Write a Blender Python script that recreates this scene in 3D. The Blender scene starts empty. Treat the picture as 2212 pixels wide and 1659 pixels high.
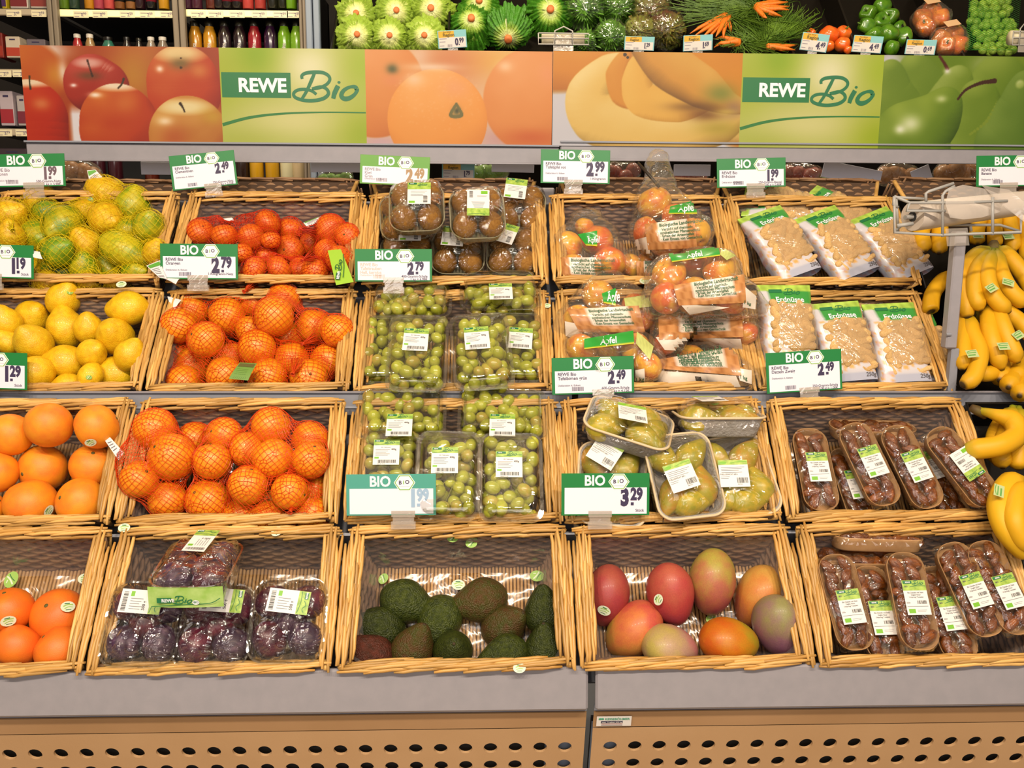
import bpy, math, random
import numpy as np
from mathutils import Vector, Matrix
sc = bpy.context.scene
COL = sc.collection
rnd = random.Random(7)
PI = math.pi
# ------------------------------------------------------------------ camera
FPX, PW, PH = 1850.0, 2212, 1659
def cam_axes(p, y, r):
    cp, sp, cy, sy = math.cos(p), math.sin(p), math.cos(y), math.sin(y)
    f = Vector((sy*cp, cy*cp, -sp)); rt = Vector((cy, -sy, 0)); up = rt.cross(f)
    return rt*math.cos(r)+up*math.sin(r), up*math.cos(r)-rt*math.sin(r), f
CR, CU, CF = cam_axes(math.radians(9.4299), math.radians(1.8554), math.radians(.3012))
CP = Vector((0, 0, 1.5))
cam_d = bpy.data.cameras.new('camera'); cam = bpy.data.objects.new('camera', cam_d); COL.objects.link(cam)
cam.matrix_world = Matrix(((CR.x, CU.x, -CF.x, CP.x), (CR.y, CU.y, -CF.y, CP.y), (CR.z, CU.z, -CF.z, CP.z), (0, 0, 0, 1)))
cam_d.sensor_width = 36; cam_d.lens = 36*FPX/PW; cam_d.clip_start = .05
sc.camera = cam
sc.view_settings.view_transform = 'Standard'; sc.view_settings.look = 'None'
sc.view_settings.gamma = 1; sc.view_settings.use_curve_mapping = False
sc.view_settings.exposure = -0.30
sc.cycles.max_bounces = 6; sc.cycles.diffuse_bounces = 2; sc.cycles.glossy_bounces = 2
sc.cycles.transmission_bounces = 3; sc.cycles.transparent_max_bounces = 24
sc.cycles.caustics_reflective = False; sc.cycles.caustics_refractive = False
sc.cycles.use_denoising = True
# ------------------------------------------------------------------ light
wd = bpy.data.worlds.new('shop_air'); sc.world = wd; wd.use_nodes = True
wd.node_tree.nodes['Background'].inputs[0].default_value = (1, .87, .74, 1)
wd.node_tree.nodes['Background'].inputs[1].default_value = .28
def lamp(loc, tgt, size, power, col=(1, .86, .69), size_y=None):
    d = bpy.data.lights.new('ceiling_or_fill_lamp', 'AREA'); d.energy = power; d.color = col; d.size = size
    if size_y: d.shape = 'RECTANGLE'; d.size_y = size_y
    else: d.shape = 'DISK'
    o = bpy.data.objects.new('ceiling_or_fill_lamp', d); COL.objects.link(o); o.location = loc
    o.rotation_euler = (Vector(tgt)-Vector(loc)).to_track_quat('-Z', 'Y').to_euler()
    return o
for x, e in ((-1.5, 27), (-.75, 31), (.0, 34), (.75, 31), (1.5, 27)):
    lamp((x, -.45, 3.1), (x*.8, 1.6, .9), .16, e)
lamp((0, -1.7, 1.9), (0, 1.6, .9), 3.2, 40, (1, .92, .87), 1.0)  # unseen front fill, added to brighten the lip and flatten the shading
for x in (-1.0, 0, 1.0): lamp((x, 3.0, 3.1), (x, 2.45, 1.4), .2, 7)  # unseen lamps added to brighten the goods under the beam
for x in (-1.2, .2, 1.5):
    lamp((x, 2.75, 3.0), (x*1.1, 3.9, 1.7), .2, 13, (1, .84, .55))
# ------------------------------------------------------------------ pixels to places
def ray(px, py): return (CF + CR*((px-PW/2)/FPX) - CU*((py-PH/2)/FPX))
def on_plane(px, py, p0, n):
    d = ray(px, py); return CP + d*((Vector(p0)-CP).dot(n)/d.dot(n))
def at_y(px, py, Y): return on_plane(px, py, (0, Y, 0), Vector((0, 1, 0)))
def zof(p): return (p-CP).dot(CF)
# ------------------------------------------------------------------ colours and materials
def S(h):
    c = [int(h[i:i+2], 16)/255 for i in (0, 2, 4)]
    return tuple(((x+.055)/1.055)**2.4 if x > .04045 else x/12.92 for x in c)
def S4(h): return S(h)+(1,)
MATS = {}
def mat(name, col, rough=.5, c2=None, nscale=8., var=0., bump=0., bscale=60., spec=.5, metal=0., coat=0., trans=0., emit=0., contrast=(.35, .65), sub=0., stretch=None):
    if name in MATS: return MATS[name]
    m = bpy.data.materials.new(name); m.use_nodes = True; N = m.node_tree.nodes; L = m.node_tree.links
    b = N['Principled BSDF']; c = S(col) if isinstance(col, str) else col
    b.inputs['Base Color'].default_value = c+(1,); b.inputs['Roughness'].default_value = rough
    b.inputs['Specular IOR Level'].default_value = spec; b.inputs['Metallic'].default_value = metal
    b.inputs['Coat Weight'].default_value = coat; b.inputs['Coat Roughness'].default_value = .12
    if sub: b.inputs['Subsurface Weight'].default_value = sub; b.inputs['Subsurface Radius'].default_value = (.02, .01, .004)
    if emit: b.inputs['Emission Color'].default_value = c+(1,); b.inputs['Emission Strength'].default_value = emit
    tc = N.new('ShaderNodeTexCoord'); src = tc.outputs['Object']
    if stretch:
        mp = N.new('ShaderNodeMapping'); mp.inputs['Scale'].default_value = stretch; L.new(src, mp.inputs[0]); src = mp.outputs[0]
    out = None
    if c2:
        n = N.new('ShaderNodeTexNoise'); n.inputs['Scale'].default_value = nscale; n.inputs['Detail'].default_value = 4; L.new(src, n.inputs['Vector'])
        if var:
            oi0 = N.new('ShaderNodeObjectInfo'); ad = N.new('ShaderNodeVectorMath'); mu = N.new('ShaderNodeMath'); mu.operation = 'MULTIPLY'; mu.inputs[1].default_value = 40
            L.new(oi0.outputs['Random'], mu.inputs[0]); L.new(src, ad.inputs[0]); L.new(mu.outputs[0], ad.inputs[1]); L.new(ad.outputs[0], n.inputs['Vector'])
        r = N.new('ShaderNodeValToRGB'); r.color_ramp.elements[0].position = contrast[0]; r.color_ramp.elements[1].position = contrast[1]
        r.color_ramp.elements[0].color = c+(1,); r.color_ramp.elements[1].color = (S4(c2) if isinstance(c2, str) else c2+(1,))
        L.new(n.outputs['Fac'], r.inputs[0]); out = r.outputs[0]
    if var:
        oi = N.new('ShaderNodeObjectInfo'); hs = N.new('ShaderNodeHueSaturation'); mr = N.new('ShaderNodeMapRange')
        mr.inputs['To Min'].default_value = 1-var; mr.inputs['To Max'].default_value = 1+var
        L.new(oi.outputs['Random'], mr.inputs[0]); L.new(mr.outputs[0], hs.inputs['Value'])
        if out: L.new(out, hs.inputs['Color'])
        else: hs.inputs['Color'].default_value = c+(1,)
        out = hs.outputs[0]
    if out: L.new(out, b.inputs['Base Color'])
    if bump:
        n2 = N.new('ShaderNodeTexNoise'); n2.inputs['Scale'].default_value = bscale; n2.inputs['Detail'].default_value = 2; L.new(src, n2.inputs['Vector'])
        bp = N.new('ShaderNodeBump'); bp.inputs['Strength'].default_value = bump; bp.inputs['Distance'].default_value = .01
        L.new(n2.outputs['Fac'], bp.inputs['Height']); L.new(bp.outputs[0], b.inputs['Normal'])
    MATS[name] = m; return m
def film(name, tint=(1, 1, 1), base=.05, edge=.5, rough=.06, bump=.5, bscale=25., milky=0., milkcol=(1, 1, 1)):
    """clear packaging plastic: lets light through, mirrors lamps, a little milky where asked"""
    if name in MATS: return MATS[name]
    m = bpy.data.materials.new(name); m.use_nodes = True; N = m.node_tree.nodes; L = m.node_tree.links
    N.remove(N['Principled BSDF']); out = N['Material Output']
    t = N.new('ShaderNodeBsdfTransparent'); t.inputs[0].default_value = tuple(tint)+(1,)
    g = N.new('ShaderNodeBsdfGlossy'); g.inputs['Roughness'].default_value = rough; g.inputs[0].default_value = (1, 1, 1, 1)
    lw = N.new('ShaderNodeLayerWeight'); lw.inputs[0].default_value = .25
    mr = N.new('ShaderNodeMapRange'); mr.inputs['To Min'].default_value = base; mr.inputs['To Max'].default_value = edge
    L.new(lw.outputs['Facing'], mr.inputs[0])
    mx = N.new('ShaderNodeMixShader'); L.new(mr.outputs[0], mx.inputs[0]); L.new(t.outputs[0], mx.inputs[1]); L.new(g.outputs[0], mx.inputs[2])
    if bump:
        tc = N.new('ShaderNodeTexCoord'); n = N.new('ShaderNodeTexNoise'); n.inputs['Scale'].default_value = bscale; n.inputs['Detail'].default_value = 3
        n.inputs['Distortion'].default_value = 1.2
        L.new(tc.outputs['Object'], n.inputs['Vector']); bp = N.new('ShaderNodeBump'); bp.inputs['Strength'].default_value = bump; bp.inputs['Distance'].default_value = .02
        L.new(n.outputs['Fac'], bp.inputs['Height']); L.new(bp.outputs[0], g.inputs['Normal']); L.new(bp.outputs[0], lw.inputs['Normal'])
    last = mx
    if milky:
        d = N.new('ShaderNodeBsdfDiffuse'); d.inputs[0].default_value = tuple(milkcol)+(1,)
        m2 = N.new('ShaderNodeMixShader'); m2.inputs[0].default_value = milky; L.new(mx.outputs[0], m2.inputs[1]); L.new(d.outputs[0], m2.inputs[2]); last = m2
    L.new(last.outputs[0], out.inputs[0]); MATS[name] = m; return m
def vmat(name, rough=.5, spec=.5, coat=0., bump=0., bscale=60.):
    """takes its colour from the mesh's painted 'print' colours"""
    if name in MATS: return MATS[name]
    m = mat(name, 'ffffff', rough, spec=spec, coat=coat, bump=bump, bscale=bscale); N = m.node_tree.nodes
    a = N.new('ShaderNodeAttribute'); a.attribute_name = 'print'
    m.node_tree.links.new(a.outputs['Color'], N['Principled BSDF'].inputs['Base Color']); return m
# ------------------------------------------------------------------ meshes
TXT = {}
def text_geo(s, off=0., res=3):
    k = (s, off, res)
    if k not in TXT:
        cu = bpy.data.curves.new('lettering', 'FONT'); cu.body = s; cu.size = 1; cu.offset = off; cu.resolution_u = res
        o = bpy.data.objects.new('lettering', cu); me = bpy.data.meshes.new_from_object(o)
        v = np.array([w.co[:] for w in me.vertices]).reshape(-1, 3); f = [tuple(p.vertices) for p in me.polygons]
        bpy.data.objects.remove(o); bpy.data.curves.remove(cu); bpy.data.meshes.remove(me)
        if len(v): v[:, 0] -= v[:, 0].min()
        TXT[k] = (v, f)
    return TXT[k]
class MB:
    def __init__(s): s.v = []; s.f = []; s.m = []; s.c = []; s.n = 0
    def add(s, v, f, mi=0, M=None, col=None):
        v = np.asarray(v, float).reshape(-1, 3)
        if M is not None:
            A = np.array(M); v = v@A[:3, :3].T+A[:3, 3]
        s.v.append(v); b = s.n
        s.f += [tuple(i+b for i in q) for q in f]; s.m += [mi]*len(f); s.n += len(v)
        if col is not None:
            col = np.asarray(col, float); s.c.append(np.broadcast_to(col, (len(v), 3)) if col.ndim == 1 else col)
        else: s.c.append(np.ones((len(v), 3)))
        return s
    def box(s, c, d, mi=0, M=None, bev=0., col=None):
        x, y, z = (k/2 for k in d)
        if bev:
            b = min(bev, x*.95, y*.95, z*.95); vs = []; ix = {}
            for sx in (-1, 1):
                for sy in (-1, 1):
                    for sz in (-1, 1):
                        for a in range(3):
                            p = [sx*(x-b), sy*(y-b), sz*(z-b)]; p[a] = (sx*x, sy*y, sz*z)[a]
                            ix[sx, sy, sz, a] = len(vs); vs.append([p[i]+c[i] for i in range(3)])
            fs = []
            for a in range(3):
                o1, o2 = [i for i in range(3) if i != a]
                for sg in (-1, 1):
                    q = []
                    for u, w in ((-1, -1), (1, -1), (1, 1), (-1, 1)):
                        k = [0]*3; k[a] = sg; k[o1] = u; k[o2] = w; q.append(ix[k[0], k[1], k[2], a])
                    if (sg > 0) == (a == 1): q.reverse()
                    fs.append(tuple(q))
                for u in (-1, 1):
                    for w in (-1, 1):
                        k = [0]*3; k[o1] = u; k[o2] = w; k2 = k[:]; k[a] = -1; k2[a] = 1
                        fs.append((ix[(*k, o1)], ix[(*k2, o1)], ix[(*k2, o2)], ix[(*k, o2)]))
            for sx in (-1, 1):
                for sy in (-1, 1):
                    for sz in (-1, 1): fs.append(tuple(ix[sx, sy, sz, a] for a in range(3)))
            return s.add(vs, fs, mi, M, col)
        v = [(c[0]+sx*x, c[1]+sy*y, c[2]+sz*z) for sx in (-1, 1) for sy in (-1, 1) for sz in (-1, 1)]
        return s.add(v, [(0, 1, 3, 2), (4, 6, 7, 5), (0, 4, 5, 1), (2, 3, 7, 6), (0, 2, 6, 4), (1, 5, 7, 3)], mi, M, col)
    def tube(s, pts, rad, n=6, mi=0, M=None, cap=True, squash=1., col=None, twist=0.):
        P = [Vector(p) for p in pts]; k = len(P)
        R = [rad]*k if not hasattr(rad, '__len__') else list(rad)
        v = []; cc = []; up = None
        for i in range(k):
            t = (P[min(i+1, k-1)]-P[max(i-1, 0)])
            t = t.normalized() if t.length > 1e-9 else Vector((0, 0, 1))
            if up is None: up = Vector((0, 0, 1)) if abs(t.z) < .9 else Vector((0, 1, 0))
            a = t.cross(up); a = a.normalized() if a.length > 1e-6 else t.orthogonal().normalized(); b = a.cross(t).normalized(); up = b
            for j in range(n):
                th = 2*PI*j/n+twist; v.append(P[i]+a*(math.cos(th)*R[i])+b*(math.sin(th)*R[i]*squash))
                if col is not None and np.ndim(col) == 2: cc.append(col[i])
        f = [(i*n+j, i*n+(j+1) % n, (i+1)*n+(j+1) % n, (i+1)*n+j) for i in range(k-1) for j in range(n)]
        if cap: f += [tuple(range(n-1, -1, -1)), tuple((k-1)*n+j for j in range(n))]
        return s.add([tuple(p) for p in v], f, mi, M, cc if cc else col)
    def lathe(s, prof, n=16, mi=0, M=None, sx=1., sy=1., wob=None, col=None):
        v = []; f = []; k = len(prof); cc = []
        for i, (r, z) in enumerate(prof):
            for j in range(n):
                th = 2*PI*j/n; w = wob(i/(k-1), th) if wob else 1
                v.append((r*w*math.cos(th)*sx, r*w*math.sin(th)*sy, z))
                if col is not None and np.ndim(col) == 2: cc.append(col[i])
        f = [(i*n+j, i*n+(j+1) % n, (i+1)*n+(j+1) % n, (i+1)*n+j) for i in range(k-1) for j in range(n)]
        if prof[0][0] > 1e-5: f.append(tuple(range(n-1, -1, -1)))
        if prof[-1][0] > 1e-5: f.append(tuple((k-1)*n+j for j in range(n)))
        return s.add(v, f, mi, M, cc if cc else col)
    def ball(s, c=(0, 0, 0), r=(1, 1, 1), nu=16, nv=10, mi=0, M=None, col=None):
        v = [(c[0], c[1], c[2]-r[2])]
        for i in range(1, nv):
            ph = -PI/2+PI*i/nv
            v += [(c[0]+r[0]*math.cos(ph)*math.cos(2*PI*j/nu), c[1]+r[1]*math.cos(ph)*math.sin(2*PI*j/nu), c[2]+r[2]*math.sin(ph)) for j in range(nu)]
        v.append((c[0], c[1], c[2]+r[2])); e = len(v)-1
        f = [(0, 1+(j+1) % nu, 1+j) for j in range(nu)]
        f += [(1+i*nu+j, 1+i*nu+(j+1) % nu, 1+(i+1)*nu+(j+1) % nu, 1+(i+1)*nu+j) for i in range(nv-2) for j in range(nu)]
        f += [(1+(nv-2)*nu+j, 1+(nv-2)*nu+(j+1) % nu, e) for j in range(nu)]
        return s.add(v, f, mi, M, col)
    def grid(s, fn, nu, nv, mi=0, M=None, colfn=None):
        v = [fn(i/nu, j/nv) for j in range(nv+1) for i in range(nu+1)]
        c = [colfn(i/nu, j/nv) for j in range(nv+1) for i in range(nu+1)] if colfn else None
        return s.add(v, [(j*(nu+1)+i, j*(nu+1)+i+1, (j+1)*(nu+1)+i+1, (j+1)*(nu+1)+i) for j in range(nv) for i in range(nu)], mi, M, c)
    def poly(s, pts, mi=0, M=None, z=0., thick=0., col=None):
        n = len(pts); top = [(p[0], p[1], z+thick) for p in pts]
        if not thick: return s.add(top, [tuple(range(n))], mi, M, col)
        return s.add([(p[0], p[1], z) for p in pts]+top, [tuple(range(n, 2*n)), tuple(range(n-1, -1, -1))]+[(i, (i+1) % n, n+(i+1) % n, n+i) for i in range(n)], mi, M, col)
    def rect(s, x0, y0, x1, y1, z=0., mi=0, M=None, col=None, thick=0.): return s.poly([(x0, y0), (x1, y0), (x1, y1), (x0, y1)], mi, M, z, thick, col)
    def text(s, t, x, y, size, z=0., mi=0, M=None, bold=0., al='l', xs=1., rot=0., col=None, shear=0., res=3):
        v, f = text_geo(t, bold, res)
        if not len(v): return s
        v = v.copy()*size; v[:, 0] = v[:, 0]*xs+v[:, 1]*shear; w = v[:, 0].max()
        v[:, 0] -= {'l': 0, 'c': w/2, 'r': w}[al]
        c, sn = math.cos(rot), math.sin(rot); v = np.c_[v[:, 0]*c-v[:, 1]*sn+x, v[:, 0]*sn+v[:, 1]*c+y, np.full(len(v), z)]
        return s.add(v, f, mi, M, col)
    def ribbon(s, pts, w, z=0., mi=0, M=None, sub=6, col=None):
        """flat brush stroke through pts; w = width or list of widths"""
        P = smooth(pts, sub); W = w if not hasattr(w, '__len__') else np.interp(np.linspace(0, 1, len(P)), np.linspace(0, 1, len(w)), w)
        if not hasattr(W, '__len__'): W = [W]*len(P)
        v = []
        for i, p in enumerate(P):
            a = P[max(i-1, 0)]; b = P[min(i+1, len(P)-1)]; t = np.array(b)-np.array(a); t = t/(np.linalg.norm(t)+1e-9)
            v += [(p[0]-t[1]*W[i]/2, p[1]+t[0]*W[i]/2, z), (p[0]+t[1]*W[i]/2, p[1]-t[0]*W[i]/2, z)]
        return s.add(v, [(2*i, 2*i+1, 2*i+3, 2*i+2) for i in range(len(P)-1)], mi, M, col)
    def mesh(s, name, mats, smooth_=True, sharp=None, colors=False):
        me = bpy.data.meshes.new(name); v = np.concatenate(s.v) if s.v else np.zeros((0, 3))
        me.from_pydata(v.tolist(), [], s.f)
        for m in (mats if isinstance(mats, (list, tuple)) else [mats]): me.materials.append(m)
        if any(s.m): me.polygons.foreach_set('material_index', s.m)
        me.polygons.foreach_set('use_smooth', [smooth_]*len(s.f))
        if colors:
            a = me.color_attributes.new('print', 'FLOAT_COLOR', 'POINT'); c = np.concatenate(s.c)
            a.data.foreach_set('color', np.c_[c, np.ones(len(c))].ravel())
        me.update()
        if sharp and smooth_: me.set_sharp_from_angle(angle=math.radians(sharp))
        return me
def smooth(pts, sub=6):
    P = [np.array(p, float) for p in pts]
    if len(P) < 3 or sub < 2: return P
    out = []
    for i in range(len(P)-1):
        p0, p1, p2, p3 = P[max(i-1, 0)], P[i], P[i+1], P[min(i+2, len(P)-1)]
        for k in range(sub):
            t = k/sub; out.append(.5*((2*p1)+(-p0+p2)*t+(2*p0-5*p1+4*p2-p3)*t*t+(-p0+3*p1-3*p2+p3)*t**3))
    out.append(P[-1]); return out
def ob(name, me, parent=None, M=None, label=None, kind=None):
    o = bpy.data.objects.new(name, me); COL.objects.link(o)
    if parent: o.parent = parent
    if M is not None: o.matrix_basis = M
    if label: o['label'] = label
    if kind: o['kind'] = kind
    return o
def thing(name, label, cat, M=None, group=None, me=None):
    o = ob(name, me, None, M); o['label'] = label; o['category'] = cat
    if group: o['group'] = group
    return o
def struct(name, me, M=None):
    o = ob(name, me, None, M); o['kind'] = 'structure'; return o
def TR(x, y, z): return Matrix.Translation((x, y, z))
def RX(a): return Matrix.Rotation(a, 4, 'X')
def RY(a): return Matrix.Rotation(a, 4, 'Y')
def RZ(a): return Matrix.Rotation(a, 4, 'Z')
def SC(x, y=None, z=None): return Matrix.Diagonal((x, y if y is not None else x, z if z is not None else x, 1))
def frame(o, u, v, n):
    return Matrix(((u[0], v[0], n[0], o[0]), (u[1], v[1], n[1], o[1]), (u[2], v[2], n[2], o[2]), (0, 0, 0, 1)))
def align(o, axis, roll=0.):
    """frame at o whose z runs along axis"""
    q = Vector(axis).normalized().to_track_quat('Z', 'Y').to_matrix().to_4x4()
    return Matrix.Translation(o)@q@RZ(roll)
def surface_net(f, lo, hi, h):
    lo = np.array(lo, float); hi = np.array(hi, float); n = np.ceil((hi-lo)/h).astype(int)+1
    G = np.stack(np.meshgrid(*[lo[i]+h*np.arange(n[i]) for i in range(3)], indexing='ij'), -1); V = f(G)
    acc = np.zeros(tuple(n-1)+(3,)); cnt = np.zeros(tuple(n-1)); E = []
    for ax in range(3):
        A = [slice(None)]*3; B = [slice(None)]*3; A[ax] = slice(0, -1); B[ax] = slice(1, None); A = tuple(A); B = tuple(B)
        va, vb = V[A], V[B]; cr = (va < 0) != (vb < 0); idx = np.argwhere(cr); t = va[cr]/(va[cr]-vb[cr]); p = G[A][cr].copy(); p[:, ax] += t*h
        o1, o2 = [a for a in range(3) if a != ax]; cells = []
        for d1, d2 in ((0, 0), (-1, 0), (-1, -1), (0, -1)):
            c = idx.copy(); c[:, o1] += d1; c[:, o2] += d2; cells.append(c)
            ok = ((c >= 0) & (c < n-1)).all(1); np.add.at(acc, tuple(c[ok].T), p[ok]); np.add.at(cnt, tuple(c[ok].T), 1)
        E.append((cells, (va[cr] < 0) != (ax == 1)))
    vid = -np.ones(cnt.shape, int); m = cnt > 0; vid[m] = np.arange(m.sum()); verts = acc[m]/cnt[m][:, None]; Q = []
    for cells, flip in E:
        ok = np.ones(len(flip), bool)
        for c in cells: ok &= ((c >= 0) & (c < n-1)).all(1)
        q = np.stack([vid[tuple(c[ok].T)] for c in cells], 1); fl = flip[ok]; q[~fl] = q[~fl][:, ::-1]; Q.append(q)
    return verts, np.concatenate(Q)
def wires(verts, quads, r, keep=None):
    """three-sided struts along every edge of a quad net"""
    e = np.concatenate([quads[:, [0, 1]], quads[:, [1, 2]], quads[:, [2, 3]], quads[:, [3, 0]]]); e.sort(1); e = np.unique(e, axis=0)
    if keep is not None: e = e[keep[e[:, 0]] | keep[e[:, 1]]]
    a, b = verts[e[:, 0]], verts[e[:, 1]]; t = b-a; t /= np.linalg.norm(t, axis=1)[:, None]+1e-9
    up = np.where(np.abs(t[:, 2:3]) < .9, np.array([[0, 0, 1.]]), np.array([[0, 1., 0]])); x = np.cross(t, up); x /= np.linalg.norm(x, axis=1)[:, None]+1e-9; y = np.cross(x, t)
    V = np.zeros((len(e), 6, 3))
    for j in range(3):
        d = (x*math.cos(2*PI*j/3)+y*math.sin(2*PI*j/3))*r; V[:, j] = a+d; V[:, 3+j] = b+d
    base = 6*np.arange(len(e))[:, None]; F = np.concatenate([base+np.array([[j, (j+1) % 3, 3+(j+1) % 3, 3+j]]) for j in range(3)])
    return V.reshape(-1, 3), F
def sphere_sdf(cs, rs, k=.008, infl=.001):
    cs = np.array(cs); rs = np.array(rs)
    def f(G):
        d = np.linalg.norm(G[..., None, :]-cs, axis=-1)-rs
        m = d.min(-1); return m-k*np.log(np.exp(-(d-m[..., None])/k).sum(-1))-infl
    return f
# ------------------------------------------------------------------ rack geometry (metres, world)
ROWS = [((2.0643, 1.6108), (1.8869, 1.4046)), ((1.9123, 1.3945), (1.7328, 1.1924)), ((1.7057, 1.1841), (1.5429, .9792)), ((1.5391, .9712), (1.3768, .7729))]
X0, PITCH = -1.1095, .42
XOFF = [(-.010, -.004, -.007, -.004, -.012), (-.004, -.004, -.004, -.004, -.006), (-.001, -.001, .002, -.004, -.004), (.010, .010, .010, .010, .010)]
BW, BH = .412, .115
NAMES_R = ['top row', 'second row', 'third row', 'bottom row']
def row_axes(r):
    (yb, zb), (yf, zf) = ROWS[r]; v = Vector((0, yb-yf, zb-zf)); L = v.length; v.normalize()
    return Vector((1, 0, 0)), v, Vector((0, -v.z, v.y)), L, Vector((0, (yb+yf)/2, (zb+zf)/2))
def bframe(r, c, d=0.):
    u, v, n, L, o = row_axes(r); o = o.copy(); o.x = X0+PITCH*(c-.5)+XOFF[r][min(c, 5)-1]
    return frame(o+n*d, u, v, n)
def P_(r, px, py, d=0.):
    """the point on the opening plane of basket row r (moved d out of it) that shows at px, py"""
    u, v, n, L, o = row_axes(r); return on_plane(px, py, o+n*d, n)
def PM(r, px, py, d=0., rz=0., rx=0., ry=0.):
    u, v, n, L, o = row_axes(r); return frame(P_(r, px, py, d), u, v, n)@RZ(rz)@RX(rx)@RY(ry)
# ------------------------------------------------------------------ room
fl = MB().box((0, 3, -.02), (9, 9, .04)); struct('floor', fl.mesh('floor', mat('floor_tile', 'b8a893', .35, 'a3927c', 3), False))
wl = MB().box((0, 5.35, 1.6), (9, .1, 3.4)); struct('wall_back', wl.mesh('wall_back', mat('dark_wall', '2a2420', .8), False))
cl = MB().box((0, 3, 3.32), (9, 9, .05)); struct('ceiling', cl.mesh('ceiling', mat('ceiling_white', 'cfc4b4', .8), False))
# ------------------------------------------------------------------ display rack
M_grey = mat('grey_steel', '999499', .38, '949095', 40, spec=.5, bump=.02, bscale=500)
M_greyd = mat('grey_steel_dark', '8d8f98', .4)  # slightly darker, bluer grey for shelves, foot frame and trim
M_blue = mat('blue_grey_bracket', '7f8b9d', .45)
M_panel = mat('beige_panel', 'c69f74', .5, 'be966a', 6, bump=.03, bscale=300, contrast=(.3, .7))
M_dirty = mat('dusty_panel_strip', 'b99168', .55, 'a98258', 3)
M_hole = mat('hole_dark', '2b2a2a', .8)
M_black = mat('black_plastic', '17130f', .35, spec=.4)
def lip_unit(x0, x1, label):
    root = thing('display_rack', label, 'rack', TR((x0+x1)/2, 1.45, 0), 'shop racks that carry the baskets')
    cx = (x0+x1)/2; w = x1-x0; I = TR(-cx, -1.45, 0)
    b = MB().box((cx, 1.381, .734), (w, .012, .078), 0, I@TR(0, 1.381, .734)@RX(-.12)@TR(0, -1.381, -.734), .004)
    ob('front_lip', b.mesh('front_lip', M_grey, True, 35), root)
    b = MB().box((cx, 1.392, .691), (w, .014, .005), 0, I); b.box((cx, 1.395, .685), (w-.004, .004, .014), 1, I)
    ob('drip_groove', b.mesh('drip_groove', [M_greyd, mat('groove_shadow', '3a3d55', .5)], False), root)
    # perforated front panel, leaning back towards its foot
    A = I@TR(cx, 1.390, .682)@RX(math.radians(17))
    def Y(z): return 0
    b = MB().rect(-w/2, -.0360, w/2, 0, 0, 0, A@RX(PI/2), None, -.003)
    ob('panel_strip', b.mesh('panel_strip', M_dirty, False), root)
    p = .0448; R = .0124; nc = int(w/p); b = MB(); off = (w-nc*p)/2; Ap = A@RX(PI/2)@TR(0, -.0375, 0)
    rows = 3; n = 20; hy_ = p*.5
    b.rect(-w/2, -.026, w/2, 0, 0, 0, Ap)
    for j in range(rows):
        for i in range(nc):
            ccx, ccy = -w/2+off+(i+.5)*p, -.026-(j+.5)*p; v = []; h = p/2; hy = p*.5
            a0 = math.atan2(hy_, p/2); A4 = [a0, PI-a0, PI+a0, 2*PI-a0, 2*PI+a0]; AN = [A4[q]+(A4[q+1]-A4[q])*t/5 for q in range(4) for t in range(5)]
            for k in range(n):
                th = AN[k]; c, s = math.cos(th), math.sin(th); m = min(h/abs(c) if abs(c) > 1e-6 else 9, hy/abs(s) if abs(s) > 1e-6 else 9)
                v += [(ccx+c*m, ccy+s*m, 0), (ccx+R*c, ccy+R*s, 0), (ccx+R*c, ccy+R*s, -.005)]
            f = []
            for k in range(n):
                q = (k+1) % n; f += [(3*k, 3*q, 3*q+1, 3*k+1), (3*k+1, 3*q+1, 3*q+2, 3*k+2)]
            b.add(v, f, 0, Ap)
    yb = -.026-rows*p
    b.rect(-w/2, yb-.35, w/2, yb, 0, 0, Ap); b.rect(-w/2, yb, -w/2+off, -.026, 0, 0, Ap); b.rect(w/2-off, yb, w/2, -.026, 0, 0, Ap)
    ob('perforated_panel', b.mesh('perforated_panel', M_panel, False), root)
    b = MB().rect(-w/2, yb-.3, w/2, -.002, -.03, 0, Ap, None, .004)
    ob('panel_backing', b.mesh('panel_backing', M_hole, False), root)
    for s in (-1, 1):
        b = MB().rect(min(s*w/2, s*(w/2-.07)), yb-.3, max(s*w/2, s*(w/2-.07)), -.004, -.018, 0, Ap, None, .003)
        ob('upright_bracket', b.mesh('upright_bracket', M_blue, False), root)
    # tilted trays under the four basket rows
    for r in range(4):
        u, v, n_, L, o = row_axes(r)
        b = MB().box((0, 0, 0), (w, L*1.0, .012)); b.box((0, L/2+.0, .05), (w, .006, .10))
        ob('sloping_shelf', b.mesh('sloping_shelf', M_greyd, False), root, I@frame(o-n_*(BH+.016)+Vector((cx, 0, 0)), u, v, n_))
    b = MB().box((cx, 1.734, 1.173), (w, .006, .05), 0, I); b.box((cx, 1.731, 1.1965), (w, .012, .003), 1, I)
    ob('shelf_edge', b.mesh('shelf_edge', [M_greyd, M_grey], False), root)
    b = MB()
    for s in (-1, 1): b.box((cx+s*(w/2-.03), 2.6, .42), (.05, .05, .84), 0, I, .004)
    b.box((cx, 2.25, .09), (w-.02, 1.3, .18), 0, I, .004)
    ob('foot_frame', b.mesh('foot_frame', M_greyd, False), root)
    for s in (-1, 1):
        px_ = at_y(118, 398, 2.225).x if cx < 0 and s < 0 else cx+s*(w/2-.026)
        b = MB().box((px_, 2.225, .86), (.046, .03, 1.55), 0, I, .003); b.box((px_, 2.2095, 1.4), (.003, .002, .4), 1, I)
        ob('upright_post', b.mesh('upright_post', [M_grey, M_hole], True, 35), root)
    zb, zt = at_y((600 if cx < 0 else 1700), 351, 2.19).z, at_y((600 if cx < 0 else 1700), 313, 2.19).z
    hw = .62
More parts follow.
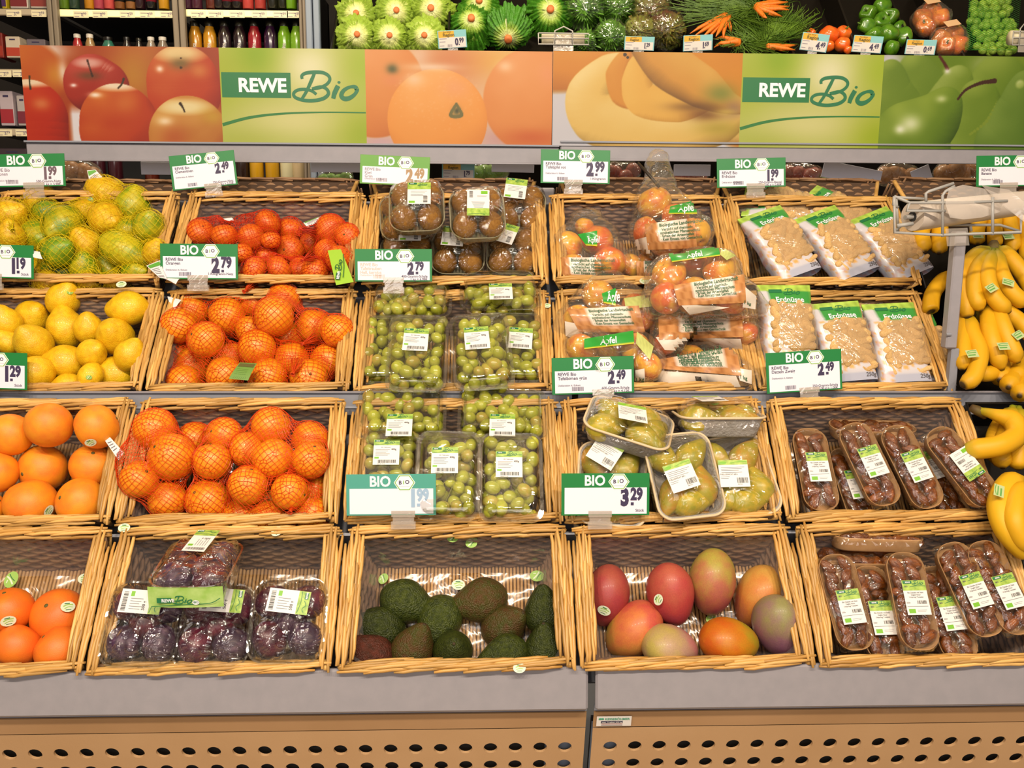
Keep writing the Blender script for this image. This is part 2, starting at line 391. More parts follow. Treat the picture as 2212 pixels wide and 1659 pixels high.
    hx0 = at_y(62, 331, 2.19).x if cx < 0 else x0-.006; hx1 = x1+.004; hw = hx1-hx0; hc = (hx0+hx1)/2-cx
    b = MB().box((hc, 0, 0), (hw, .022, .042), 0, None, .003); b.box((hc, -.013, -.0195), (hw, .006, .006), 0, None, .001); b.box((hc, -.004, .0225), (hw, .03, .004), 1)
    ob('header_beam', b.mesh('header_beam', [M_grey, M_greyd], True, 35), root, I@TR(cx, 2.190, (zb+zt)/2))
    return root
XJ = at_y(1277, 1490, 1.381).x
lip_unit(XJ-1.33, XJ-.006, 'grey and beige basket rack with its end post at the apple poster')
lip_unit(XJ+.007, XJ+1.33, 'grey and beige basket rack bearing the small maker sticker at its seam')
# maker's sticker on the panel seam
def sticker_maker():
    p = at_y(1326, 1556, 1.3945); M = frame(p, (1, 0, 0), (0, -math.sin(math.radians(17)), math.cos(math.radians(17))), (0, -math.cos(math.radians(17)), -math.sin(math.radians(17))))
    k = 1.59/FPX; b = MB().rect(-36*k, -14*k, 36*k, 13*k, -.0002, 0, None, None, .0006)
    b.text('KESSEBÖHMER', 7*k, 3.5*k, 8.2*k, .0008, 1, None, .03, 'c', .95)
    for x in (-29, -24): b.ball((x*k, 6.5*k, .0006), (3.2*k, 3.2*k, .0004), 12, 6, 1)
    b.rect(-27*k, -5*k, 18*k, 1*k, .0008, 2); b.text('max. Traglast 300 kg', -25*k, -4*k, 5*k, .0010, 0, None, .01)
    for y in (-7.2, -8.4): b.rect(-26*k, y*k, 18*k, (y+.6)*k, .0008, 3)
    b.rect(-26*k, -12*k, 18*k, -10.2*k, .0008, 4)
    thing('maker_sticker', 'small white sticker with green lettering on the beige panel below the rack seam', 'sticker', M@TR(0, 0, .0015), None, b.mesh('maker_sticker', [mat('sticker_white', 'eae6e2', .5), mat('sticker_green', '4fa383', .5), mat('sticker_navy', '35324f', .5), mat('sticker_red', 'c05a50', .5), mat('sticker_grey', '9a8f8a', .5)], False))
sticker_maker()
# ------------------------------------------------------------------ wicker baskets
def wicker_mat():
    m = mat('willow', 'b5843f', .40, 'dcae66', 30, var=.25, bump=.15, bscale=120, spec=.45, stretch=(.12, 1, 1)); return m
M_wil = wicker_mat()
M_rib = mat('willow_ribs', 'd8aa6c', .35, 'b58850', 50, stretch=(1, .15, 1), spec=.3)
M_weave = mat('brown_weave', 'a27e5c', .5, '7c5a3e', 22, spec=.3, stretch=(.4, 1, 1))
M_shell = mat('brown_weave_gaps', '4c3726', .8)
M_liner = film('basket_liner', (.97, .96, .95), .05, .40, .10, .35, 14, .15, (.60, .54, .54))
M_linf = film('liner_floor', (.98, .96, .93), .10, .45, .22, .5, 10, .0)
BL = .262
def rim_strands():
    out = []
    for k in range(4):
        rr = random.Random(k); b = MB(); n = 7; pts = []
        for i in range(n):
            t = i/(n-1); pts.append(((t-.5)*.1, (rr.random()-.5)*.0016, .0032*math.sin(PI*t)+(rr.random()-.5)*.0008))
        b.tube(pts, [.0022, .0031, .0036, .0037, .0036, .0031, .0023], 6, 0, None, True)
        out.append(b.mesh('wicker_strand', M_wil))
    return out
STR = rim_strands()
def rim_layout(seed):
    rr = random.Random(seed); L = []
    for s in (-1, 1):       # long rims, front and back
        y = s*(BL/2-.006); lean = rr.choice((-1, 1))*.0
        for lane in range(4):
            nn = 6
            for i in range(nn):
                x = -BW/2+.03+(BW-.06)*(i+.25*lane+rr.uniform(-.12, .12))/(nn-.25)
                x = max(-BW/2+.054, min(BW/2-.054, x))
                off = -.004+lane*.0052
                L.append((x, y-s*off, .002+(.004 if lane in (1, 2) else 0)-.0045*(lane == 3)+rr.uniform(-.0008, .0008), rr.uniform(.03, .1)*(1 if s < 0 else 1), 1.0+rr.uniform(-.12, .15), rr.randrange(4)))
    for s in (-1, 1):       # short rims at the sides
        for lane in range(6):
            nn = 4
            for i in range(nn):
                y = -BL/2+.03+(BL-.06)*(i+.18*lane+rr.uniform(-.15, .15))/(nn-.1); y = max(-BL/2+.052, min(BL/2-.05, y))
                off = -.003+lane*.0058
                L.append((s*(BW/2-.004-off), y, .004+(.004 if 1 < lane < 4 else 0)-.0022*max(0, lane-3), PI/2+s*rr.uniform(.01, .075)*(1 if lane % 2 else -.5), .95+rr.uniform(-.12, .15), rr.randrange(4)))
    return L
def basket_body():
    t1, t2 = .034, .030   # taper
    H = BH; b = MB(); s = MB()
    def corner(z): k = -z/H; return BW/2-.012-t1*k, BL/2-.012-t2*k
    for k in range(12):
        z = -H*(k+.6)/12.4; hx, hy = corner(z)
        for side in range(4):
            Lh = hx if side % 2 == 0 else hy; D = hy if side % 2 == 0 else hx; n = 34 if side % 2 == 0 else 22; pts = []
            for i in range(n+1):
                t = -1+2*i/n; w = .0028*math.sin(t*Lh/.011*PI/2+k*PI)
                p = (t*Lh, (D+w)); pts.append({0: (p[0], p[1], z), 1: (p[1], p[0], z), 2: (p[0], -p[1], z), 3: (-p[1], p[0], z)}[side])
            b.tube(pts, .0046, 4, 0, None, False, twist=PI/4)
    z = -H
    hx0, hy0 = corner(0); hx1, hy1 = corner(-H*1.0)
    g = .004
    for sx in (-1, 1):
        s.add([(sx*(hx0+g), -hy0-g, 0), (sx*(hx0+g), hy0+g, 0), (sx*(hx1+g), hy1+g, z), (sx*(hx1+g), -hy1-g, z)], [(0, 1, 2, 3)])
        s.add([(-hx0-g, sx*(hy0+g), 0), (hx0+g, sx*(hy0+g), 0), (hx1+g, sx*(hy1+g), z), (-hx1-g, sx*(hy1+g), z)], [(0, 1, 2, 3)])
    s.add([(-hx1-g, -hy1-g, z-.003), (hx1+g, -hy1-g, z-.003), (hx1+g, hy1+g, z-.003), (-hx1-g, hy1+g, z-.003)], [(0, 1, 2, 3)])
    r = MB(); n = 46
    for i in range(n):
        x = -hx1+2*hx1*(i+.5)/n; r.tube([(x+rnd.uniform(-.001, .001), -hy1, z+.003), (x+rnd.uniform(-.001, .001), 0, z+.0035), (x, hy1, z+.003)], .0032, 5, 0, None, False)
    c = MB()
    for sx in (-1, 1):
        for sy in (-1, 1): c.tube([(sx*(hx0+.004), sy*(hy0+.004), .002), (sx*(hx1+.002), sy*(hy1+.002), z)], .0055, 6, 0)
    # liner
    l = MB(); i1 = .012; rings = []; m = 10
    for zz, ins in ((-.012, .004), (-.035, .006), (-.075, .008), (-H+.016, .010), (-H+.009, .018)):
        hx, hy = corner(zz); hx -= ins; hy -= ins; rr = .02; ring = []
        for q, (sx, sy) in enumerate(((1, 1), (-1, 1), (-1, -1), (1, -1))):
            for j in range(5):
                a = q*PI/2+PI/2*j/4; ring.append((sx*(hx-rr)+rr*math.cos(a), sy*(hy-rr)+rr*math.sin(a), zz+.003*math.sin(7*a+zz*90)))
        rings.append(ring)
    V = [p for rg in rings for p in rg]; nn = 20
    F = [(a*nn+j, a*nn+(j+1) % nn, (a+1)*nn+(j+1) % nn, (a+1)*nn+j) for a in range(4) for j in range(nn)]
    l.add(V, F)
    hx, hy = corner(-H+.009); hx -= .018; hy -= .018
    l.grid(lambda a, bb: (-hx+2*hx*a, -hy+2*hy*bb, -H+.0095+.002*math.sin(a*19+bb*7)+.0016*math.sin(bb*23-a*11)), 26, 18, 1)
    return (b.mesh('woven_wall', M_weave), s.mesh('weave_light_block', M_shell, False), r.mesh('floor_ribs', M_rib), c.mesh('corner_post', M_wil), l.mesh('clear_liner', [M_liner, M_linf]))
BODY = basket_body()
LAY = [rim_layout(k) for k in range(3)]
def basket(M, label, group, seed, liner=True, rim=True):
    root = thing('wicker_basket', label, 'basket', M, group)
    ob('woven_wall', BODY[0], root, kind='stuff'); ob('weave_light_block', BODY[1], root); ob('floor_ribs', BODY[2], root, kind='stuff'); ob('corner_post', BODY[3], root, kind='stuff')  # dark shell added behind the weave to block light through its gaps
    if liner: ob('clear_liner', BODY[4], root, label='clear plastic liner')
    if rim:
        for x, y, z, a, s, k in LAY[seed % 3]:
            ob('wicker_strand', STR[k], root, TR(x, y, z)@RZ(a)@RY(0)@SC(s, 1, 1))
    else:
        b = MB()
        for x, y, z, a, s, k in LAY[seed % 3]:
            me = STR[k]; b.add([v.co[:] for v in me.vertices], [tuple(p.vertices) for p in me.polygons], 0, TR(x, y, z)@RZ(a)@SC(s, 1, 1))
        ob('woven_rim', b.mesh('woven_rim', M_weave), root, kind='stuff')
    return root
CONT = [['netted lemons and limes', 'netted clementines', 'wrapped kiwi trays', 'bags of apples', 'peanut bags lying flat'],
        ['loose lemons', 'big netted oranges', 'stacked grape punnets', 'bags of red apples', 'upright peanut bags'],
        ['loose grapefruits in three rows', 'netted oranges beside the grapefruits', 'grape punnets behind a pale price card', 'wrapped pear trays', 'tilted date trays'],
        ['four loose grapefruits', 'wrapped plum trays', 'loose avocados', 'loose mangos', 'upright and flat date trays']]
jit = random.Random(3)
for r in range(4):
    for c in range(1, 6):
        basket(bframe(r, c)@RZ(jit.uniform(-.006, .006))@TR(0, 0, jit.uniform(-.002, .002)), 'golden wicker basket of %s, %s of the rack' % (CONT[r][c-1], NAMES_R[r]), 'wicker baskets on the sloping rack', r*5+c)
# baskets of the other side of the rack, seen from behind
BB = [(110, 395, 390), (398, 790, 386), (805, 1155, 388), (1228, 1540, 386), (1552, 1905, 387), (1915, 2290, 387)]
for i, (xa, xb, y) in enumerate(BB):
    p = at_y((xa+xb)/2, y+1, 2.16); a = math.radians(50)
    M = frame(p, (-1, 0, 0), (0, -math.cos(a), math.sin(a)), (0, math.sin(a), math.cos(a)))@TR(0, -BL/2, 0)
    basket(M, 'brown wicker basket on the far side seen from behind, behind the %s' % ['lemon nets', 'clementines', 'kiwi trays', 'apple bags', 'lying peanut bags', 'bag roll holder'][i], 'brown baskets on the far side of the rack', i, False, False)
# ------------------------------------------------------------------ printed poster boards above the rack
def cmix(a, b, t): return a*(1-t[..., None])+b*t[..., None]
def C3(h): return np.array([int(h[i:i+2], 16)/255 for i in (0, 2, 4)])
def lin(a): a = np.clip(a, 0, 1); return np.where(a > .04045, ((a+.055)/1.055)**2.4, a/12.92)
class Paint:
    """a small picture in poster pixels, evaluated at grid points"""
    def __init__(s, w, h, step):
        s.nx, s.ny = int(w/step), int(h/step); s.X, s.Y = np.meshgrid(np.linspace(0, w, s.nx+1), np.linspace(0, h, s.ny+1)); s.A = np.zeros(s.X.shape+(3,))
        r = np.random.RandomState(3); s.N = np.zeros_like(s.X)
        for k in range(14):
            f = .02+.12*r.rand(); a = r.rand()*6.28; s.N += np.sin(f*(s.X*math.cos(a)+s.Y*math.sin(a))+r.rand()*6.28)/14*1.6
    def lay(s, col, m): s.A = s.A*(1-m[..., None])+np.asarray(col)*m[..., None]
    def glow(s, cx, cy, rx, ry, col, k=1., p=1.):
        d = ((s.X-cx)/rx)**2+((s.Y-cy)/ry)**2; s.lay(C3(col), k*np.exp(-d*p))
    def worm(s, pts, rad, base, dark, light, ld=(-.4, -.75), edge=1.2, spots=(), tone=None, grain=.06, blur=None, sub=6):
        P = smooth(pts, sub) if len(pts) > 2 else [np.array(p, float) for p in pts]
        R = np.interp(np.linspace(0, 1, len(P)), np.linspace(0, 1, len(rad)), rad); best = np.full(s.X.shape, 9.); bx = np.zeros_like(s.X); by = np.zeros_like(s.X); br = np.ones_like(s.X)
        if len(P) > 1:
            Q = []; RR = []
            for i in range(len(P)-1):
                for t in (0, .34, .67): Q.append(P[i]*(1-t)+P[i+1]*t); RR.append(R[i]*(1-t)+R[i+1]*t)
            P = Q+[P[-1]]; R = RR+[R[-1]]
        for p, r in zip(P, R):
            d = np.hypot(s.X-p[0], s.Y-p[1])/r; m = d < best
            best = np.where(m, d, best); bx = np.where(m, (s.X-p[0])/r, bx); by = np.where(m, (s.Y-p[1])/r, by); br = np.where(m, r, br)
        nz = np.sqrt(np.clip(1-best**2, 0, 1)); l = np.clip(.5+.5*(bx*ld[0]+by*ld[1])+.25*(nz-.5), 0, 1)+s.N*grain
        c = cmix(cmix(np.broadcast_to(C3(dark), s.A.shape), np.broadcast_to(C3(base), s.A.shape), np.clip(l*2, 0, 1)), np.broadcast_to(C3(light), s.A.shape), np.clip(l*2-1, 0, 1)**1.5)
        if tone is not None: c = tone(c, bx, by, nz)
        m = np.clip((1-best)*br/(blur or edge)+.5, 0, 1); s.A = s.A*(1-m[..., None])+c*m[..., None]
        for x, y, rx, ry, col, k in spots: s.glow(x, y, rx, ry, col, k)
    def line(s, pts, w, col, sub=6):
        P = smooth(pts, sub); W = np.interp(np.linspace(0, 1, len(P)), np.linspace(0, 1, len(w)), w); m = np.zeros_like(s.X)
        for p, r in zip(P, W): m = np.maximum(m, np.clip(r-np.hypot(s.X-p[0], s.Y-p[1])+.5, 0, 1))
        s.lay(C3(col), m)
def pic_apples():
    z = 2.989; p = Paint(425, 206, 1.6); f = lambda *a: [((x-130)/z, (y-300)/z) for x, y in a]; g = lambda v: v/z
    p.A[:] = C3('b5541f'); p.glow(290, 20, 90, 60, 'cf8a45', .8); p.glow(240, 60, 50, 60, 'c9973c', .9); p.glow(55, 10, 50, 22, 'e8ddd8', 1); p.glow(350, 40, 60, 50, '8e2c14', .5)
    p.worm(f((170, 500)), [g(235)], 'c86a2a', 'b4501c', 'd88a40', blur=14); p.glow(70, 62, 22, 30, 'd9a743', .7); p.glow(88, 55, 10, 25, 'f0e6df', .8)
    p.lay(C3('e6e2e6'), np.clip(((p.X-92)/10), 0, 1)*np.clip((135-p.X)/12, 0, 1)*np.clip((p.Y-120)/25, 0, 1))
    def top(cx, cy, rx, ry, k=1., col='efe0c4'):
        def t(c, bx, by, nz):
            m = np.clip(1.1-np.hypot((bx-cx)/rx, (by-cy)/ry)**2, 0, 1)*k; return c*(1-m[..., None])+C3(col)*m[..., None]
        return t
    p.worm(f((580, 540), (640, 560)), [g(190), g(175)], 'b23a22', '5f1410', 'd9756a', tone=top(-.1, -.7, .6, .2, .8, 'e9c7bd'), spots=[((455-130)/z, (550-300)/z, 7, 4, 'ffffff', .9), ((560-130)/z, (488-300)/z, 26, 9, '7c5a33', .8)])
    p.line(f((555, 390), (565, 430), (580, 490)), [2.2, 1.8, 2.5], '54301c')
    p.worm(f((160, 760), (170, 900)), [g(245), g(230)], 'c43b12', '7e1a10', 'd9642c', tone=top(-.1, -.93, 1.1, .16, 1, 'f0dcc0'), spots=[((240-130)/z, (670-300)/z, 20, 14, 'e0a06c', .7)])
    p.line(f((178, 495), (176, 540), (178, 575)), [2, 1.8, 2.6], '4a4420')
    p.worm(f((1160, 520), (1165, 580)), [g(235), g(240)], 'c85420', '96240f', 'e0a060', tone=top(-.05, -.78, .85, .3, .9, 'f0dfae'), spots=[((1015-130)/z, (440-300)/z, 8, 7, 'fff4ea', .9), ((1150-130)/z, (405-300)/z, 22, 12, '8d7a4a', .9), ((1270-130)/z, (450-300)/z, 20, 16, 'e0a868', .6)])
    p.line(f((1155, 370), (1152, 430)), [2, 3], '5a3a1c')
    p.worm(f((730, 790), (730, 840)), [g(255), g(260)], 'c4501a', '8e2210', 'dd9040', tone=top(0, -.96, .75, .18, 1, 'f2e2cb'), spots=[((590-130)/z, (610-300)/z, 14, 6, 'fffaf2', .9), ((770-130)/z, (660-300)/z, 22, 20, 'd88a48', .6)], grain=.12)
    p.line(f((780, 505), (765, 540), (740, 565)), [2.6, 2, 1.8], '5a4630')
    p.worm(f((1180, 870), (1200, 900)), [g(262), g(265)], 'c98a3e', 'a85020', 'e6c078', tone=top(-.05, -.72, .8, .22, .9, 'f1e6bb'), spots=[((1030-130)/z, (775-300)/z, 16, 9, 'fff6e0', .8), ((1340-130)/z, (740-300)/z, 26, 18, 'd4b544', .7), ((1080-130)/z, (880-300)/z, 30, 26, 'c0582c', .5)], grain=.12)
    p.line(f((1135, 660), (1150, 685), (1160, 712)), [3.4, 2.2, 1.8], '4a3018'); return p
def pic_oranges():
    z = 2.989; p = Paint(411, 206, 1.6); q = lambda x, y: ((x-243)/z, (y-322)/z)
    p.A[:] = C3('e8c8a4'); p.glow(125, 15, 25, 22, 'f3eef0', 1); p.glow(*q(1000, 380), 120, 40, 'ecc25a', .8); p.glow(*q(800, 400), 80, 60, 'd98a60', .7); p.glow(*q(340, 920), 60, 18, 'd6b8c0', .9); p.glow(*q(1100, 900), 50, 40, 'd3b4b8', .9)
    for x, y, r, sp in ((300, 560, 330, (420, 450)), (1360, 640, 345, (1160, 430))):
        cx, cy = q(x, y); p.worm([(cx, cy)], [r/z], 'e6a058', 'd4843c', 'f4c294', ld=(-.2, -.6), blur=4, grain=.05)
    p.glow(*q(1160, 420), 16, 12, 'f8dcc0', .7); p.glow(*q(1440, 470), 18, 22, 'eca878', .6); p.glow(*q(420, 445), 12, 10, '6d6c38', 1); p.glow(*q(420, 520), 22, 12, 'e8a070', .6)
    p.glow(*q(1340, 880), 60, 18, 'cf5c12', .5)
    p.worm([q(712, 770)], [330/z], 'f0ac54', 'dc9038', 'f8cc98', ld=(-.15, -.7), grain=.05); p.glow(*q(680, 430), 55, 8, 'f4e0cc', .75); p.glow(*q(560, 510), 22, 16, 'f7dcc4', .7); p.glow(*q(830, 560), 30, 22, 'efb184', .6)
    r = np.random.RandomState(5)
    for k in range(150):
        a, d = r.rand()*6.28, 300*r.rand()**.5; x, y = q(712+d*math.cos(a), 640+d*.7*math.sin(a)); p.glow(x, y, 2.2, 1.8, 'f6c898', .25)
    p.line([q(838, 665), q(800, 740), q(872, 738), q(838, 665)], [3, 4, 4, 3], '87804a', 8); p.glow(*q(838, 715), 9, 10, '8a8550', 1); p.glow(*q(842, 710), 4, 5, '5c5a36', .9); return p
def pic_bananas():
    p = Paint(404, 206, 1.6); a = lambda x, y: ((x-1476)/2.989, (y-322)/2.989); b = lambda x, y: ((x+577)/2.724-11, (y-315)/2.724)
    p.A[:] = C3('d8d6dc'); p.glow(20, 20, 160, 46, 'dd9a2c', 1, 1.5); p.worm([(-20, 20), (60, 22), (140, 5)], [70, 62, 30], 'dc9a2e', 'c07c1e', 'e4b04a', blur=12)
    p.worm([(330, -40), (372, 60), (420, 130)], [80, 90, 80], 'dc9c2a', 'c88420', 'e8b23c', blur=14)
    p.worm([(190, 20), (178, 70), (230, 112), (330, 150), (420, 176)], [20, 36, 46, 40, 20], 'e6c680', 'b48c44', 'f0dca8', ld=(-.3, -.7), blur=2.5)
    p.worm([(152, 14), (118, 40), (80, 92), (100, 142), (170, 168), (270, 176), (360, 160), (414, 128)], [10, 34, 50, 62, 60, 52, 40, 14], 'e8c878', 'a8883c', 'f4e4b4', ld=(-.45, -.7), blur=2.5)
    p.worm([(150, 12), (136, 50), (142, 96), (165, 116)], [14, 24, 18, 8], 'dca03a', 'b87a1c', 'e4b050', blur=3)
    p.worm([(175, 20), (178, 66), (196, 104), (270, 116), (330, 106)], [12, 32, 38, 36, 20], 'e8bd60', 'b08028', 'f0d080', ld=(-.5, -.3), blur=2)
    p.worm([(205, -30), (250, 30), (318, 74), (372, 106), (414, 118)], [50, 52, 46, 26, 13], 'dca84a', '8a6420', 'eaca78', ld=(.1, -.7), blur=2)
    p.glow(360, 88, 34, 22, '8f9a40', .8); p.glow(390, 122, 22, 18, 'b09070', .9); p.glow(330, 135, 40, 14, '8a5a20', .8); p.glow(372, 128, 26, 8, 'd8c068', .8); p.glow(360, 165, 50, 18, 'b8a83e', .7); p.glow(300, 118, 50, 10, '7a5420', .6); p.line([(152, 6), (158, 12)], [4, 3], '4a3420'); return p
def pic_pears():
    z = 2.724; p = Paint(330, 204, 1.6); q = lambda x, y: ((x-1375)/z, (y-335)/z)
    p.A[:] = C3('7f9a2c'); p.glow(10, 10, 40, 36, 'd5d3dc', 1); p.glow(240, 20, 40, 24, 'e6e6e4', .9); p.glow(*q(2150, 400), 60, 50, '8aa034', .9)
    G = dict(base='7f9a34', dark='47641c', light='b4c468')
    p.worm([q(1560, 420), q(1600, 500), q(1600, 620)], [36, 50, 70], blur=5, **G); p.worm([q(2060, 480), q(2000, 640), q(1980, 800)], [60, 66, 80], blur=8, **G)
    p.worm([q(1420, 430), q(1440, 560), q(1470, 760)], [26, 44, 86], blur=3, **G)
    p.worm([q(1820, 470), q(1800, 560), q(1780, 700)], [30, 46, 70], blur=3, base='8aa23c', dark='51701f', light='c2cf86'); p.line([q(1700, 340), q(1730, 380), q(1750, 412)], [3, 3.4, 4], '6b3220'); p.glow(*q(1750, 425), 7, 6, 'f0eeea', .9)
    p.worm([q(1950, 590), q(1960, 700), q(1950, 900)], [45, 56, 80], blur=2.5, **G)
    p.worm([q(2230, 520), q(2200, 640), q(2160, 860)], [40, 50, 78], blur=2.5, base='74923a', dark='3f6020', light='a8bc66'); p.line([q(2060, 600), q(2010, 720), q(1920, 800)], [1, 4, 3], '97aa44')
    p.worm([q(1760, 610), q(1690, 720), q(1560, 830), q(1560, 900)], [34, 60, 84, 92], blur=1.5, base='7e9a32', dark='48641c', light='b0c25c', spots=[(q(1560, 740)[0], q(1560, 740)[1], 24, 20, 'eef2d4', .85), (q(1500, 775)[0], q(1500, 775)[1], 12, 10, 'f4f6e4', .9), (q(1730, 590)[0], q(1730, 590)[1], 12, 8, 'dfe6b8', .8)], grain=.1)
    p.worm([q(2190, 500)], [10], 'b4c474', '8aa44a', 'd8e0b0', blur=6)
    p.line([q(1828, 590), q(1870, 535), q(1950, 495), q(2035, 480)], [2.6, 3.2, 4.2, 5.6], '5a3826'); return p
def pic_logo_bg(w, h):
    p = Paint(w, h, 3.); p.A[:] = C3('c9cf7a'); W = w; p.glow(.25*W, .05*h, 55, 60, '9fbf1e', .9); p.glow(0, .3*h, 60, 80, 'b7c63a', .7); p.glow(.62*W, .2*h, 60, 60, 'f1efcc', .95); p.glow(.5*W, .75*h, 110, 40, 'e6e2ac', .8)
    p.glow(W, .15*h, 50, 60, 'b6cc3c', .8); p.glow(W, .9*h, 60, 60, 'adc226', .8); p.glow(.12*W, h, 80, 30, 'c0c860', .8); return p
SCRIPT_B = [[(1005, 490), (1003, 472), (1025, 457), (1075, 450), (1130, 452), (1165, 470), (1172, 495), (1150, 522), (1105, 542), (1062, 548)],
            [(1062, 548), (1120, 535), (1155, 552), (1160, 580), (1125, 606), (1060, 618), (1000, 614), (957, 598), (950, 575), (975, 556), (1020, 551), (1060, 560), (1088, 580)],
            [(1082, 452), (1060, 500), (1030, 560), (1000, 606)]]
SCRIPT_IO = [[(1222, 528), (1200, 570), (1190, 604)], [(1335, 545), (1322, 533), (1290, 536), (1255, 556), (1240, 586), (1258, 604), (1290, 600), (1322, 578), (1336, 555), (1335, 545)]]
def logo_geo(b, ox, oy, k, z, mi, M=None, wk=1.):
    """brand lettering: script word in strokes; ox, oy = place of its first pixel, k = size of a pixel"""
    t = lambda P: [(ox+(x-945)*k, oy-(y-450)*k) for x, y in P]
    for i, P in enumerate(SCRIPT_B): b.ribbon(t(P), [k*12*wk, k*15*wk, k*13*wk, k*12*wk], z+.00012*i, mi, M)
    b.ribbon(t(SCRIPT_IO[0]), [k*20*wk, k*20*wk, k*17*wk], z, mi, M); b.ribbon(t(SCRIPT_IO[1]), [k*20*wk, k*12*wk, k*18*wk, k*20*wk, k*14*wk, k*20*wk], z, mi, M)
    x, y = t([(1228, 508)])[0]; b.poly([(x+10*k*math.cos(a*PI/4), y+8*k*math.sin(a*PI/4)) for a in range(8)], mi, M, z)
M_print = vmat('poster_print', .42, .35); M_pgreen = mat('poster_green', '0c6a34', .42); M_white = mat('print_white', 'efedf2', .5); M_board = mat('poster_board', 'd8d4ce', .6)
M_bio = mat('script_green', '156a42', .45)
YS = 2.176
def board(corners, prints, label):
    """corners: top-left, top-right, bottom-left, bottom-right in the photo"""
    A, B, Cc, D = [at_y(x, y, YS) for x, y in corners]; o = (A+Cc)/2; w = ((B-A).length+(D-Cc).length)/2; zt = (A.z+B.z)/2; zb = (Cc.z+D.z)/2; h = zt-zb; x0 = (A.x+Cc.x)/2
    root = thing('poster_board', label, 'sign', TR(x0, YS, zb), 'printed boards along the top of the rack')
    bb = MB().box((w/2, .006, h/2), (w, .010, h)); ob('backing_board', bb.mesh('backing_board', M_board, False), root)
    x = 0.
    for nm, fn, fr in prints:
        pw = w*fr; Mx = TR(x, 0, 0)@RX(PI/2)
        if nm == 'brand_print':
            P = pic_logo_bg(316, 206); k = pw/316
        else:
            P = fn(); k = pw/P.X.max()
        ny, nx = P.X.shape; kv = h/P.Y.max(); v = np.c_[P.X.ravel()*k, h-P.Y.ravel()*kv, np.full(P.X.size, .0006)]
        g = np.arange(nx*ny).reshape(ny, nx); f = np.stack([g[1:, :-1], g[1:, 1:], g[:-1, 1:], g[:-1, :-1]], -1).reshape(-1, 4)
        b = MB().add(v, [tuple(q) for q in f.tolist()], 0, Mx, lin(np.clip(P.A, 0, 1)**1.32*.86).reshape(-1, 3)); pr = ob(nm, b.mesh(nm, M_print, False, colors=True), root)
        if nm == 'brand_print':
            t = lambda a, c: (a*k, h-c*kv); b = MB().rect(*t(3, 106), *t(153, 52), .0009, 0, Mx); ob('brand_block', b.mesh('brand_block', M_pgreen, False), pr)
            b = MB().text('REWE', t(40, 93)[0], t(40, 93)[1], 41*kv, .0012, 0, Mx, .035, 'l', .97*k/kv); ob('brand_lettering', b.mesh('brand_lettering', M_white, False), pr)
            b = MB(); logo_geo(b, *t(157, 50), .3645*kv, .0012, 0, Mx, 1.45); ob('script_lettering', b.mesh('script_lettering', M_bio, False), pr)
            b = MB().ribbon([t(1, 165), t(60, 149), t(130, 140), t(220, 136), t(315, 136)], [7*k, 6*k, 4.5*k, 3*k, 2.6*k], .0010, 0, Mx); ob('green_swoosh', b.mesh('green_swoosh', mat('swoosh_green', '1f6c2c', .45), False), pr)
        x += pw
board(((40, 100), (1193, 109), (62, 310), (1192, 313)), [('apple_print', pic_apples, 425/1152), ('brand_print', None, 316/1152), ('orange_print', pic_oranges, 411/1152)], 'long printed board with apples, the green brand panel and oranges above the rack')
board(((1195, 109), (2242, 124), (1193, 313), (2218, 325)), [('banana_print', pic_bananas, 404/1042), ('brand_print', None, 305/1042), ('pear_print', pic_pears, 333/1042)], 'long printed board with bananas, the green brand panel and green pears above the rack')
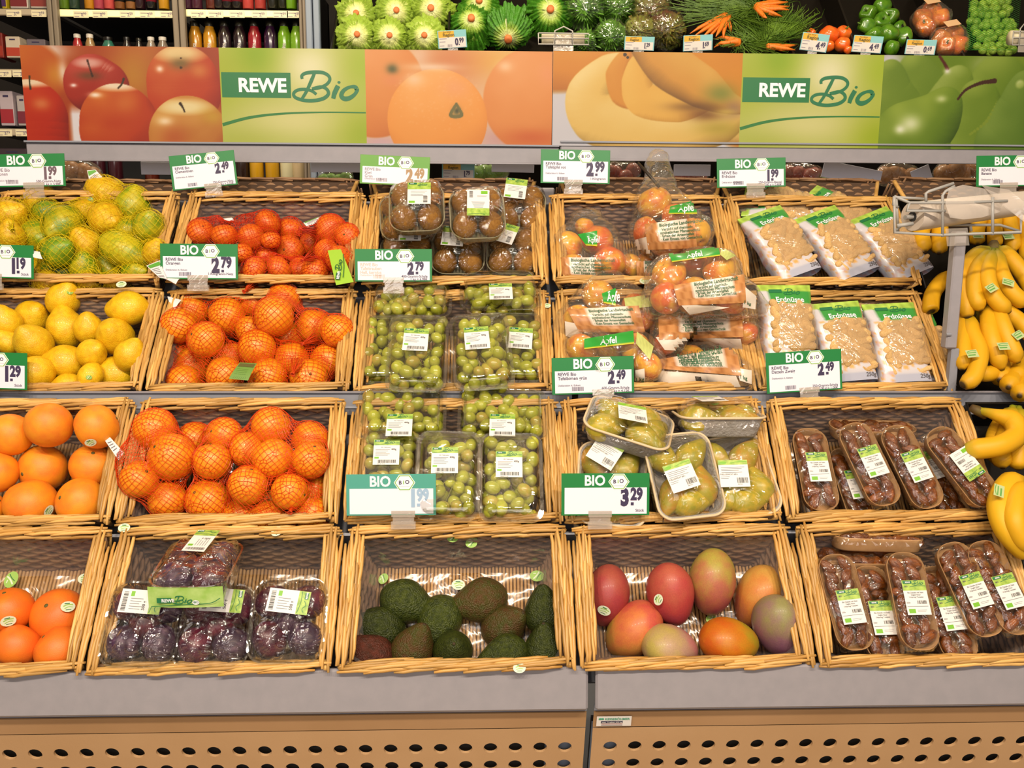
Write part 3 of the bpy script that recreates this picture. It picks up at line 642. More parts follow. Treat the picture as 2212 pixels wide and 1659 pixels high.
# ------------------------------------------------------------------ price cards
M_tag = mat('card_green', '177a38', .4); M_tagl = mat('card_green_light', '5c9a2c', .4); M_tagt = mat('card_teal_glare', '4fa08e', .4); M_ins = mat('card_white', 'e9e6f0', .5); M_ink = mat('card_ink', '3a3050', .5); M_inkp = mat('card_ink_glare', '9cb8d2', .5); M_inks = mat('card_ink_soft', '8a7f8c', .5)  # teal top and palest ink have glare painted into the colour
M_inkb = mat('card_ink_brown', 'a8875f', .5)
M_clip = film('clip_plastic', (.97, .95, .92), .10, .5, .1, .2, 20, .22, (.85, .75, .65))
def hexa(cx, cy, w, h): return [(cx-w/2, cy), (cx-w/4, cy+h/2), (cx+w/4, cy+h/2), (cx+w/2, cy), (cx+w/4, cy-h/2), (cx-w/4, cy-h/2)]
def price_card(cx, cy, wpx, hpx, Y, roll, name, price, sub, label, green=None, ink=None, small=None, clipx=-6, clip=True):
    p = at_y(cx, cy, Y); s = wpx/166*zof(p)/FPX; green = green or M_tag; ink = ink or M_ink; small = small or M_ink
    root = thing('price_card', label, 'price tag', frame(p, (1, 0, 0), (0, .10, .995), (0, -.995, .10))@RZ(math.radians(roll)), 'price cards clipped to the baskets')
    H = hpx/wpx*166/2
    T = H-27
    ob('card_holder', MB().box((0, 0, -.8*s), (166*s, 2*H*s, 1.6*s), 0, None, .4*s).mesh('card_holder', green, False), root)
    ob('white_insert', MB().rect(-77*s, (-H+3)*s, 78*s, T*s, .3*s, 0).mesh('white_insert', M_ins, False), root)
    ob('heading_lettering', MB().text('BIO', -20*s, (T+4.5)*s, 27*s, .4*s, 0, None, .03, 'c', .9).mesh('heading_lettering', M_white, False), root)
    b = MB().poly(hexa(25*s, (T+11)*s, 40*s, 30*s), 0, None, .5*s, .2*s).poly(hexa(25*s, (T+11)*s, 37*s, 27.5*s), 1, None, .8*s).poly(hexa(25*s, (T+11)*s, 33.5*s, 24.5*s), 0, None, .9*s)
    b.text('B', 14.5*s, (T+8)*s, 10*s, 1*s, 2, None, .03).text('O', 26*s, (T+9)*s, 10*s, 1*s, 2, None, .03); b.text('i', 22.5*s, (T+8.5)*s, 10*s, 1*s, 1, None, .04); b.rect(14*s, (T+3.2)*s, 35*s, (T+3.6)*s, 1*s, 3)
    ob('organic_badge', b.mesh('organic_badge', [M_white, mat('badge_green', '7fb335', .5), M_ink, M_inks], False), root, label='white hexagon badge')
    if name:
        b = MB(); yy = T-10
        for ln in name: b.text(ln, -71*s, yy*s, 9.6*s, .5*s, 0, None, .018, 'l', .92); yy -= 8.2
        b.text('Deklaration lt. Etikett', -71*s, (T-31)*s, 5.2*s, .5*s, 0, None, .01)
        ob('product_lettering', b.mesh('product_lettering', small, False), root)
        rr = random.Random(cx); b = MB(); x = -43.
        while x < -19: w = rr.choice((.5, .8, 1.3)); b.rect(x*s, (-H+6.5)*s, (x+w)*s, (-H+15)*s, .5*s); x += w+rr.choice((.5, .9))
        ob('barcode', b.mesh('barcode', small, False), root)
    b = MB(); e, c = price.split('.'); two = len(sub) > 1 and sub[1]; y0 = T-(26.5 if two else 33); fs = .80 if two else 1
    b.text(e, 44*s, y0*s, 43*fs*s, .5*s, 0, None, .062, 'r', .74); b.box((50.5*s, (y0+2)*s, .5*s), (5.5*s, 5.5*s, .8*s)); b.text(c, 47*s, (y0+10*fs)*s, 31*fs*s, .5*s, 0, None, .055, 'l', .72)
    ob('price_figures', b.mesh('price_figures', ink, False), root)
    b = MB(); yy = -H+(8.6 if len(sub) > 1 else 7)
    if len(sub) == 1 and name: yy = -H+9.5
    for ln in sub: b.text(ln, 73*s, yy*s, 7.6*s, .5*s, 0, None, .016, 'r', .95); yy -= 6.2
    ob('unit_lettering', b.mesh('unit_lettering', ink if name else small, False), root)
    if clip:
        x = clipx; b = MB().box((x*s, (-H-6)*s, -2*s), (40*s, 24*s, 3*s), 0, None, .8*s).box((x*s, (-H-19)*s, -1*s), (46*s, 14*s, 8*s), 0, None, .8*s).box((x*s, (-H+3)*s, 1.4*s), (44*s, 12*s, .8*s), 0, None, .3*s)
        ob('clear_clip', b.mesh('clear_clip', M_clip, True, 30), root, label='clear plastic clip')
YT = 2.05
price_card(56, 368, 166, 70, YT, 1.5, ['REWE Bio', 'Zitronen'], '1.99', ['500-Gramm-Netz', '1 kg = 3.98€'], 'green topped 1.99 price card above the lemon nets', small=M_inks, ink=mat('card_ink_dim', '6a5560', .5), clipx=15)
price_card(439, 368, 140, 74, YT, 6, ['REWE Bio', 'Clementinen'], '2.49', ['750-Gramm-Netz', '1 kg = 3.32€'], 'tilted green topped 2.49 price card for Clementinen above the clementine basket', clipx=20)
price_card(853, 368, 150, 62, YT, -2, ['REWE Bio', 'Kiwi', 'Grün'], '2.49', ['Schale', ''], 'light green topped 2.49 price card for Kiwi, dazzle painted into its colours', green=M_tagl, ink=M_inkb, small=M_inks, clip=False)  # glare painted in as a lighter green and brown ink
price_card(1243, 360, 150, 72, YT, -.6, ['REWE Bio', 'Tafeläpfel rot'], '2.99', ['1-Kilogramm'], 'green topped 2.99 price card for Tafeläpfel above the apple bags', clipx=-4)
price_card(1623, 373, 150, 62, YT, 1.6, ['REWE Bio', 'Erdnüsse'], '1.99', ['250-Gramm-Beutel', '100 g = 0.80€'], 'green topped 1.99 price card for Erdnüsse above the peanut bags', clipx=10)
price_card(2183, 369, 150, 66, YT, 1.2, ['REWE Bio', 'Banane'], '1.79', ['1-Kilogramm'], 'green topped price card for Banane cut by the frame edge above the bag roll', clipx=-4)
R1, R2, R3 = 1.872, 1.712, 1.522
price_card(-12, 564, 166, 72, R1, -1.5, None, '1.19', ['Stück'], 'green topped 1.19 price card cut by the frame edge on the lemon net basket')
price_card(430, 565, 166, 76, R1, -.3, ['REWE Bio', 'Orangen'], '2.79', ['1-Kilogramm-Netz'], 'green topped 2.79 price card for Orangen on the front of the clementine basket', clipx=-3)
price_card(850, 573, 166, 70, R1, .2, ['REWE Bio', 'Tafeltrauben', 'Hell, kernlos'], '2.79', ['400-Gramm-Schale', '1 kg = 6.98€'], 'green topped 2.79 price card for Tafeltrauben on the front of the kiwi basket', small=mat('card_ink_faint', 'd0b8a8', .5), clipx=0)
price_card(-27, 800, 168, 80, R2, -2, None, '1.29', ['Stück'], 'green topped 1.29 price card cut by the frame edge on the lemon basket')
price_card(1281, 811, 178, 80, R2, 1.6, ['REWE Bio', 'Tafelbirnen grün'], '2.49', ['600-Gramm-Schale', '1 kg = 4.15€'], 'green topped 2.49 price card for Tafelbirnen on the second row apple basket', clipx=20)
price_card(1737, 802, 165, 88, R2, 3.6, ['REWE Bio', 'Datteln Zweig'], '2.49', ['250-Gramm-Schale', '100 g = 1.00€'], 'slanting green topped 2.49 price card for Datteln on the upright peanut basket', clipx=10)
price_card(845, 1069, 193, 90, R3, .2, None, '1.99', ['Stück'], 'pale teal topped 1.99 price card, glare painted in, on the lower grape basket', green=M_tagt, ink=M_inkp, small=mat('card_ink_glare_small', 'e0dce8', .5), clipx=22)  # glare on this card is put into its teal and pale ink
price_card(1308, 1068, 191, 92, R3, .1, None, '3.29', ['Stück'], 'green and white 3.29 price card with no product name on the pear basket', clipx=-10, small=M_ink)
# ------------------------------------------------------------------ fruit bodies (about one unit in radius)
def rad_noise(seed, amp, k=6, f=2.2):
    r = np.random.RandomState(seed); D = r.randn(k, 3)*f; ph = r.rand(k)*6.28
    return lambda v: 1+amp*np.sin(v@D.T+ph).sum(1)/k*2
def deform(me, fn):
    v = np.empty(len(me.vertices)*3); me.vertices.foreach_get('co', v); v = fn(v.reshape(-1, 3)); me.vertices.foreach_set('co', np.ascontiguousarray(v).ravel()); me.update(); return me
M_or = mat('orange_peel', 'f89a1c', .40, 'f48c10', 9, var=.05, bump=.12, bscale=22, coat=.12)
M_cle = mat('clementine_peel', 'f07a1a', .42, 'e86a10', 9, var=.06, bump=.12, bscale=22, coat=.1)
M_gf = mat('grapefruit_peel', 'f0951e', .5, 'e97a22', 1.4, var=.06, bump=.07, bscale=24, contrast=(.4, .7))
M_gf2 = mat('grapefruit_peel_deep', 'ee7c1c', .48, 'e96d20', 1.2, var=.04, bump=.08, bscale=24)
M_lem = mat('lemon_peel', 'efc31c', .4, 'e2ac12', 3, var=.06, bump=.22, bscale=16, coat=.1)
M_lim = mat('green_lemon_peel', 'c3b51a', .42, '7f9a14', 1.3, var=.12, bump=.1, bscale=18, coat=.1, contrast=(.42, .6))
M_lime = mat('lime_peel', '8aa21a', .42, '5d8412', 2, var=.1, bump=.1, bscale=18, coat=.1)
M_avo = mat('avocado_skin', '424b13', .40, '2b350b', 5, var=.25, bump=.55, bscale=16, spec=.4)
M_avob = mat('avocado_skin_brown', '563a1a', .45, '444412', 3, var=.15, bump=.55, bscale=16, spec=.4)
M_avor = mat('avocado_skin_red', '5a2a1c', .48, '402012', 4, var=.1, bump=.55, bscale=16, spec=.35)
M_scar = mat('stem_scar', '5a5420', .7); M_scar2 = mat('dark_scar', '3a2c12', .8)
def fruit(prof, n, name, m, seed, amp, scar=True, sx=1., sy=1., scarmat=None):
    b = MB().lathe(prof, n, 0, None, sx, sy)
    if scar: z = prof[-1][1]; b.ball((0, 0, z-.005), (.085, .085, .03), 8, 4, 1)
    me = b.mesh(name, [m, scarmat or M_scar]); f = rad_noise(seed, amp); return deform(me, lambda v: v*f(v)[:, None])
def circ(n=14, fn=lambda z, r: (r, z)): return [fn(math.sin(-PI/2+PI*i/n), max(math.cos(-PI/2+PI*i/n), 1e-6)) for i in range(n+1)]
def dimple(z, r): return (r, z*(1-.07*max(0, (abs(z)-.8)/.2)))
ORANGE = [fruit(circ(14, dimple), 22, 'orange', M_or, 10+k, .012) for k in range(3)]
CLEM = [fruit(circ(12, lambda z, r: (r, .9*z*(1-.1*max(0, (abs(z)-.8)/.2)))), 20, 'clementine', M_cle, 20+k, .014) for k in range(3)]
GRAPEF = [fruit(circ(16, lambda z, r: (r, .95*z*(1-.05*max(0, (abs(z)-.8)/.2)))), 26, 'grapefruit', M_gf, 30+k, .018) for k in range(3)]
GRAPEF2 = [fruit(circ(16, lambda z, r: (r, .95*z*(1-.09*max(0, (abs(z)-.85)/.15)))), 26, 'grapefruit', M_gf2, 33+k, .014) for k in range(2)]
def lemonp(z, r): return (r*(1-.10*max(0, z)), 1.18*z+.17*max(0, (z-.86)/.14)**1.3-.05*max(0, (-z-.9)/.1))
def lemon_prof():
    P = []
    for i in range(19):
        z = math.sin(-PI/2+PI*i/18); r = max(math.cos(-PI/2+PI*i/18), 1e-6); r2 = r*(1-.06*max(0, z)**2); zz = 1.16*z
        if i > 14: t = (i-14)/4; zz = 1.06+.33*t; r2 = (.40*(1-t)**1.0+.20*math.sqrt(max(0, 1-t*t)))*.9 if t < 1 else 1e-6
        if i < 3: zz -= .10*(1-i/3); r2 = r2*.9
        P.append((r2, zz))
    return P
LEMON = [fruit(lemon_prof(), 20, 'lemon', M_lem, 40+k, .03, False) for k in range(4)]
LIMON = [fruit(lemon_prof(), 18, 'lemon', M_lim, 50+k, .035, False) for k in range(3)]
LIME = [fruit(lemon_prof(), 18, 'lime', M_lime, 55+k, .03, False) for k in range(2)]
def pear_prof(neck, L, w0=.25): return [(max(1e-6, math.sqrt(max(0, 1-(2*t-1)**2))*(1-neck*t**1.4)*(1+.16*math.sin(PI*min(1, t*1.25)))), L*(2*t-1)) for t in [.5-.5*math.cos(PI*i/16) for i in range(17)]]
AVO = [[fruit(pear_prof(.42, 1.36), 22, 'avocado', m, 60+k, .03, True, scarmat=M_scar2) for k in range(2)] for m in (M_avo, M_avob, M_avor)]
# ------------------------------------------------------------------ paper stickers
M_stk = mat('sticker_pale', 'd9e2c4', .5); M_stkg = mat('sticker_leaf', '6fae4e', .5, 'b7cf5e', 60); M_stkd = mat('sticker_dark_print', '2f6b3a', .5)
def oval(a, b, n=16): return [(a*math.cos(2*PI*i/n), b*math.sin(2*PI*i/n)) for i in range(n)]
def sticker_mesh(kind):
    b = MB()
    if kind == 0: b.poly(oval(1, .78), 0, None, 0, .03).ribbon([(-.6, .1), (0, .28), (.7, .2)], .16, .05, 1).ribbon([(-.5, -.25), (.1, -.05), (.6, -.15)], .12, .05, 1).rect(-.4, .38, .3, .52, .05, 2).rect(-.35, -.5, .4, -.4, .05, 2); return b.mesh('fruit_sticker', [M_stk, M_stkg, M_stkd], False)
    b.poly(oval(1, .78), 0, None, 0, .03).ribbon([(-.5, -.4), (0, .1), (.3, .6)], .18, .05, 1).ribbon([(-.1, -.5), (.2, 0), (.6, .4)], .1, .05, 2).rect(-.5, .3, -.1, .42, .05, 1); return b.mesh('fruit_sticker', [M_stkg, M_stk, M_stkd], False)
STK = [sticker_mesh(0), sticker_mesh(1)]
def sphere_patch(parent, C, r, px, py, size, k=0, rot=0., ell=(1, 1, 1)):
    """sticker on a round fruit where the line of sight at px, py meets it"""
    d = ray(px, py).normalized(); oc = CP-C; bq = oc.dot(d); q = bq*bq-oc.dot(oc)+r*r
    if q < 0: return None
    p = CP+d*(-bq-math.sqrt(q)); n = (p-C).normalized(); o = ob('fruit_sticker', STK[k], None, align(p+n*r*.035, n, rot)@SC(size, size, size*.5))
    if parent: o.parent = parent; o.matrix_parent_inverse = parent.matrix_basis.inverted()
    return o
# ------------------------------------------------------------------ piles: each fruit keeps its sight line and is pushed back until it clears those in front of it
def pile(r, items, d0, slack=.93, dmin=-.075, front=-.03, grow=1.07):
    """items: (px, py, radius in px) -> list of (centre, radius in metres) in the same order"""
    done = []; out = {}
    for i in sorted(range(len(items)), key=lambda i: -items[i][1]):
        px, py, rp = items[i][:3]; d = items[i][3] if len(items[i]) > 3 else d0
        u, v, n, L, o = row_axes(r); c = P_(r, px, py, d)
        if (c-o).dot(v)+L/2 < rp*zof(c)/FPX+.016: d = min(d, front)
        while True:
            c = P_(r, px, py, d); R = rp*grow*zof(c)/FPX
            if d <= dmin or all((c-c2).length > (R+R2)*slack for c2, R2 in done): break
            d -= .004
        done.append((c, R)); out[i] = (c, R)
    return [out[i] for i in range(len(items))]
def place_fruit(name, me, c, R, rot, label, cat, group, parent=None, ell=(1, 1, 1)):
    M = Matrix.Translation(c)@rot.to_4x4()@SC(R*ell[0], R*ell[1], R*ell[2])
    if parent: return ob(name, me, parent, M)
    return thing(name, label, cat, M, group, me)
def rrot(rr): return Matrix.Rotation(rr.uniform(0, 6.28), 3, Vector((rr.uniform(-1, 1), rr.uniform(-1, 1), rr.uniform(-1, 1))).normalized())
def axis_rot(r, ang, tilt=0.):
    """long axis at ang degrees in the picture (0 = right, 90 = up), lifted out by tilt"""
    a = math.radians(ang); t = math.radians(tilt); ax = (CR*math.cos(a)+CU*math.sin(a))*math.cos(t)-CF*math.sin(t); return ax.to_track_quat('Z', 'Y').to_matrix()
M_net = mat('orange_net', 'd84510', .45, spec=.4); M_netr = mat('red_net', 'd23612', .45, spec=.4); M_nety = mat('yellow_net', 'd8bd10', .45, spec=.4)
def net_bag(r, name, label, group, fruits, meshes, netm, d0, seed, cell=.0100, thick=.00050, web=.010, slack=.9, mats=None, extra=None, fname='orange', cat='fruit net', solved=None, axes=None):
    rr = random.Random(seed); S_ = solved or pile(r, fruits, d0, slack); base = min((c for c, R in S_), key=lambda c: c.z).copy()
    root = thing(name, label, cat, Matrix.Translation(base), group); T = Matrix.Translation(-base)
    for i, (c, R) in enumerate(S_):
        rot = axis_rot(r, axes[i][0], axes[i][1]) if axes and axes[i] else rrot(rr); ell = (1, 1, 1)
        me = meshes[i] if mats else meshes[rr.randrange(len(meshes))]
        if axes and axes[i] and len(axes[i]) > 2: ell = (axes[i][2],)*2+(axes[i][3],)
        ob(fname, me, root, T@Matrix.Translation(c)@rot.to_4x4()@SC(R*ell[0], R*ell[1], R*ell[2]))
    Q = np.array(Matrix.Rotation(rr.uniform(.5, .9), 3, 'Y')@Matrix.Rotation(rr.uniform(-.6, .6), 3, 'X')@Matrix.Rotation(rr.uniform(0, 3), 3, 'Z'))
    cs = []; rs = []
    for i, (c, R) in enumerate(S_):
        cs.append((c-base)[:]); rs.append(R*1.015)
        if axes and axes[i]:
            ax = axis_rot(r, axes[i][0], axes[i][1])@Vector((0, 0, 1)); e = axes[i][3] if len(axes[i]) > 2 else 1.15; rs[-1] = R*(axes[i][2] if len(axes[i]) > 2 else 1)*1.0
            for s in (-1, 1): cs.append((c-base+ax*(s*R*(e*1.16-.95)))[:]); rs.append(R*.93)
    if extra:
        for c, R in extra: cs.append((c-base)[:]); rs.append(R)
    cs = np.array(cs)@Q.T; rs = np.array(rs); lo = (cs-rs[:, None]).min(0)-.02; hi = (cs+rs[:, None]).max(0)+.02
    f = sphere_sdf(cs, rs, web, .0008); v, q = surface_net(f, lo, hi, cell); g = np.linalg.norm(v[:, None]-cs, axis=2)-rs; webv = g.min(1) > .0035
    V, F = wires(v@Q, q, thick); b = MB().add(V, F.tolist())
    f2 = sphere_sdf(cs, rs, web, .0004); v2, q2 = surface_net(f2, lo+.002, hi, cell*.7); g2 = np.linalg.norm(v2[:, None]-cs, axis=2)-rs; w2 = g2.min(1) > .0055
    if w2.any(): V, F = wires(v2@Q, q2, thick*.9, w2); b.add(V, F.tolist())
    ob('net', b.mesh('net', netm, False), root, kind='stuff', label='stretched plastic net'); return root, S_
def knot(root, r, px, py, d, toward, m, size=.02, n=18, seed=1):
    """gathered end of a net: strands running together into a tuft"""
    rr = random.Random(seed); c = P_(r, px, py, d); b = MB(); inv = root.matrix_basis.inverted(); a = (P_(r, toward[0], toward[1], d-.015)-c); a.normalize(); u = a.orthogonal().normalized(); w = a.cross(u)
    for i in range(n):
        th = rr.uniform(0, 6.28); k = rr.uniform(.3, 1); e = c+a*size*1.9+(u*math.cos(th)+w*math.sin(th))*size*k
        b.tube([c-a*size*.3+(u*math.cos(th)+w*math.sin(th))*size*.25, c+(u*math.cos(th)+w*math.sin(th))*size*.10, (c+e)/2+(u*math.cos(th)+w*math.sin(th))*size*.06, e], .0008, 3)
    b.ball(tuple(c), (size*.16,)*3, 8, 6)
    return ob('net_knot', b.mesh('net_knot', m), root, inv, kind='stuff')
def paper_tag(root, corners, r, d, cols, name='paper_tag', lines=True):
    """little folded label: four picture corners on the row plane"""
    P = [P_(r, x, y, dd) for (x, y), dd in zip(corners, d if hasattr(d, '__len__') else [d]*4)]; inv = root.matrix_basis.inverted() if root else Matrix(); b = MB()
    def at(u, v, e=0.):
        a = P[0].lerp(P[1], u); c = P[3].lerp(P[2], u); n = (P[1]-P[0]).cross(P[3]-P[0]).normalized(); n = n if n.dot(CF) < 0 else -n; return tuple(a.lerp(c, v)+n*(e+.002*math.sin(PI*v)))
    b.grid(lambda u, v: at(u, v), 2, 5, 0)
    if lines:
        b.grid(lambda u, v: at(.06+.88*u, .05+.22*v, .0006), 1, 1, 1)
        for k in range(4): b.grid(lambda u, v: at(.12+.6*u, .38+.1*k+.03*v, .0006), 1, 1, 2)
        for k in range(7): b.grid(lambda u, v: at(.15+.1*k+.05*u, .82+.12*v, .0006), 1, 1, 2)
    return ob(name, b.mesh(name, cols, True), root, inv)
M_pw = mat('tag_paper', 'e6e0de', .55); M_pg = mat('tag_green_print', '5fa53c', .5); M_pd = mat('tag_dark_print', '6d6a70', .5)
M_pgr = mat('tag_leaf_green', '6a8f3c', .45); M_pl = mat('tag_bright_green', '9cc63e', .35)
TAGC = [M_pw, M_pg, M_pd]
# ------------------------------------------------------------------ second row: big netted oranges
GN = 'red netted oranges in the second row'
O22 = [[(460, 630, 36), (537, 622, 36), (414, 672, 39), (491, 684, 40), (548, 652, 36, -.02), (386, 704, 37, -.01), (540, 712, 30, -.03)],
       [(614, 646, 35), (592, 684, 43), (679, 705, 37), (729, 715, 36, -.005), (621, 732, 38, -.04)],
       [(445, 734, 38), (383, 770, 38, -.005), (419, 791, 42), (398, 828, 38, -.045), (485, 810, 39), (500, 770, 30, -.04)],
       [(556, 752, 39), (630, 776, 37), (709, 779, 38), (579, 814, 40), (667, 817, 40)]]
flat = pile(1, [t for g in O22 for t in g], .012, .86, grow=1.03); k = 0; LB = ['red net of large oranges at the back left of the second row basket', 'red net of large oranges at the back right of the second row basket', 'red net of oranges at the front left with a green paper tag', 'red net of oranges at the front right of the second row basket']
NB = []
for i, g in enumerate(O22):
    root, S_ = net_bag(1, 'orange_net_bag', LB[i], GN, g, ORANGE, M_net, .012, i+1, solved=flat[k:k+len(g)], web=.012); k += len(g); NB.append(root)
knot(NB[0], 1, 530, 628, .02, (560, 610), M_net, .018, 26, 2); knot(NB[3], 1, 634, 806, .02, (650, 780), M_net, .02, 26, 3); knot(NB[1], 1, 655, 742, .0, (700, 720), M_net, .018, 22, 4)
paper_tag(NB[2], [(518, 783), (555, 785), (536, 822), (494, 818)], 1, .038, [M_pgr, M_scar, M_pgr], 'green_tag', True)
paper_tag(NB[0], [(362, 640), (392, 648), (378, 668), (366, 655)], 1, .012, TAGC, 'paper_tag', False)
# third row: netted oranges (zoomed survey)
q = lambda x, y, r: (240+x/4.254, 860+y/4.254, r/4.254)
O32 = [[q(400, 285, 190)+(.045,), q(560, 540, 215), q(260, 745, 170), q(520, 940, 175)],
       [q(1040, 340, 160), q(930, 580, 170), q(770, 385, 160)+(-.04,), q(890, 945, 198)],
       [q(1470, 260, 175), q(1250, 470, 160), q(1490, 560, 190), q(1830, 380, 165), q(1830, 570, 170)],
       [q(1260, 800, 178), q(1640, 860, 165), q(1860, 850, 160)+(-.03,), q(1180, 1090, 165), q(1440, 1110, 165), q(1850, 1060, 160), q(1440, 940, 150)+(-.045,)]]
flat = pile(2, [t for g in O32 for t in g], .014, .84, grow=1.02); k = 0; LB = ['red net of oranges hanging over the left rim of the third row basket', 'red net of oranges in the middle of the third row basket', 'red net of oranges at the back right of the third row basket', 'red net of oranges at the front right of the third row basket']; NB = []
for i, g in enumerate(O32):
    ex = None
    if i == 0: c = P_(2, 288, 978, .012); ex = [(c, .018), (P_(2, 280, 1000, .012), .02)]
    root, S_ = net_bag(2, 'orange_net_bag', LB[i], 'red netted oranges in the third row', g, ORANGE, M_net, .014, 11+i, solved=flat[k:k+len(g)], web=.012, extra=ex); k += len(g); NB.append(root)
knot(NB[0], 2, 350, 980, .045, (385, 965), M_net, .02, 30, 5); knot(NB[3], 2, 628, 1104, .02, (640, 1080), M_net, .018, 30, 6); knot(NB[2], 2, 622, 1022, .03, (650, 1000), M_net, .016, 24, 7)
paper_tag(NB[0], [(216, 936), (232, 938), (268, 978), (256, 994)], 2, .03, [M_pw, M_pw, M_pd], 'paper_tag', True)
# top row: clementines
O12 = [[(434, 501, 27), (485, 509, 27), (543, 513, 28), (578, 481, 26), (585, 519, 20), (520, 548, 24)], [(627, 496, 26), (714, 496, 32), (751, 510, 26), (673, 527, 27), (624, 540, 31), (705, 542, 25), (734, 560, 30)], [(573, 556, 22), (549, 582, 26), (601, 582, 28), (682, 585, 29), (647, 580, 24)]]
flat = pile(0, [t for g in O12 for t in g], .0, .9); k = 0; NB = []
for i, g in enumerate(O12):
    ex = None
    if i == 0: ex = [(P_(0, 468, 478, 0), .012), (P_(0, 520, 480, -.01), .014), (P_(0, 545, 478, -.01), .012)]
    root, S_ = net_bag(0, 'clementine_net_bag', ['red net of clementines at the back left of the top row basket', 'red net of clementines at the right with a printed green label', 'red net of clementines along the front rim of the top row basket'][i], 'red netted clementines', g, CLEM, M_netr, .0, 21+i, .0088, .00045, solved=flat[k:k+len(g)], web=.010, fname='clementine', extra=ex); k += len(g); NB.append(root)
knot(NB[0], 0, 470, 470, .004, (490, 486), M_netr, .016, 22, 8); knot(NB[1], 0, 650, 494, .01, (690, 500), M_netr, .018, 24, 9); knot(NB[2], 0, 655, 562, .02, (690, 545), M_netr, .015, 20, 10)
lab = paper_tag(NB[1], [(708, 541), (736, 538), (764, 609), (726, 616)], 0, .045, [M_pl, M_pg, M_pl], 'printed_label', False)
b = MB(); inv = NB[1].matrix_basis.inverted()
A = frame(P_(0, 733, 575, .049), *(lambda u: (u, row_axes(0)[2].cross(u), row_axes(0)[2]))((P_(0, 738, 541, .049)-P_(0, 726, 612, .049)).normalized()))
b.rect(-.036, -.006, -.018, .004, .0006, 1, A); b.text('REWE', -.035, -.004, .008, .0010, 2, A, .03); logo_geo(b, -.014, .008, .00008, .0008, 1, A, 1.3); b.ribbon([(-.03, -.012), (0, -.010), (.034, -.004)], .0016, .0008, 1, A)
ob('label_lettering', b.mesh('label_lettering', [M_pg, mat('label_dark_green', '1f5a34', .45), M_white], False), NB[1], inv)
paper_tag(NB[1], [(655, 481), (690, 468), (700, 470), (664, 492)], 0, .0, [M_pw, M_pg, M_pd], 'paper_tag', True); paper_tag(NB[0], [(482, 472), (500, 470), (506, 476), (486, 478)], 0, .004, TAGC, 'paper_tag', False)
# ------------------------------------------------------------------ top row: lemons and limes in yellow nets
L, G, Z = LEMON, LIMON, LIME
N11 = [[((84, 438, 31), L[0], (60, 20)), ((20, 467, 32), L[1], (20, 20)), ((24, 512, 28), L[2], (80, 30)), ((78, 510, 33), G[0], (-20, 40))],
       [((98, 461, 25), Z[0], (30, 10)), ((140, 484, 37), G[1], (-110, 50)), ((229, 473, 34), L[3], (-20, 40)), ((185, 455, 22), L[2], (0, 0))],
       [((231, 418, 32), L[1], (150, 20)), ((286, 449, 36), G[2], (70, 20)), ((321, 491, 31), G[0], (60, 50)), ((275, 500, 24), G[1], (20, 10))],
       [((185, 529, 31), L[0], (100, 50)), ((266, 538, 33), G[2], (-25, 5, 1, 1.35)), ((231, 577, 36), G[1], (-35, 40)), ((333, 545, 22), L[2], (60, 20))],
       [((124, 545, 31), Z[1], (20, 30)), ((58, 586, 34), L[3], (-10, 30)), ((127, 588, 35), Z[0], (10, 10)), ((180, 580, 28), G[0], (80, 30)), ((101, 609, 26), L[1], (0, 20)), ((191, 612, 22), L[2], (10, 10)), ((292, 588, 25), G[1], (0, 30)), ((250, 611, 20), L[0], (0, 10))]]
fl_ = [t for g in N11 for t, _, _ in g]; flat = pile(0, fl_, .012, .88, -.085); k = 0; NB = []
for i, g in enumerate(N11):
    root, S_ = net_bag(0, 'lemon_net_bag', ['yellow net of lemons at the left rim of the top row basket', 'yellow net of lemons and a lime in the middle of the pile', 'yellow net of greenish lemons highest at the back right', 'yellow net of lemons stretched across the front right', 'yellow net of limes and lemons lowest along the front rim'][i], 'yellow netted lemons', [t for t, _, _ in g], [m for _, m, _ in g], M_nety, .01, 31+i, .0125, .00042, web=.007, mats=True, solved=flat[k:k+len(g)], fname='lemon', axes=[a for _, _, a in g]); k += len(g); NB.append(root)
knot(NB[0], 0, 26, 496, .045, (10, 470), M_nety, .02, 34, 11); knot(NB[1], 0, 150, 438, .02, (165, 460), M_nety, .012, 20, 12)
M_clipg = mat('net_clip_mint', '86c79a', .4)
paper_tag(NB[2], [(188, 368), (206, 366), (221, 382), (200, 417)], 0, [.03, .03, .02, .0], TAGC, 'paper_tag', True); paper_tag(NB[4], [(71, 541), (86, 544), (92, 560), (72, 556)], 0, .05, [M_pw, M_pg, M_pg], 'paper_tag', False)
paper_tag(NB[3], [(316, 574), (346, 562), (360, 602), (345, 600)], 0, [.03, .04, .03, .03], TAGC, 'paper_tag', True); paper_tag(NB[3], [(335, 598), (390, 600), (380, 614), (365, 606)], 0, .022, [M_pw, M_pw, M_pd], 'paper_tag', False)
bb = MB().ball(tuple(NB[1].matrix_basis.inverted()@P_(0, 195, 432, .004)), (.008, .004, .006), 8, 6); ob('net_clip', bb.mesh('net_clip', M_clipg), NB[1])
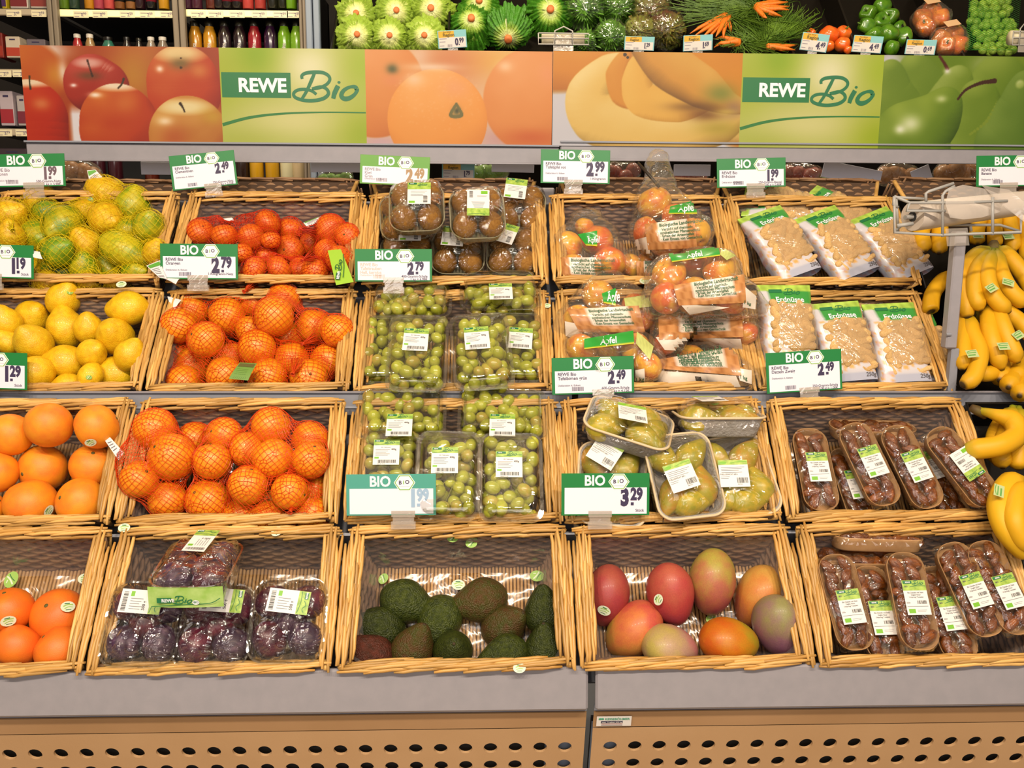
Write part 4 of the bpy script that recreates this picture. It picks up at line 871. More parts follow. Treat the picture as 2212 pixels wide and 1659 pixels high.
# ------------------------------------------------------------------ second row: loose lemons
LEM = [(137, 647, 33, 55, 20, 'yellow lemon with a green sticker, leaning topmost beside the back rim'), (278, 666, 35, 185, 5, 'yellow lemon lying alone at the back right, pointed end to the left'), (69, 688, 35, 30, 40, 'yellow lemon with its stem end showing at the back left'), (142, 710, 36, 95, 10, 'yellow lemon standing upright in the middle of the pile'), (13, 698, 30, 100, 30, 'yellow lemon cut by the frame edge below the lemon net basket'), (191, 711, 29, 80, 30, 'yellow lemon half hidden behind the upright one'), (249, 727, 37, 60, 75, 'round yellow lemon end on, right of the pile, with a bright glint'), (19, 741, 23, 120, 30, 'small yellow lemon low at the left frame edge'), (72, 742, 36, 100, 50, 'yellow lemon under the one with the stem end, above the 1.29 card'), (280, 768, 30, 60, 10, 'yellow lemon leaning on the right basket wall'), (198, 764, 29, 20, 40, 'yellow lemon with an oval sticker in the lower middle'), (142, 782, 35, 175, 15, 'yellow lemon lying flat in the front middle'), (75, 805, 34, 190, 40, 'yellow lemon beside the 1.29 card'), (248, 808, 36, 178, 5, 'yellow lemon lying long along the front right'), (196, 812, 24, 250, 20, 'yellow lemon wedged tip down at the front'), (148, 836, 28, 180, 10, 'yellow lemon mostly hidden by the front rim')]
S_ = pile(1, [t[:3] for t in LEM], .0, .9, -.09); LO = []
for (px, py, rp, a, t, lb), (c, R) in zip(LEM, S_): LO.append((place_fruit('lemon', LEMON[len(LO) % 4], c, R, axis_rot(1, a, t), lb, 'lemon', 'loose lemons in the basket'), c, R))
sphere_patch(LO[0][0], LO[0][1], LO[0][2]*1.06, 151, 631, .0075, 1, .4); sphere_patch(LO[10][0], LO[10][1], LO[10][2]*1.02, 206, 752, .0068, 0, .5); sphere_patch(LO[14][0], LO[14][1], LO[14][2], 192, 815, .006, 1)
# ------------------------------------------------------------------ third and bottom row: grapefruits
GF = [(23, 939, 46, 'grapefruit with a dark red flush at the left frame edge, back row'), (106, 918, 49, 'tall orange grapefruit in the middle of the back row'), (208, 921, 48, 'yellow grapefruit with a sticker at the back right, behind the paper tag'), (-6, 1020, 44, 'grapefruit cut by the frame edge in the middle row'), (92, 1012, 51, 'plain orange grapefruit in the centre of the third row basket'), (201, 1006, 48, 'grapefruit against the right basket wall in the middle row'), (66, 1088, 55, 'grapefruit with an oval sticker at the front left'), (174, 1084, 52, 'grapefruit with a pinkish flush at the front right'), (-24, 1100, 36, 'sliver of a grapefruit at the frame edge in the front row')]
S_ = pile(2, [t[:3]+({0: .012, 1: .034, 2: .026}.get(i, -.012),) for i, t in enumerate(GF)], -.012, .84, -.05, -.03, 1.0); GO = []
for i, ((px, py, rp, lb), (c, R)) in enumerate(zip(GF, S_)): GO.append((place_fruit('grapefruit', GRAPEF[i % 3], c, R, rrot(random.Random(i+5)), lb, 'grapefruit', 'grapefruits in the third row'), c, R))
sphere_patch(GO[2][0], GO[2][1], GO[2][2]*1.02, 196, 955, .0115, 0, .5); sphere_patch(GO[6][0], GO[6][1], GO[6][2]*1.02, 104, 1103, .0115, 0, .9)
GF = [(20, 1318, 50, 'deep orange grapefruit with a sticker at the left frame edge of the bottom row'), (126, 1330, 58, 'large grapefruit with its stem end and a sticker, bottom row'), (38, 1396, 48, 'smooth grapefruit at the front left of the bottom row'), (127, 1404, 51, 'smooth grapefruit at the front right of the bottom row')]
S_ = pile(3, [t[:3] for t in GF], -.03, .86, -.06, -.04, 1.0); GO = []
for i, ((px, py, rp, lb), (c, R)) in enumerate(zip(GF, S_)): GO.append((place_fruit('grapefruit', GRAPEF2[i % 2], c, R, axis_rot(3, 100, 50) if i == 1 else rrot(random.Random(i+15)), lb, 'grapefruit', 'grapefruits in the bottom row'), c, R))
sphere_patch(GO[0][0], GO[0][1], GO[0][2]*1.02, 18, 1341, .0125, 0, .1); sphere_patch(GO[1][0], GO[1][1], GO[1][2]*1.02, 146, 1311, .0125, 0, -.2)
# ------------------------------------------------------------------ bottom row: avocados and mangos
AV = [(884, 1302, 43, -20, 10, 0, 'dark green avocado at the back left, narrow end to the right'), (1032, 1299, 43, 190, 10, 1, 'brownish avocado at the back middle, narrow end to the left'), (1175, 1315, 39, 96, 15, 0, 'green avocado standing at the right wall below an oval sticker'), (813, 1355, 43, 160, 10, 0, 'green avocado at the left wall, narrow end to the left'), (944, 1347, 43, 235, 30, 0, 'bright green avocado in the middle, narrow end down left'), (1093, 1350, 41, 45, 35, 1, 'brown rough avocado right of the middle'), (798, 1413, 41, 140, 20, 2, 'reddish brown avocado at the front left corner'), (894, 1396, 41, 65, 20, 1, 'avocado with a rusty top in the front row'), (979, 1404, 39, 80, 60, 0, 'round end of an olive avocado in the front middle'), (1084, 1416, 38, 195, 10, 0, 'flat lying green avocado at the front, mostly behind the rim'), (1177, 1398, 41, 94, 20, 0, 'green avocado upright in the front right corner')]
S_ = pile(3, [t[:3] for t in AV], -.05, .95, -.082)
for i, ((px, py, rp, a, t, k, lb), (c, R)) in enumerate(zip(AV, S_)): place_fruit('avocado', AVO[k][i % 2], c, R, axis_rot(3, a, t), lb, 'avocado', 'loose avocados', None, (1.06, 1.06, 1.06))
def mango_mat(i, a, b_, c_):
    m = mat('mango_skin_%s' % 'abcdefgh'[i], a, .46, None, spec=.4, coat=.05, bump=.03, bscale=20); N = m.node_tree.nodes; Lk = m.node_tree.links; tc = N.new('ShaderNodeTexCoord'); n = N.new('ShaderNodeTexNoise'); n.inputs['Scale'].default_value = 1.3; n.inputs['Detail'].default_value = 5
    sx = N.new('ShaderNodeSeparateXYZ'); Lk.new(tc.outputs['Object'], sx.inputs[0]); Lk.new(tc.outputs['Object'], n.inputs['Vector']); ad = N.new('ShaderNodeMath'); ad.operation = 'MULTIPLY_ADD'; ad.inputs[1].default_value = .34; Lk.new(sx.outputs['Z'], ad.inputs[0]); Lk.new(n.outputs['Fac'], ad.inputs[2])
    r = N.new('ShaderNodeValToRGB'); e = r.color_ramp.elements; e[0].position = .15; e[0].color = S4(a); e[1].position = .85; e[1].color = S4(c_); m_ = e.new(.5); m_.color = S4(b_); Lk.new(ad.outputs[0], r.inputs[0])
    n2 = N.new('ShaderNodeTexNoise'); n2.inputs['Scale'].default_value = 26; n2.inputs['Detail'].default_value = 2; Lk.new(tc.outputs['Object'], n2.inputs['Vector']); mx = N.new('ShaderNodeMixRGB'); mx.blend_type = 'OVERLAY'; mx.inputs[0].default_value = .22; Lk.new(r.outputs[0], mx.inputs[1]); Lk.new(n2.outputs['Fac'], mx.inputs[2]); Lk.new(mx.outputs[0], N['Principled BSDF'].inputs['Base Color']); return m
MG = [(1310, 1289, 45, 80, 10, ('8e3040', 'a23c3c', 'a85440'), 'red mango with an oval sticker at the left wall', 1.38), (1448, 1282, 46, 100, 12, ('9c3a4a', 'b2403e', 'b65a44'), 'bright red mango with a pale sticker in the back middle', 1.36), (1538, 1259, 46, 88, 10, ('a8445a', 'b06a4a', 'a8a03e'), 'tall mango, green above and red below, rearmost', 1.42), (1638, 1290, 46, 66, 10, ('b0524c', 'c87a38', 'c99a48'), 'orange mango leaning against the right side', 1.40), (1681, 1352, 47, 105, 20, ('86506e', '90646e', '8c8450'), 'purple mango with a brown green side in the right corner', 1.42), (1368, 1362, 49, 48, 15, ('b09a3c', 'd07a3e', 'c04a44'), 'yellow and pink mango with a shining spot at the front left', 1.34), (1445, 1398, 45, 165, 25, ('b86a72', 'b08a72', 'b4a052'), 'pale pink and green mango in the front middle', 1.30), (1573, 1385, 46, 172, 20, ('9a9420', 'c07c18', 'c25a14'), 'orange and olive mango lying at the front', 1.32)]
def mango_mesh(seed, m):
    b = MB().lathe(circ(18, lambda z, r: (r*(1+.10*z-.04*z*z), z)), 24, 0, None, 1, .88); b.tube([(.05, 0, -.97), (.06, 0, -1.04)], [.07, .045], 7, 1)
    f = rad_noise(seed, .02); return deform(b.mesh('mango', [m, M_scar2]), lambda v: v*f(v)[:, None]+np.c_[.10*v[:, 2]**2, np.zeros(len(v)), np.zeros(len(v))])
S_ = pile(3, [t[:3] for t in MG], -.045, .98, -.075); MO = []
for i, ((px, py, rp, a, t, cols, lb, el), (c, R)) in enumerate(zip(MG, S_)): MO.append((place_fruit('mango', mango_mesh(70+i, mango_mat(i, *cols)), c, R, axis_rot(3, a, t), lb, 'mango', 'loose mangos', None, (1.15, 1.15, el*1.04)), c, R))
sphere_patch(MO[0][0], MO[0][1], MO[0][2]*1.16, 1305, 1318, .0125, 0, -.4); sphere_patch(MO[1][0], MO[1][1], MO[1][2]*1.18, 1423, 1295, .011, 0, 1.2)
# loose stickers left on liners and rims
def wall_sticker(r, px, py, d, size, k, label, rot=0., n=None): thing('fruit_sticker', label, 'sticker', PM(r, px, py, d, rot)@SC(size, size, size*.4), 'stray fruit stickers', STK[k])
for t in ((3, 978, 1162, -.012, .011, 1, 'half tucked oval sticker at the top of the avocado liner'), (3, 1018, 1174, -.02, .011, 1, 'oval green sticker high on the avocado liner'), (3, 828, 1250, -.09, .011, 1, 'oval yellow green sticker left on the avocado basket floor', 1.), (3, 990, 1263, -.09, .013, 0, 'pale oval sticker behind the avocados in the middle'), (3, 1160, 1244, -.09, .014, 1, 'large oval sticker behind the rightmost upright avocado'), (3, 1206, 1315, -.04, .012, 1, 'green sticker on the right liner wall beside the avocados', 1.4), (3, 1702, 1266, -.04, .011, 1, 'green sticker on the right liner wall beside the mangos', 1.4), (3, 1537, 1338, -.09, .011, 1, 'dark green sticker between the mangos on the basket floor'), (3, 24, 1252, -.085, .016, 1, 'green sticker upright behind the bottom row grapefruits', 1.4), (3, 183, 1250, -.08, .013, 0, 'half white sticker behind the bottom row grapefruits', -.1), (3, 268, 1140, .012, .011, 0, 'green and white sticker on the corner rim above the plums'), (3, 598, 1148, .010, .011, 0, 'crumpled sticker on the rim above the plums', .5), (3, 1122, 1443, .012, .011, 0, 'sticker on the front rim below the avocados'), (0, 533, 445, -.06, .010, 1, 'oval sticker on the liner behind the clementines', .4), (1, 1182, 660, .012, .008, 0, 'round white sticker on the rim between grapes and apples'), (0, 262, 614, .012, .011, 0, 'sticker on the rim below the lemon nets'), (0, 1392, 607, .012, .011, 0, 'torn sticker on the rim below the top row apples'), (2, 1543, 868, .010, .010, 1, 'yellow green sticker on the back rim above the pears')): wall_sticker(*t)
# ------------------------------------------------------------------ packed goods
F_wrap = film('cling_film', (.98, .97, .95), .045, .6, .05, .9, 16)
F_wrap2 = film('crumpled_film', (.98, .97, .95), .06, .7, .06, 1.0, 24)
F_tub = film('clear_tub', (.965, .97, .94), .08, .75, .05, .15, 12)
F_bag = film('clear_bag', (.98, .97, .95), .05, .6, .08, .9, 16, .04, (.9, .82, .66))
M_lab = mat('label_white', 'e6e3de', .42, spec=.4); M_labg = mat('label_leaf_green', 'b4cc5a', .42, '7fa53a', 90); M_labd = mat('label_brand_green', '1c7044', .45); M_labi = mat('label_ink', '5f5a5c', .5); M_labs = mat('label_bio_green', '76b62a', .45); M_labk = mat('label_black', '3a3634', .5)
LMATS = [M_lab, M_labg, M_labd, M_labi, M_labs, M_labk, M_white]
def label_mesh(w, h, kind, name='paper_label', wave=.001):
    """printed pack label lying in x, y"""
    b = MB(); ar = w/h; e = .0005
    b.box((0, 0, .0001), (w, h, .0004), 0)
    def lines(x, y, ww, k, dy, t=.0011):
        for i in range(k): b.rect(x, y-i*dy, x+ww*(1-.25*((i*7) % 3)/2), y-i*dy+t, e, 3)
    def bars(x, y, ww, hh, vert=False, mi=5):
        rr = random.Random(int(x*1e5)); t = 0
        while t < ww:
            q = rr.choice((.0006, .001, .0016)); b.rect(*((x+t, y, x+t+q, y+hh) if not vert else (x, y+t, x+hh, y+t+q)), e, mi); t += q+rr.choice((.0006, .001))
    if kind == 'date':
        b.rect(-w/2, h*.2, w/2, h/2, e, 1); b.rect(-w*.46, h*.40, -w*.08, h*.48, e*2, 2); b.text('REWE', -w*.36, h*.42, h*.055, e*3, 6, None, .03); logo_geo(b, -w*.06, h*.49, w*.00115, e*2, 2, None, 1.3)
        b.text('BIO', -w*.42, h*.30, h*.06, e*2, 3, None, .03); b.ribbon([(-w*.2, h*.305), (w*.1, h*.335), (w*.48, h*.33)], h*.013, e*2, 2)
        for i, t in enumerate(('Bio Datteln mit Stein', 'Deglet Nour', 'Ursprung Tunesien')): b.text(t, 0, h*(.12-.065*i), h*.062, e, 3, None, .022, 'c', .9)
        b.text('250g', -w*.46, -h*.17, h*.06, e, 3, None, .02); bars(0, -h*.19, w*.42, h*.10); lines(-w*.45, -h*.26, w*.88, 1, .1, h*.012); b.rect(-w*.42, -h*.45, -w*.14, -h*.33, e, 4); lines(-w*.06, -h*.37, w*.4, 2, h*.04, h*.008)
    elif kind == 'grape':
        b.rect(-w/2, h*.27, w/2, h/2, e, 1); b.rect(-w*.46, h*.40, -w*.12, h*.48, e*2, 2); b.text('REWE', -w*.40, h*.415, h*.05, e*3, 6, None, .03); logo_geo(b, -w*.08, h*.48, w*.00095, e*2, 2, None, 1.3); b.ribbon([(-w*.45, h*.28), (0, h*.33), (w*.48, h*.37)], h*.012, e*2, 2)
        b.text('BIO Tafeltrauben', -w*.2, h*.17, h*.055, e, 3, None, .02, 'l', .9); b.text('400g', w*.18, h*.08, h*.095, e, 5, None, .03); lines(-w*.42, h*.09, w*.55, 5, h*.055, h*.014); b.rect(-w*.45, -h*.26, -w*.28, -h*.19, e, 4); bars(-w*.32, -h*.43, w*.7, h*.13); b.text('4388040177164', -w*.34, -h*.485, h*.045, e, 5, None, .01)
    elif kind == 'pear':
        b.rect(-w/2, h*.32, w/2, h/2, e, 1); b.ribbon([(-w*.1, h*.38), (w*.2, h*.43), (w*.48, h*.44)], h*.02, e*2, 4); b.ball((-w*.33, h*.40, e), (w*.12, h*.055, .0002), 12, 4, 4)
        lines(-w*.42, h*.22, w*.8, 3, h*.06, h*.014); b.text('FUELLGEWICHT 600 g', -w*.46, -h*.06, h*.075, e, 5, None, .02, 'l', .84); lines(-w*.42, h*.03, w*.7, 1, .1, h*.014); lines(-w*.46, -h*.13, w*.3, 2, h*.06, h*.014); bars(w*.08, -h*.36, w*.36, h*.20); b.text('4007963', w*.08, -h*.42, h*.05, e, 5, None, .01)
    elif kind == 'plum':
        b.rect(w*.22, -h/2, w/2, h/2, e, 1); b.rect(w*.37, h*.16, w*.46, h*.44, e*2, 2); b.text('REWE', w*.44, h*.18, w*.06, e*3, 6, None, .03, rot=PI/2); b.ribbon([(w*.25, -h*.45), (w*.3, 0), (w*.29, h*.48)], w*.012, e*2, 2); b.ribbon([(w*.4, -h*.4), (w*.36, -h*.25), (w*.43, -h*.1), (w*.38, h*.1)], w*.012, e*2, 2)
        bars(-w*.44, -h*.42, h*.8, w*.11, True); b.rect(-w*.27, h*.2, -w*.18, h*.42, e, 4); b.text('500 g', w*.12, -h*.36, w*.10, e, 5, None, .02, rot=PI/2); lines(-w*.25, h*.1, w*.3, 5, h*.11, h*.022)
    elif kind == 'kiwi':
        b.rect(-w/2, h*.18, w/2, h/2, e, 1); b.rect(-w*.45, h*.40, -w*.1, h*.48, e*2, 2); b.text('REWE', -w*.38, h*.415, h*.05, e*3, 6, None, .03); logo_geo(b, -w*.06, h*.48, w*.0010, e*2, 2, None, 1.3); lines(-w*.36, h*.08, w*.7, 4, h*.07, h*.014); b.rect(-w*.44, -h*.46, -w*.18, -h*.36, e, 4); bars(w*.18, -h*.44, h*.3, w*.18, True); b.rect(-w/2, -h*.35, w*.1, -h*.18, e, 0)
    elif kind == 'kiwi2':
        b.rect(-w/2, -h/2, w/2, -h*.22, e, 1); b.ribbon([(-w*.48, -h*.46), (0, -h*.42), (w*.3, -h*.46)], h*.014, e*2, 2); bars(-w*.4, h*.2, h*.24, w*.16, True); b.rect(w*.12, h*.34, w*.42, h*.46, e, 4); lines(-w*.05, h*.26, w*.45, 2, h*.04, h*.012)
        for i in range(5): b.rect(-w*.3+w*.03*i, h*.02-i*h*.05, w*.3-w*.02*i, h*.034-i*h*.05, e, 3)
    return b.mesh(name, LMATS, False)
def ring(a, b, r, n=6):
    out = []
    for q, (sx, sy) in enumerate(((1, 1), (-1, 1), (-1, -1), (1, -1))):
        for j in range(n+1): t = q*PI/2+PI/2*j/n; out.append((sx*(a-r)+r*math.cos(t), sy*(b-r)+r*math.sin(t)))
    return out
def loft(b, rings, mi=0, cap0=False, cap1=False, M=None):
    n = len(rings[0]); V = [p for r_ in rings for p in r_]; F = [(i*n+j, i*n+(j+1) % n, (i+1)*n+(j+1) % n, (i+1)*n+j) for i in range(len(rings)-1) for j in range(n)]
    if cap0: F.append(tuple(range(n-1, -1, -1)))
    if cap1: F.append(tuple((len(rings)-1)*n+j for j in range(n)))
    return b.add(V, F, mi, M)
def tray_mesh(name, w, l, h, r, taper, th, m, lipw=0., M=None):
    R = lambda a, z, e=0.: [(x, y, z+e*(y/l)) for x, y in ring(w/2-a, l/2-a, max(.003, r-a))]
    b = MB(); loft(b, [R(taper+.004, .0), R(taper, .003), R(-.0, h), R(-lipw, h), R(-lipw+th*.3, h+th*.6), R(th, h), R(taper+th, .003+th), R(taper+th+.005, .001+th)], 0, True, True); return b.mesh(name, m, True, 40)
def dome_mesh(name, w, l, h, top, r, m, seed=0, wr=.0016, sag=.35, nu=22, nv=26):
    """film pulled over a tray: rounded sheet from the rim up over the goods"""
    rr = np.random.RandomState(seed); D = rr.randn(6, 2)*60; ph = rr.rand(6)*6.28
    def f(u, v):
        x, y = 2*u-1, 2*v-1; e = 6.
        k = (abs(x)**e+abs(y)**e)**(1/e); m_ = max(abs(x), abs(y), 1e-6); x2, y2 = (x*m_/max(k, 1e-6), y*m_/max(k, 1e-6)) if k > 1e-6 else (0, 0)
        q = min(1, m_); z = h+top*(1-q**3)**.8
        if q > .93: z -= (q-.93)/.07*h*.45
        z += wr*math.sin(D[0, 0]*x2*w+D[0, 1]*y2*l+ph[0])*(1-q**8)+wr*.7*math.sin(D[1, 0]*x2*w+D[1, 1]*y2*l+ph[1])
        return (x2*(w/2+.001), y2*(l/2+.001), z)
    b = MB().grid(f, nu, nv); return b.mesh(name, m)
LB_DATE = label_mesh(.042, .060, 'date'); LB_GR = label_mesh(.050, .052, 'grape'); LB_PE = label_mesh(.056, .054, 'pear'); LB_PL = label_mesh(.072, .040, 'plum'); LB_KI = label_mesh(.050, .056, 'kiwi'); LB_K2 = label_mesh(.048, .066, 'kiwi2')
# ---- dates
M_date = mat('date_skin', '5c2c0a', .22, '8a4a14', 3, var=.35, bump=.35, bscale=9, spec=.6, coat=.3, stretch=(1, 1, .5))
M_card = mat('wood_tray', 'c59a6b', .6, 'b98c5e', 60, spec=.3)
def date_mesh(s):
    b = MB().lathe(circ(10, lambda z, r: (r*(1+.05*math.sin(z*3)), z)), 12); f = rad_noise(80+s, .05, 8, 4); return deform(b.mesh('date', M_date), lambda v: v*f(v)[:, None])
DATE = [date_mesh(k) for k in range(4)]
DT_TRAY = tray_mesh('card_tray', .070, .172, .026, .030, .006, .0016, M_card); DT_FILM = dome_mesh('film_cover', .070, .172, .026, .012, .03, F_wrap, 3, .0012)
GRP = {}
def dress(root, kind, parts):
    for nm, me, M, lab in parts: ob(nm, me, root, M, lab)
def date_tray(M, label, group, seed, lab=True, labrot=0., laby=.0, flip=False):
    root = thing('date_tray', label, 'tray of dates', M, group); rr = random.Random(seed); ob('card_tray', DT_TRAY, root)
    for i in range(9):
        for s in (-1, 1):
            a = rr.uniform(-.7, .7)+PI/2*(rr.random() < .2); y = -.064+.016*i+rr.uniform(-.003, .003)
            ob('date', DATE[rr.randrange(4)], root, TR(s*.0145+rr.uniform(-.003, .003), y, .021+rr.uniform(-.002, .004))@RZ(a)@RX(PI/2+rr.uniform(-.2, .2))@SC(.0095, .0095, .0185*rr.uniform(.85, 1.08)))
    ob('film_cover', DT_FILM, root, label='clear film cover')
    if lab: ob('paper_label', LB_DATE, root, TR(0, laby, .0412)@RZ(labrot)@RX(0))
    return root
GD = 'date trays in the third row'
for px, py, d, rz, rx, lr, ly, lb in ((1752, 1022, -.022, 0.02, .05, 0, -.002, 'upright date tray with a white label at the left wall of the third row basket'), (1866, 1010, .004, .28, .10, 0, 0, 'leaning date tray, second from the left, its label fully visible'), (1956, 1015, .0, .30, .12, 0, -.004, 'leaning date tray in the middle right, parallel to the one on its left'), (2064, 1016, .018, .50, .1, PI, .0, 'strongly tilted date tray over the right rim with an upside down label'), (1838, 1062, -.05, .12, .0, 0, 0, 'date tray mostly buried under the two leaning trays'), (2010, 1050, -.055, .3, .0, 0, .03, 'date tray in shade under the tilted right tray')): date_tray(PM(2, px, py, d, rz, rx), lb, GD, px, True, lr, ly)
date_tray(PM(2, 1880, 946, -.03, PI/2-.02, 0, .75), 'date tray lying crosswise behind the leaning ones', GD, 5, False)
GD = 'date trays in the bottom row'
for px, py, d, rz, rx, lr, ly, lb in ((1815, 1304, -.018, .10, .1, 0, -.012, 'date tray at the left of the bottom right basket with a visible wooden edge'), (1884, 1330, -.03, .02, .05, 0, -.012, 'date tray half hidden between two trays, small label showing'), (1957, 1302, .012, .01, .1, 0, .002, 'date tray standing foremost in the middle of the bottom right basket'), (2032, 1330, -.032, .10, .05, 0, -.004, 'date tray in shade right of the foremost one'), (2079, 1277, .0, .24, .1, 0, -.006, 'date tray showing its long wooden side on the left'), (2146, 1274, .002, .22, .06, 0, -.012, 'date tray at the right end with a bright glint below its label')): date_tray(PM(3, px, py, d, rz, rx), lb, GD, px, True, lr, ly)
date_tray(PM(3, 1890, 1186, -.03, PI/2-.04, 0, 1.0), 'date tray lying crosswise at the back, upper of two', GD, 8, False); date_tray(PM(3, 1850, 1228, -.045, PI/2-.02, 0, .8), 'date tray lying crosswise at the back, lower of two', GD, 9, False)
# ---- pears
M_pear = mat('pear_skin', 'c8ac34', .36, 'a09a2e', 2.2, var=.1, bump=.04, bscale=20, coat=.12); M_pearr = mat('pear_skin_russet', 'c08a2e', .42, 'a4982e', 1.6, var=.1, bump=.05, bscale=22, coat=.1); M_stem = mat('fruit_stem', '4e3418', .7)
M_pulp = mat('pulp_tray', 'b0aba6', .8, 'a09a95', 60, bump=.25, bscale=160, spec=.2); M_pulpe = mat('pulp_edge', 'd9c09a', .7)
def pear_mesh(s, m):
    b = MB().lathe(pear_prof(.52, 1.3), 20); b.tube([(0, 0, 1.27), (.04, 0, 1.45), (.12, 0, 1.6)], [.05, .04, .055], 6, 1); f = rad_noise(90+s, .03); return deform(b.mesh('pear', [m, M_stem]), lambda v: v*f(v)[:, None])
PEAR = [pear_mesh(0, M_pear), pear_mesh(1, M_pear), pear_mesh(2, M_pearr)]
PE_TRAY = tray_mesh('pulp_tray', .128, .166, .040, .028, .014, .003, M_pulp, .002); PE_FILM = dome_mesh('film_cover', .130, .168, .040, .032, .03, F_wrap, 4, .0014)
PE_RIM = MB().tube([(x, y, .0405) for x, y in ring(.0655, .0845, .028)]+[(.0655, .0565, .0405)], .0026, 6).mesh('tray_rim', M_pulpe)
def pear_tray(M, label, seed, laby=-.01, lrot=0., lab=True):
    root = thing('pear_tray', label, 'tray of pears', M, 'wrapped pear trays'); rr = random.Random(seed); ob('pulp_tray', PE_TRAY, root)
    for x, y, a in ((-.031, .038, .5), (.028, .042, 2.4), (-.030, -.038, -.6), (.032, -.020, 3.4), (.006, -.052, 1.4)):
        ob('pear', PEAR[rr.randrange(3)], root, TR(x, y, .032)@RZ(a+rr.uniform(-.3, .3))@RX(PI/2)@SC(.029, .029, .034))
    ob('tray_rim', PE_RIM, root, label='cream cut rim'); ob('film_cover', PE_FILM, root, label='clear cling film')
    if lab: ob('paper_label', LB_PE, root, TR(-.018, laby, .073)@RZ(lrot)@RX(.05))
    return root
def vrot(px, py, r, d, up, out, roll=0.): pass
pear_tray(PM(2, 1348, 948, .006, 1.22, .0, .55), 'pear tray lying tilted on top at the back left, grey pulp side forward', 1, .0, -1.35); pear_tray(PM(2, 1547, 936, -.012, 1.57, 0, .95), 'pear tray on its side at the back right, grey pulp flank forward', 2, .02, -1.4)
pear_tray(PM(2, 1466, 1042, -.006, .13, .05, .06), 'pear tray with cream rim and slanting label in the centre', 3, -.012, .2); pear_tray(PM(2, 1586, 1044, -.034, .16, .0, -.05), 'pear tray at the right wall with a straight label', 4, -.006, -.16); pear_tray(PM(2, 1316, 1062, -.035, -.1, .0), 'pear tray mostly behind the 3.29 price card', 5, .05, -.5)
# ---- plums
M_plum = mat('plum_skin', '43182c', .38, '6a2236', 1.6, var=.25, coat=.15, bump=.02, bscale=12, contrast=(.4, .65)); M_bloom = mat('plum_bloom', '3a2038', .5, '7a6072', 2.2, var=.2, contrast=(.5, .75))
def plum_mesh(s, m):
    b = MB().ball((0, 0, 0), (1, 1, 1.12), 20, 14); f = rad_noise(100+s, .02)
    return deform(b.mesh('plum', m), lambda v: v*(f(v)*(1-.07*np.exp(-(np.arctan2(v[:, 1], v[:, 0])/.22)**2)))[:, None])
PLUM = [plum_mesh(0, M_plum), plum_mesh(1, M_bloom), plum_mesh(2, M_plum)]
PL_TRAY = tray_mesh('clear_tray', .128, .142, .050, .030, .010, .0012, F_tub, .003); PL_FILM = dome_mesh('film_cover', .130, .144, .050, .024, .03, F_wrap2, 5, .0032)
def plum_tray(M, label, seed, lx=.0, ly=.02, lrot=0., lab=True):
    root = thing('plum_tray', label, 'tray of plums', M, 'wrapped plum trays'); rr = random.Random(seed); ob('clear_tray', PL_TRAY, root, label='clear plastic tray')
    for x, y in ((-.031, .034), (.031, .034), (-.031, -.030), (.031, -.030), (0, .004)): ob('plum', PLUM[rr.randrange(3)], root, TR(x, y, .036-(.006 if x == 0 else 0))@rrot(rr).to_4x4()@SC(.0295))
    ob('film_cover', PL_FILM, root, label='clear crinkled film')
    if lab: ob('paper_label', LB_PL, root, TR(lx, ly, .0775)@RZ(lrot))
    return root
top = plum_tray(PM(3, 434, 1270, .030, 0.0, -.70), 'plum tray set on top of the others with a printed green front band', 1, .0, .03, PI/2-.1)
plum_tray(PM(3, 330, 1360, -.03, -.03, .05), 'plum tray at the left wall of the bottom row basket', 2, .0, .032, -.05); plum_tray(PM(3, 480, 1364, -.035, -.02, .05), 'plum tray in the middle with reddish plums below the green band', 3, .015, .038, -.05); plum_tray(PM(3, 634, 1352, -.03, .0, .05), 'plum tray at the right wall with a wavy label', 4, .004, .026, -.12)
b = MB(); w, h = .124, .036; A = RX(PI/2)
b.grid(lambda u, v: ((u-.5)*w, .004*math.sin(PI*u)*-1, v*h), 8, 1, 0)
b.rect(-.046, .009, -.022, .018, .0052, 1, A); b.text('REWE', -.038, .0108, .008, .0056, 2, A, .03); logo_geo(b, -.020, .021, .00008, .0052, 1, A, 1.4); b.ribbon([(-.056, .003), (0, .006), (.04, .008), (.058, .017)], .0013, .0050, 1, A); b.poly([(.018+.006*math.cos(i*PI/4), .010+.0042*math.sin(i*PI/4)) for i in range(8)], 2, A, .0058); b.text('BIO', .0145, .0088, .005, .006, 1, A, .03)
ob('printed_band', b.mesh('printed_band', [mat('leaf_band', '8fb84e', .4, 'b4cf7c', 40), M_labd, M_white], True), top, TR(0, -.0735, .012)@RX(-.16), 'green leafy printed band')
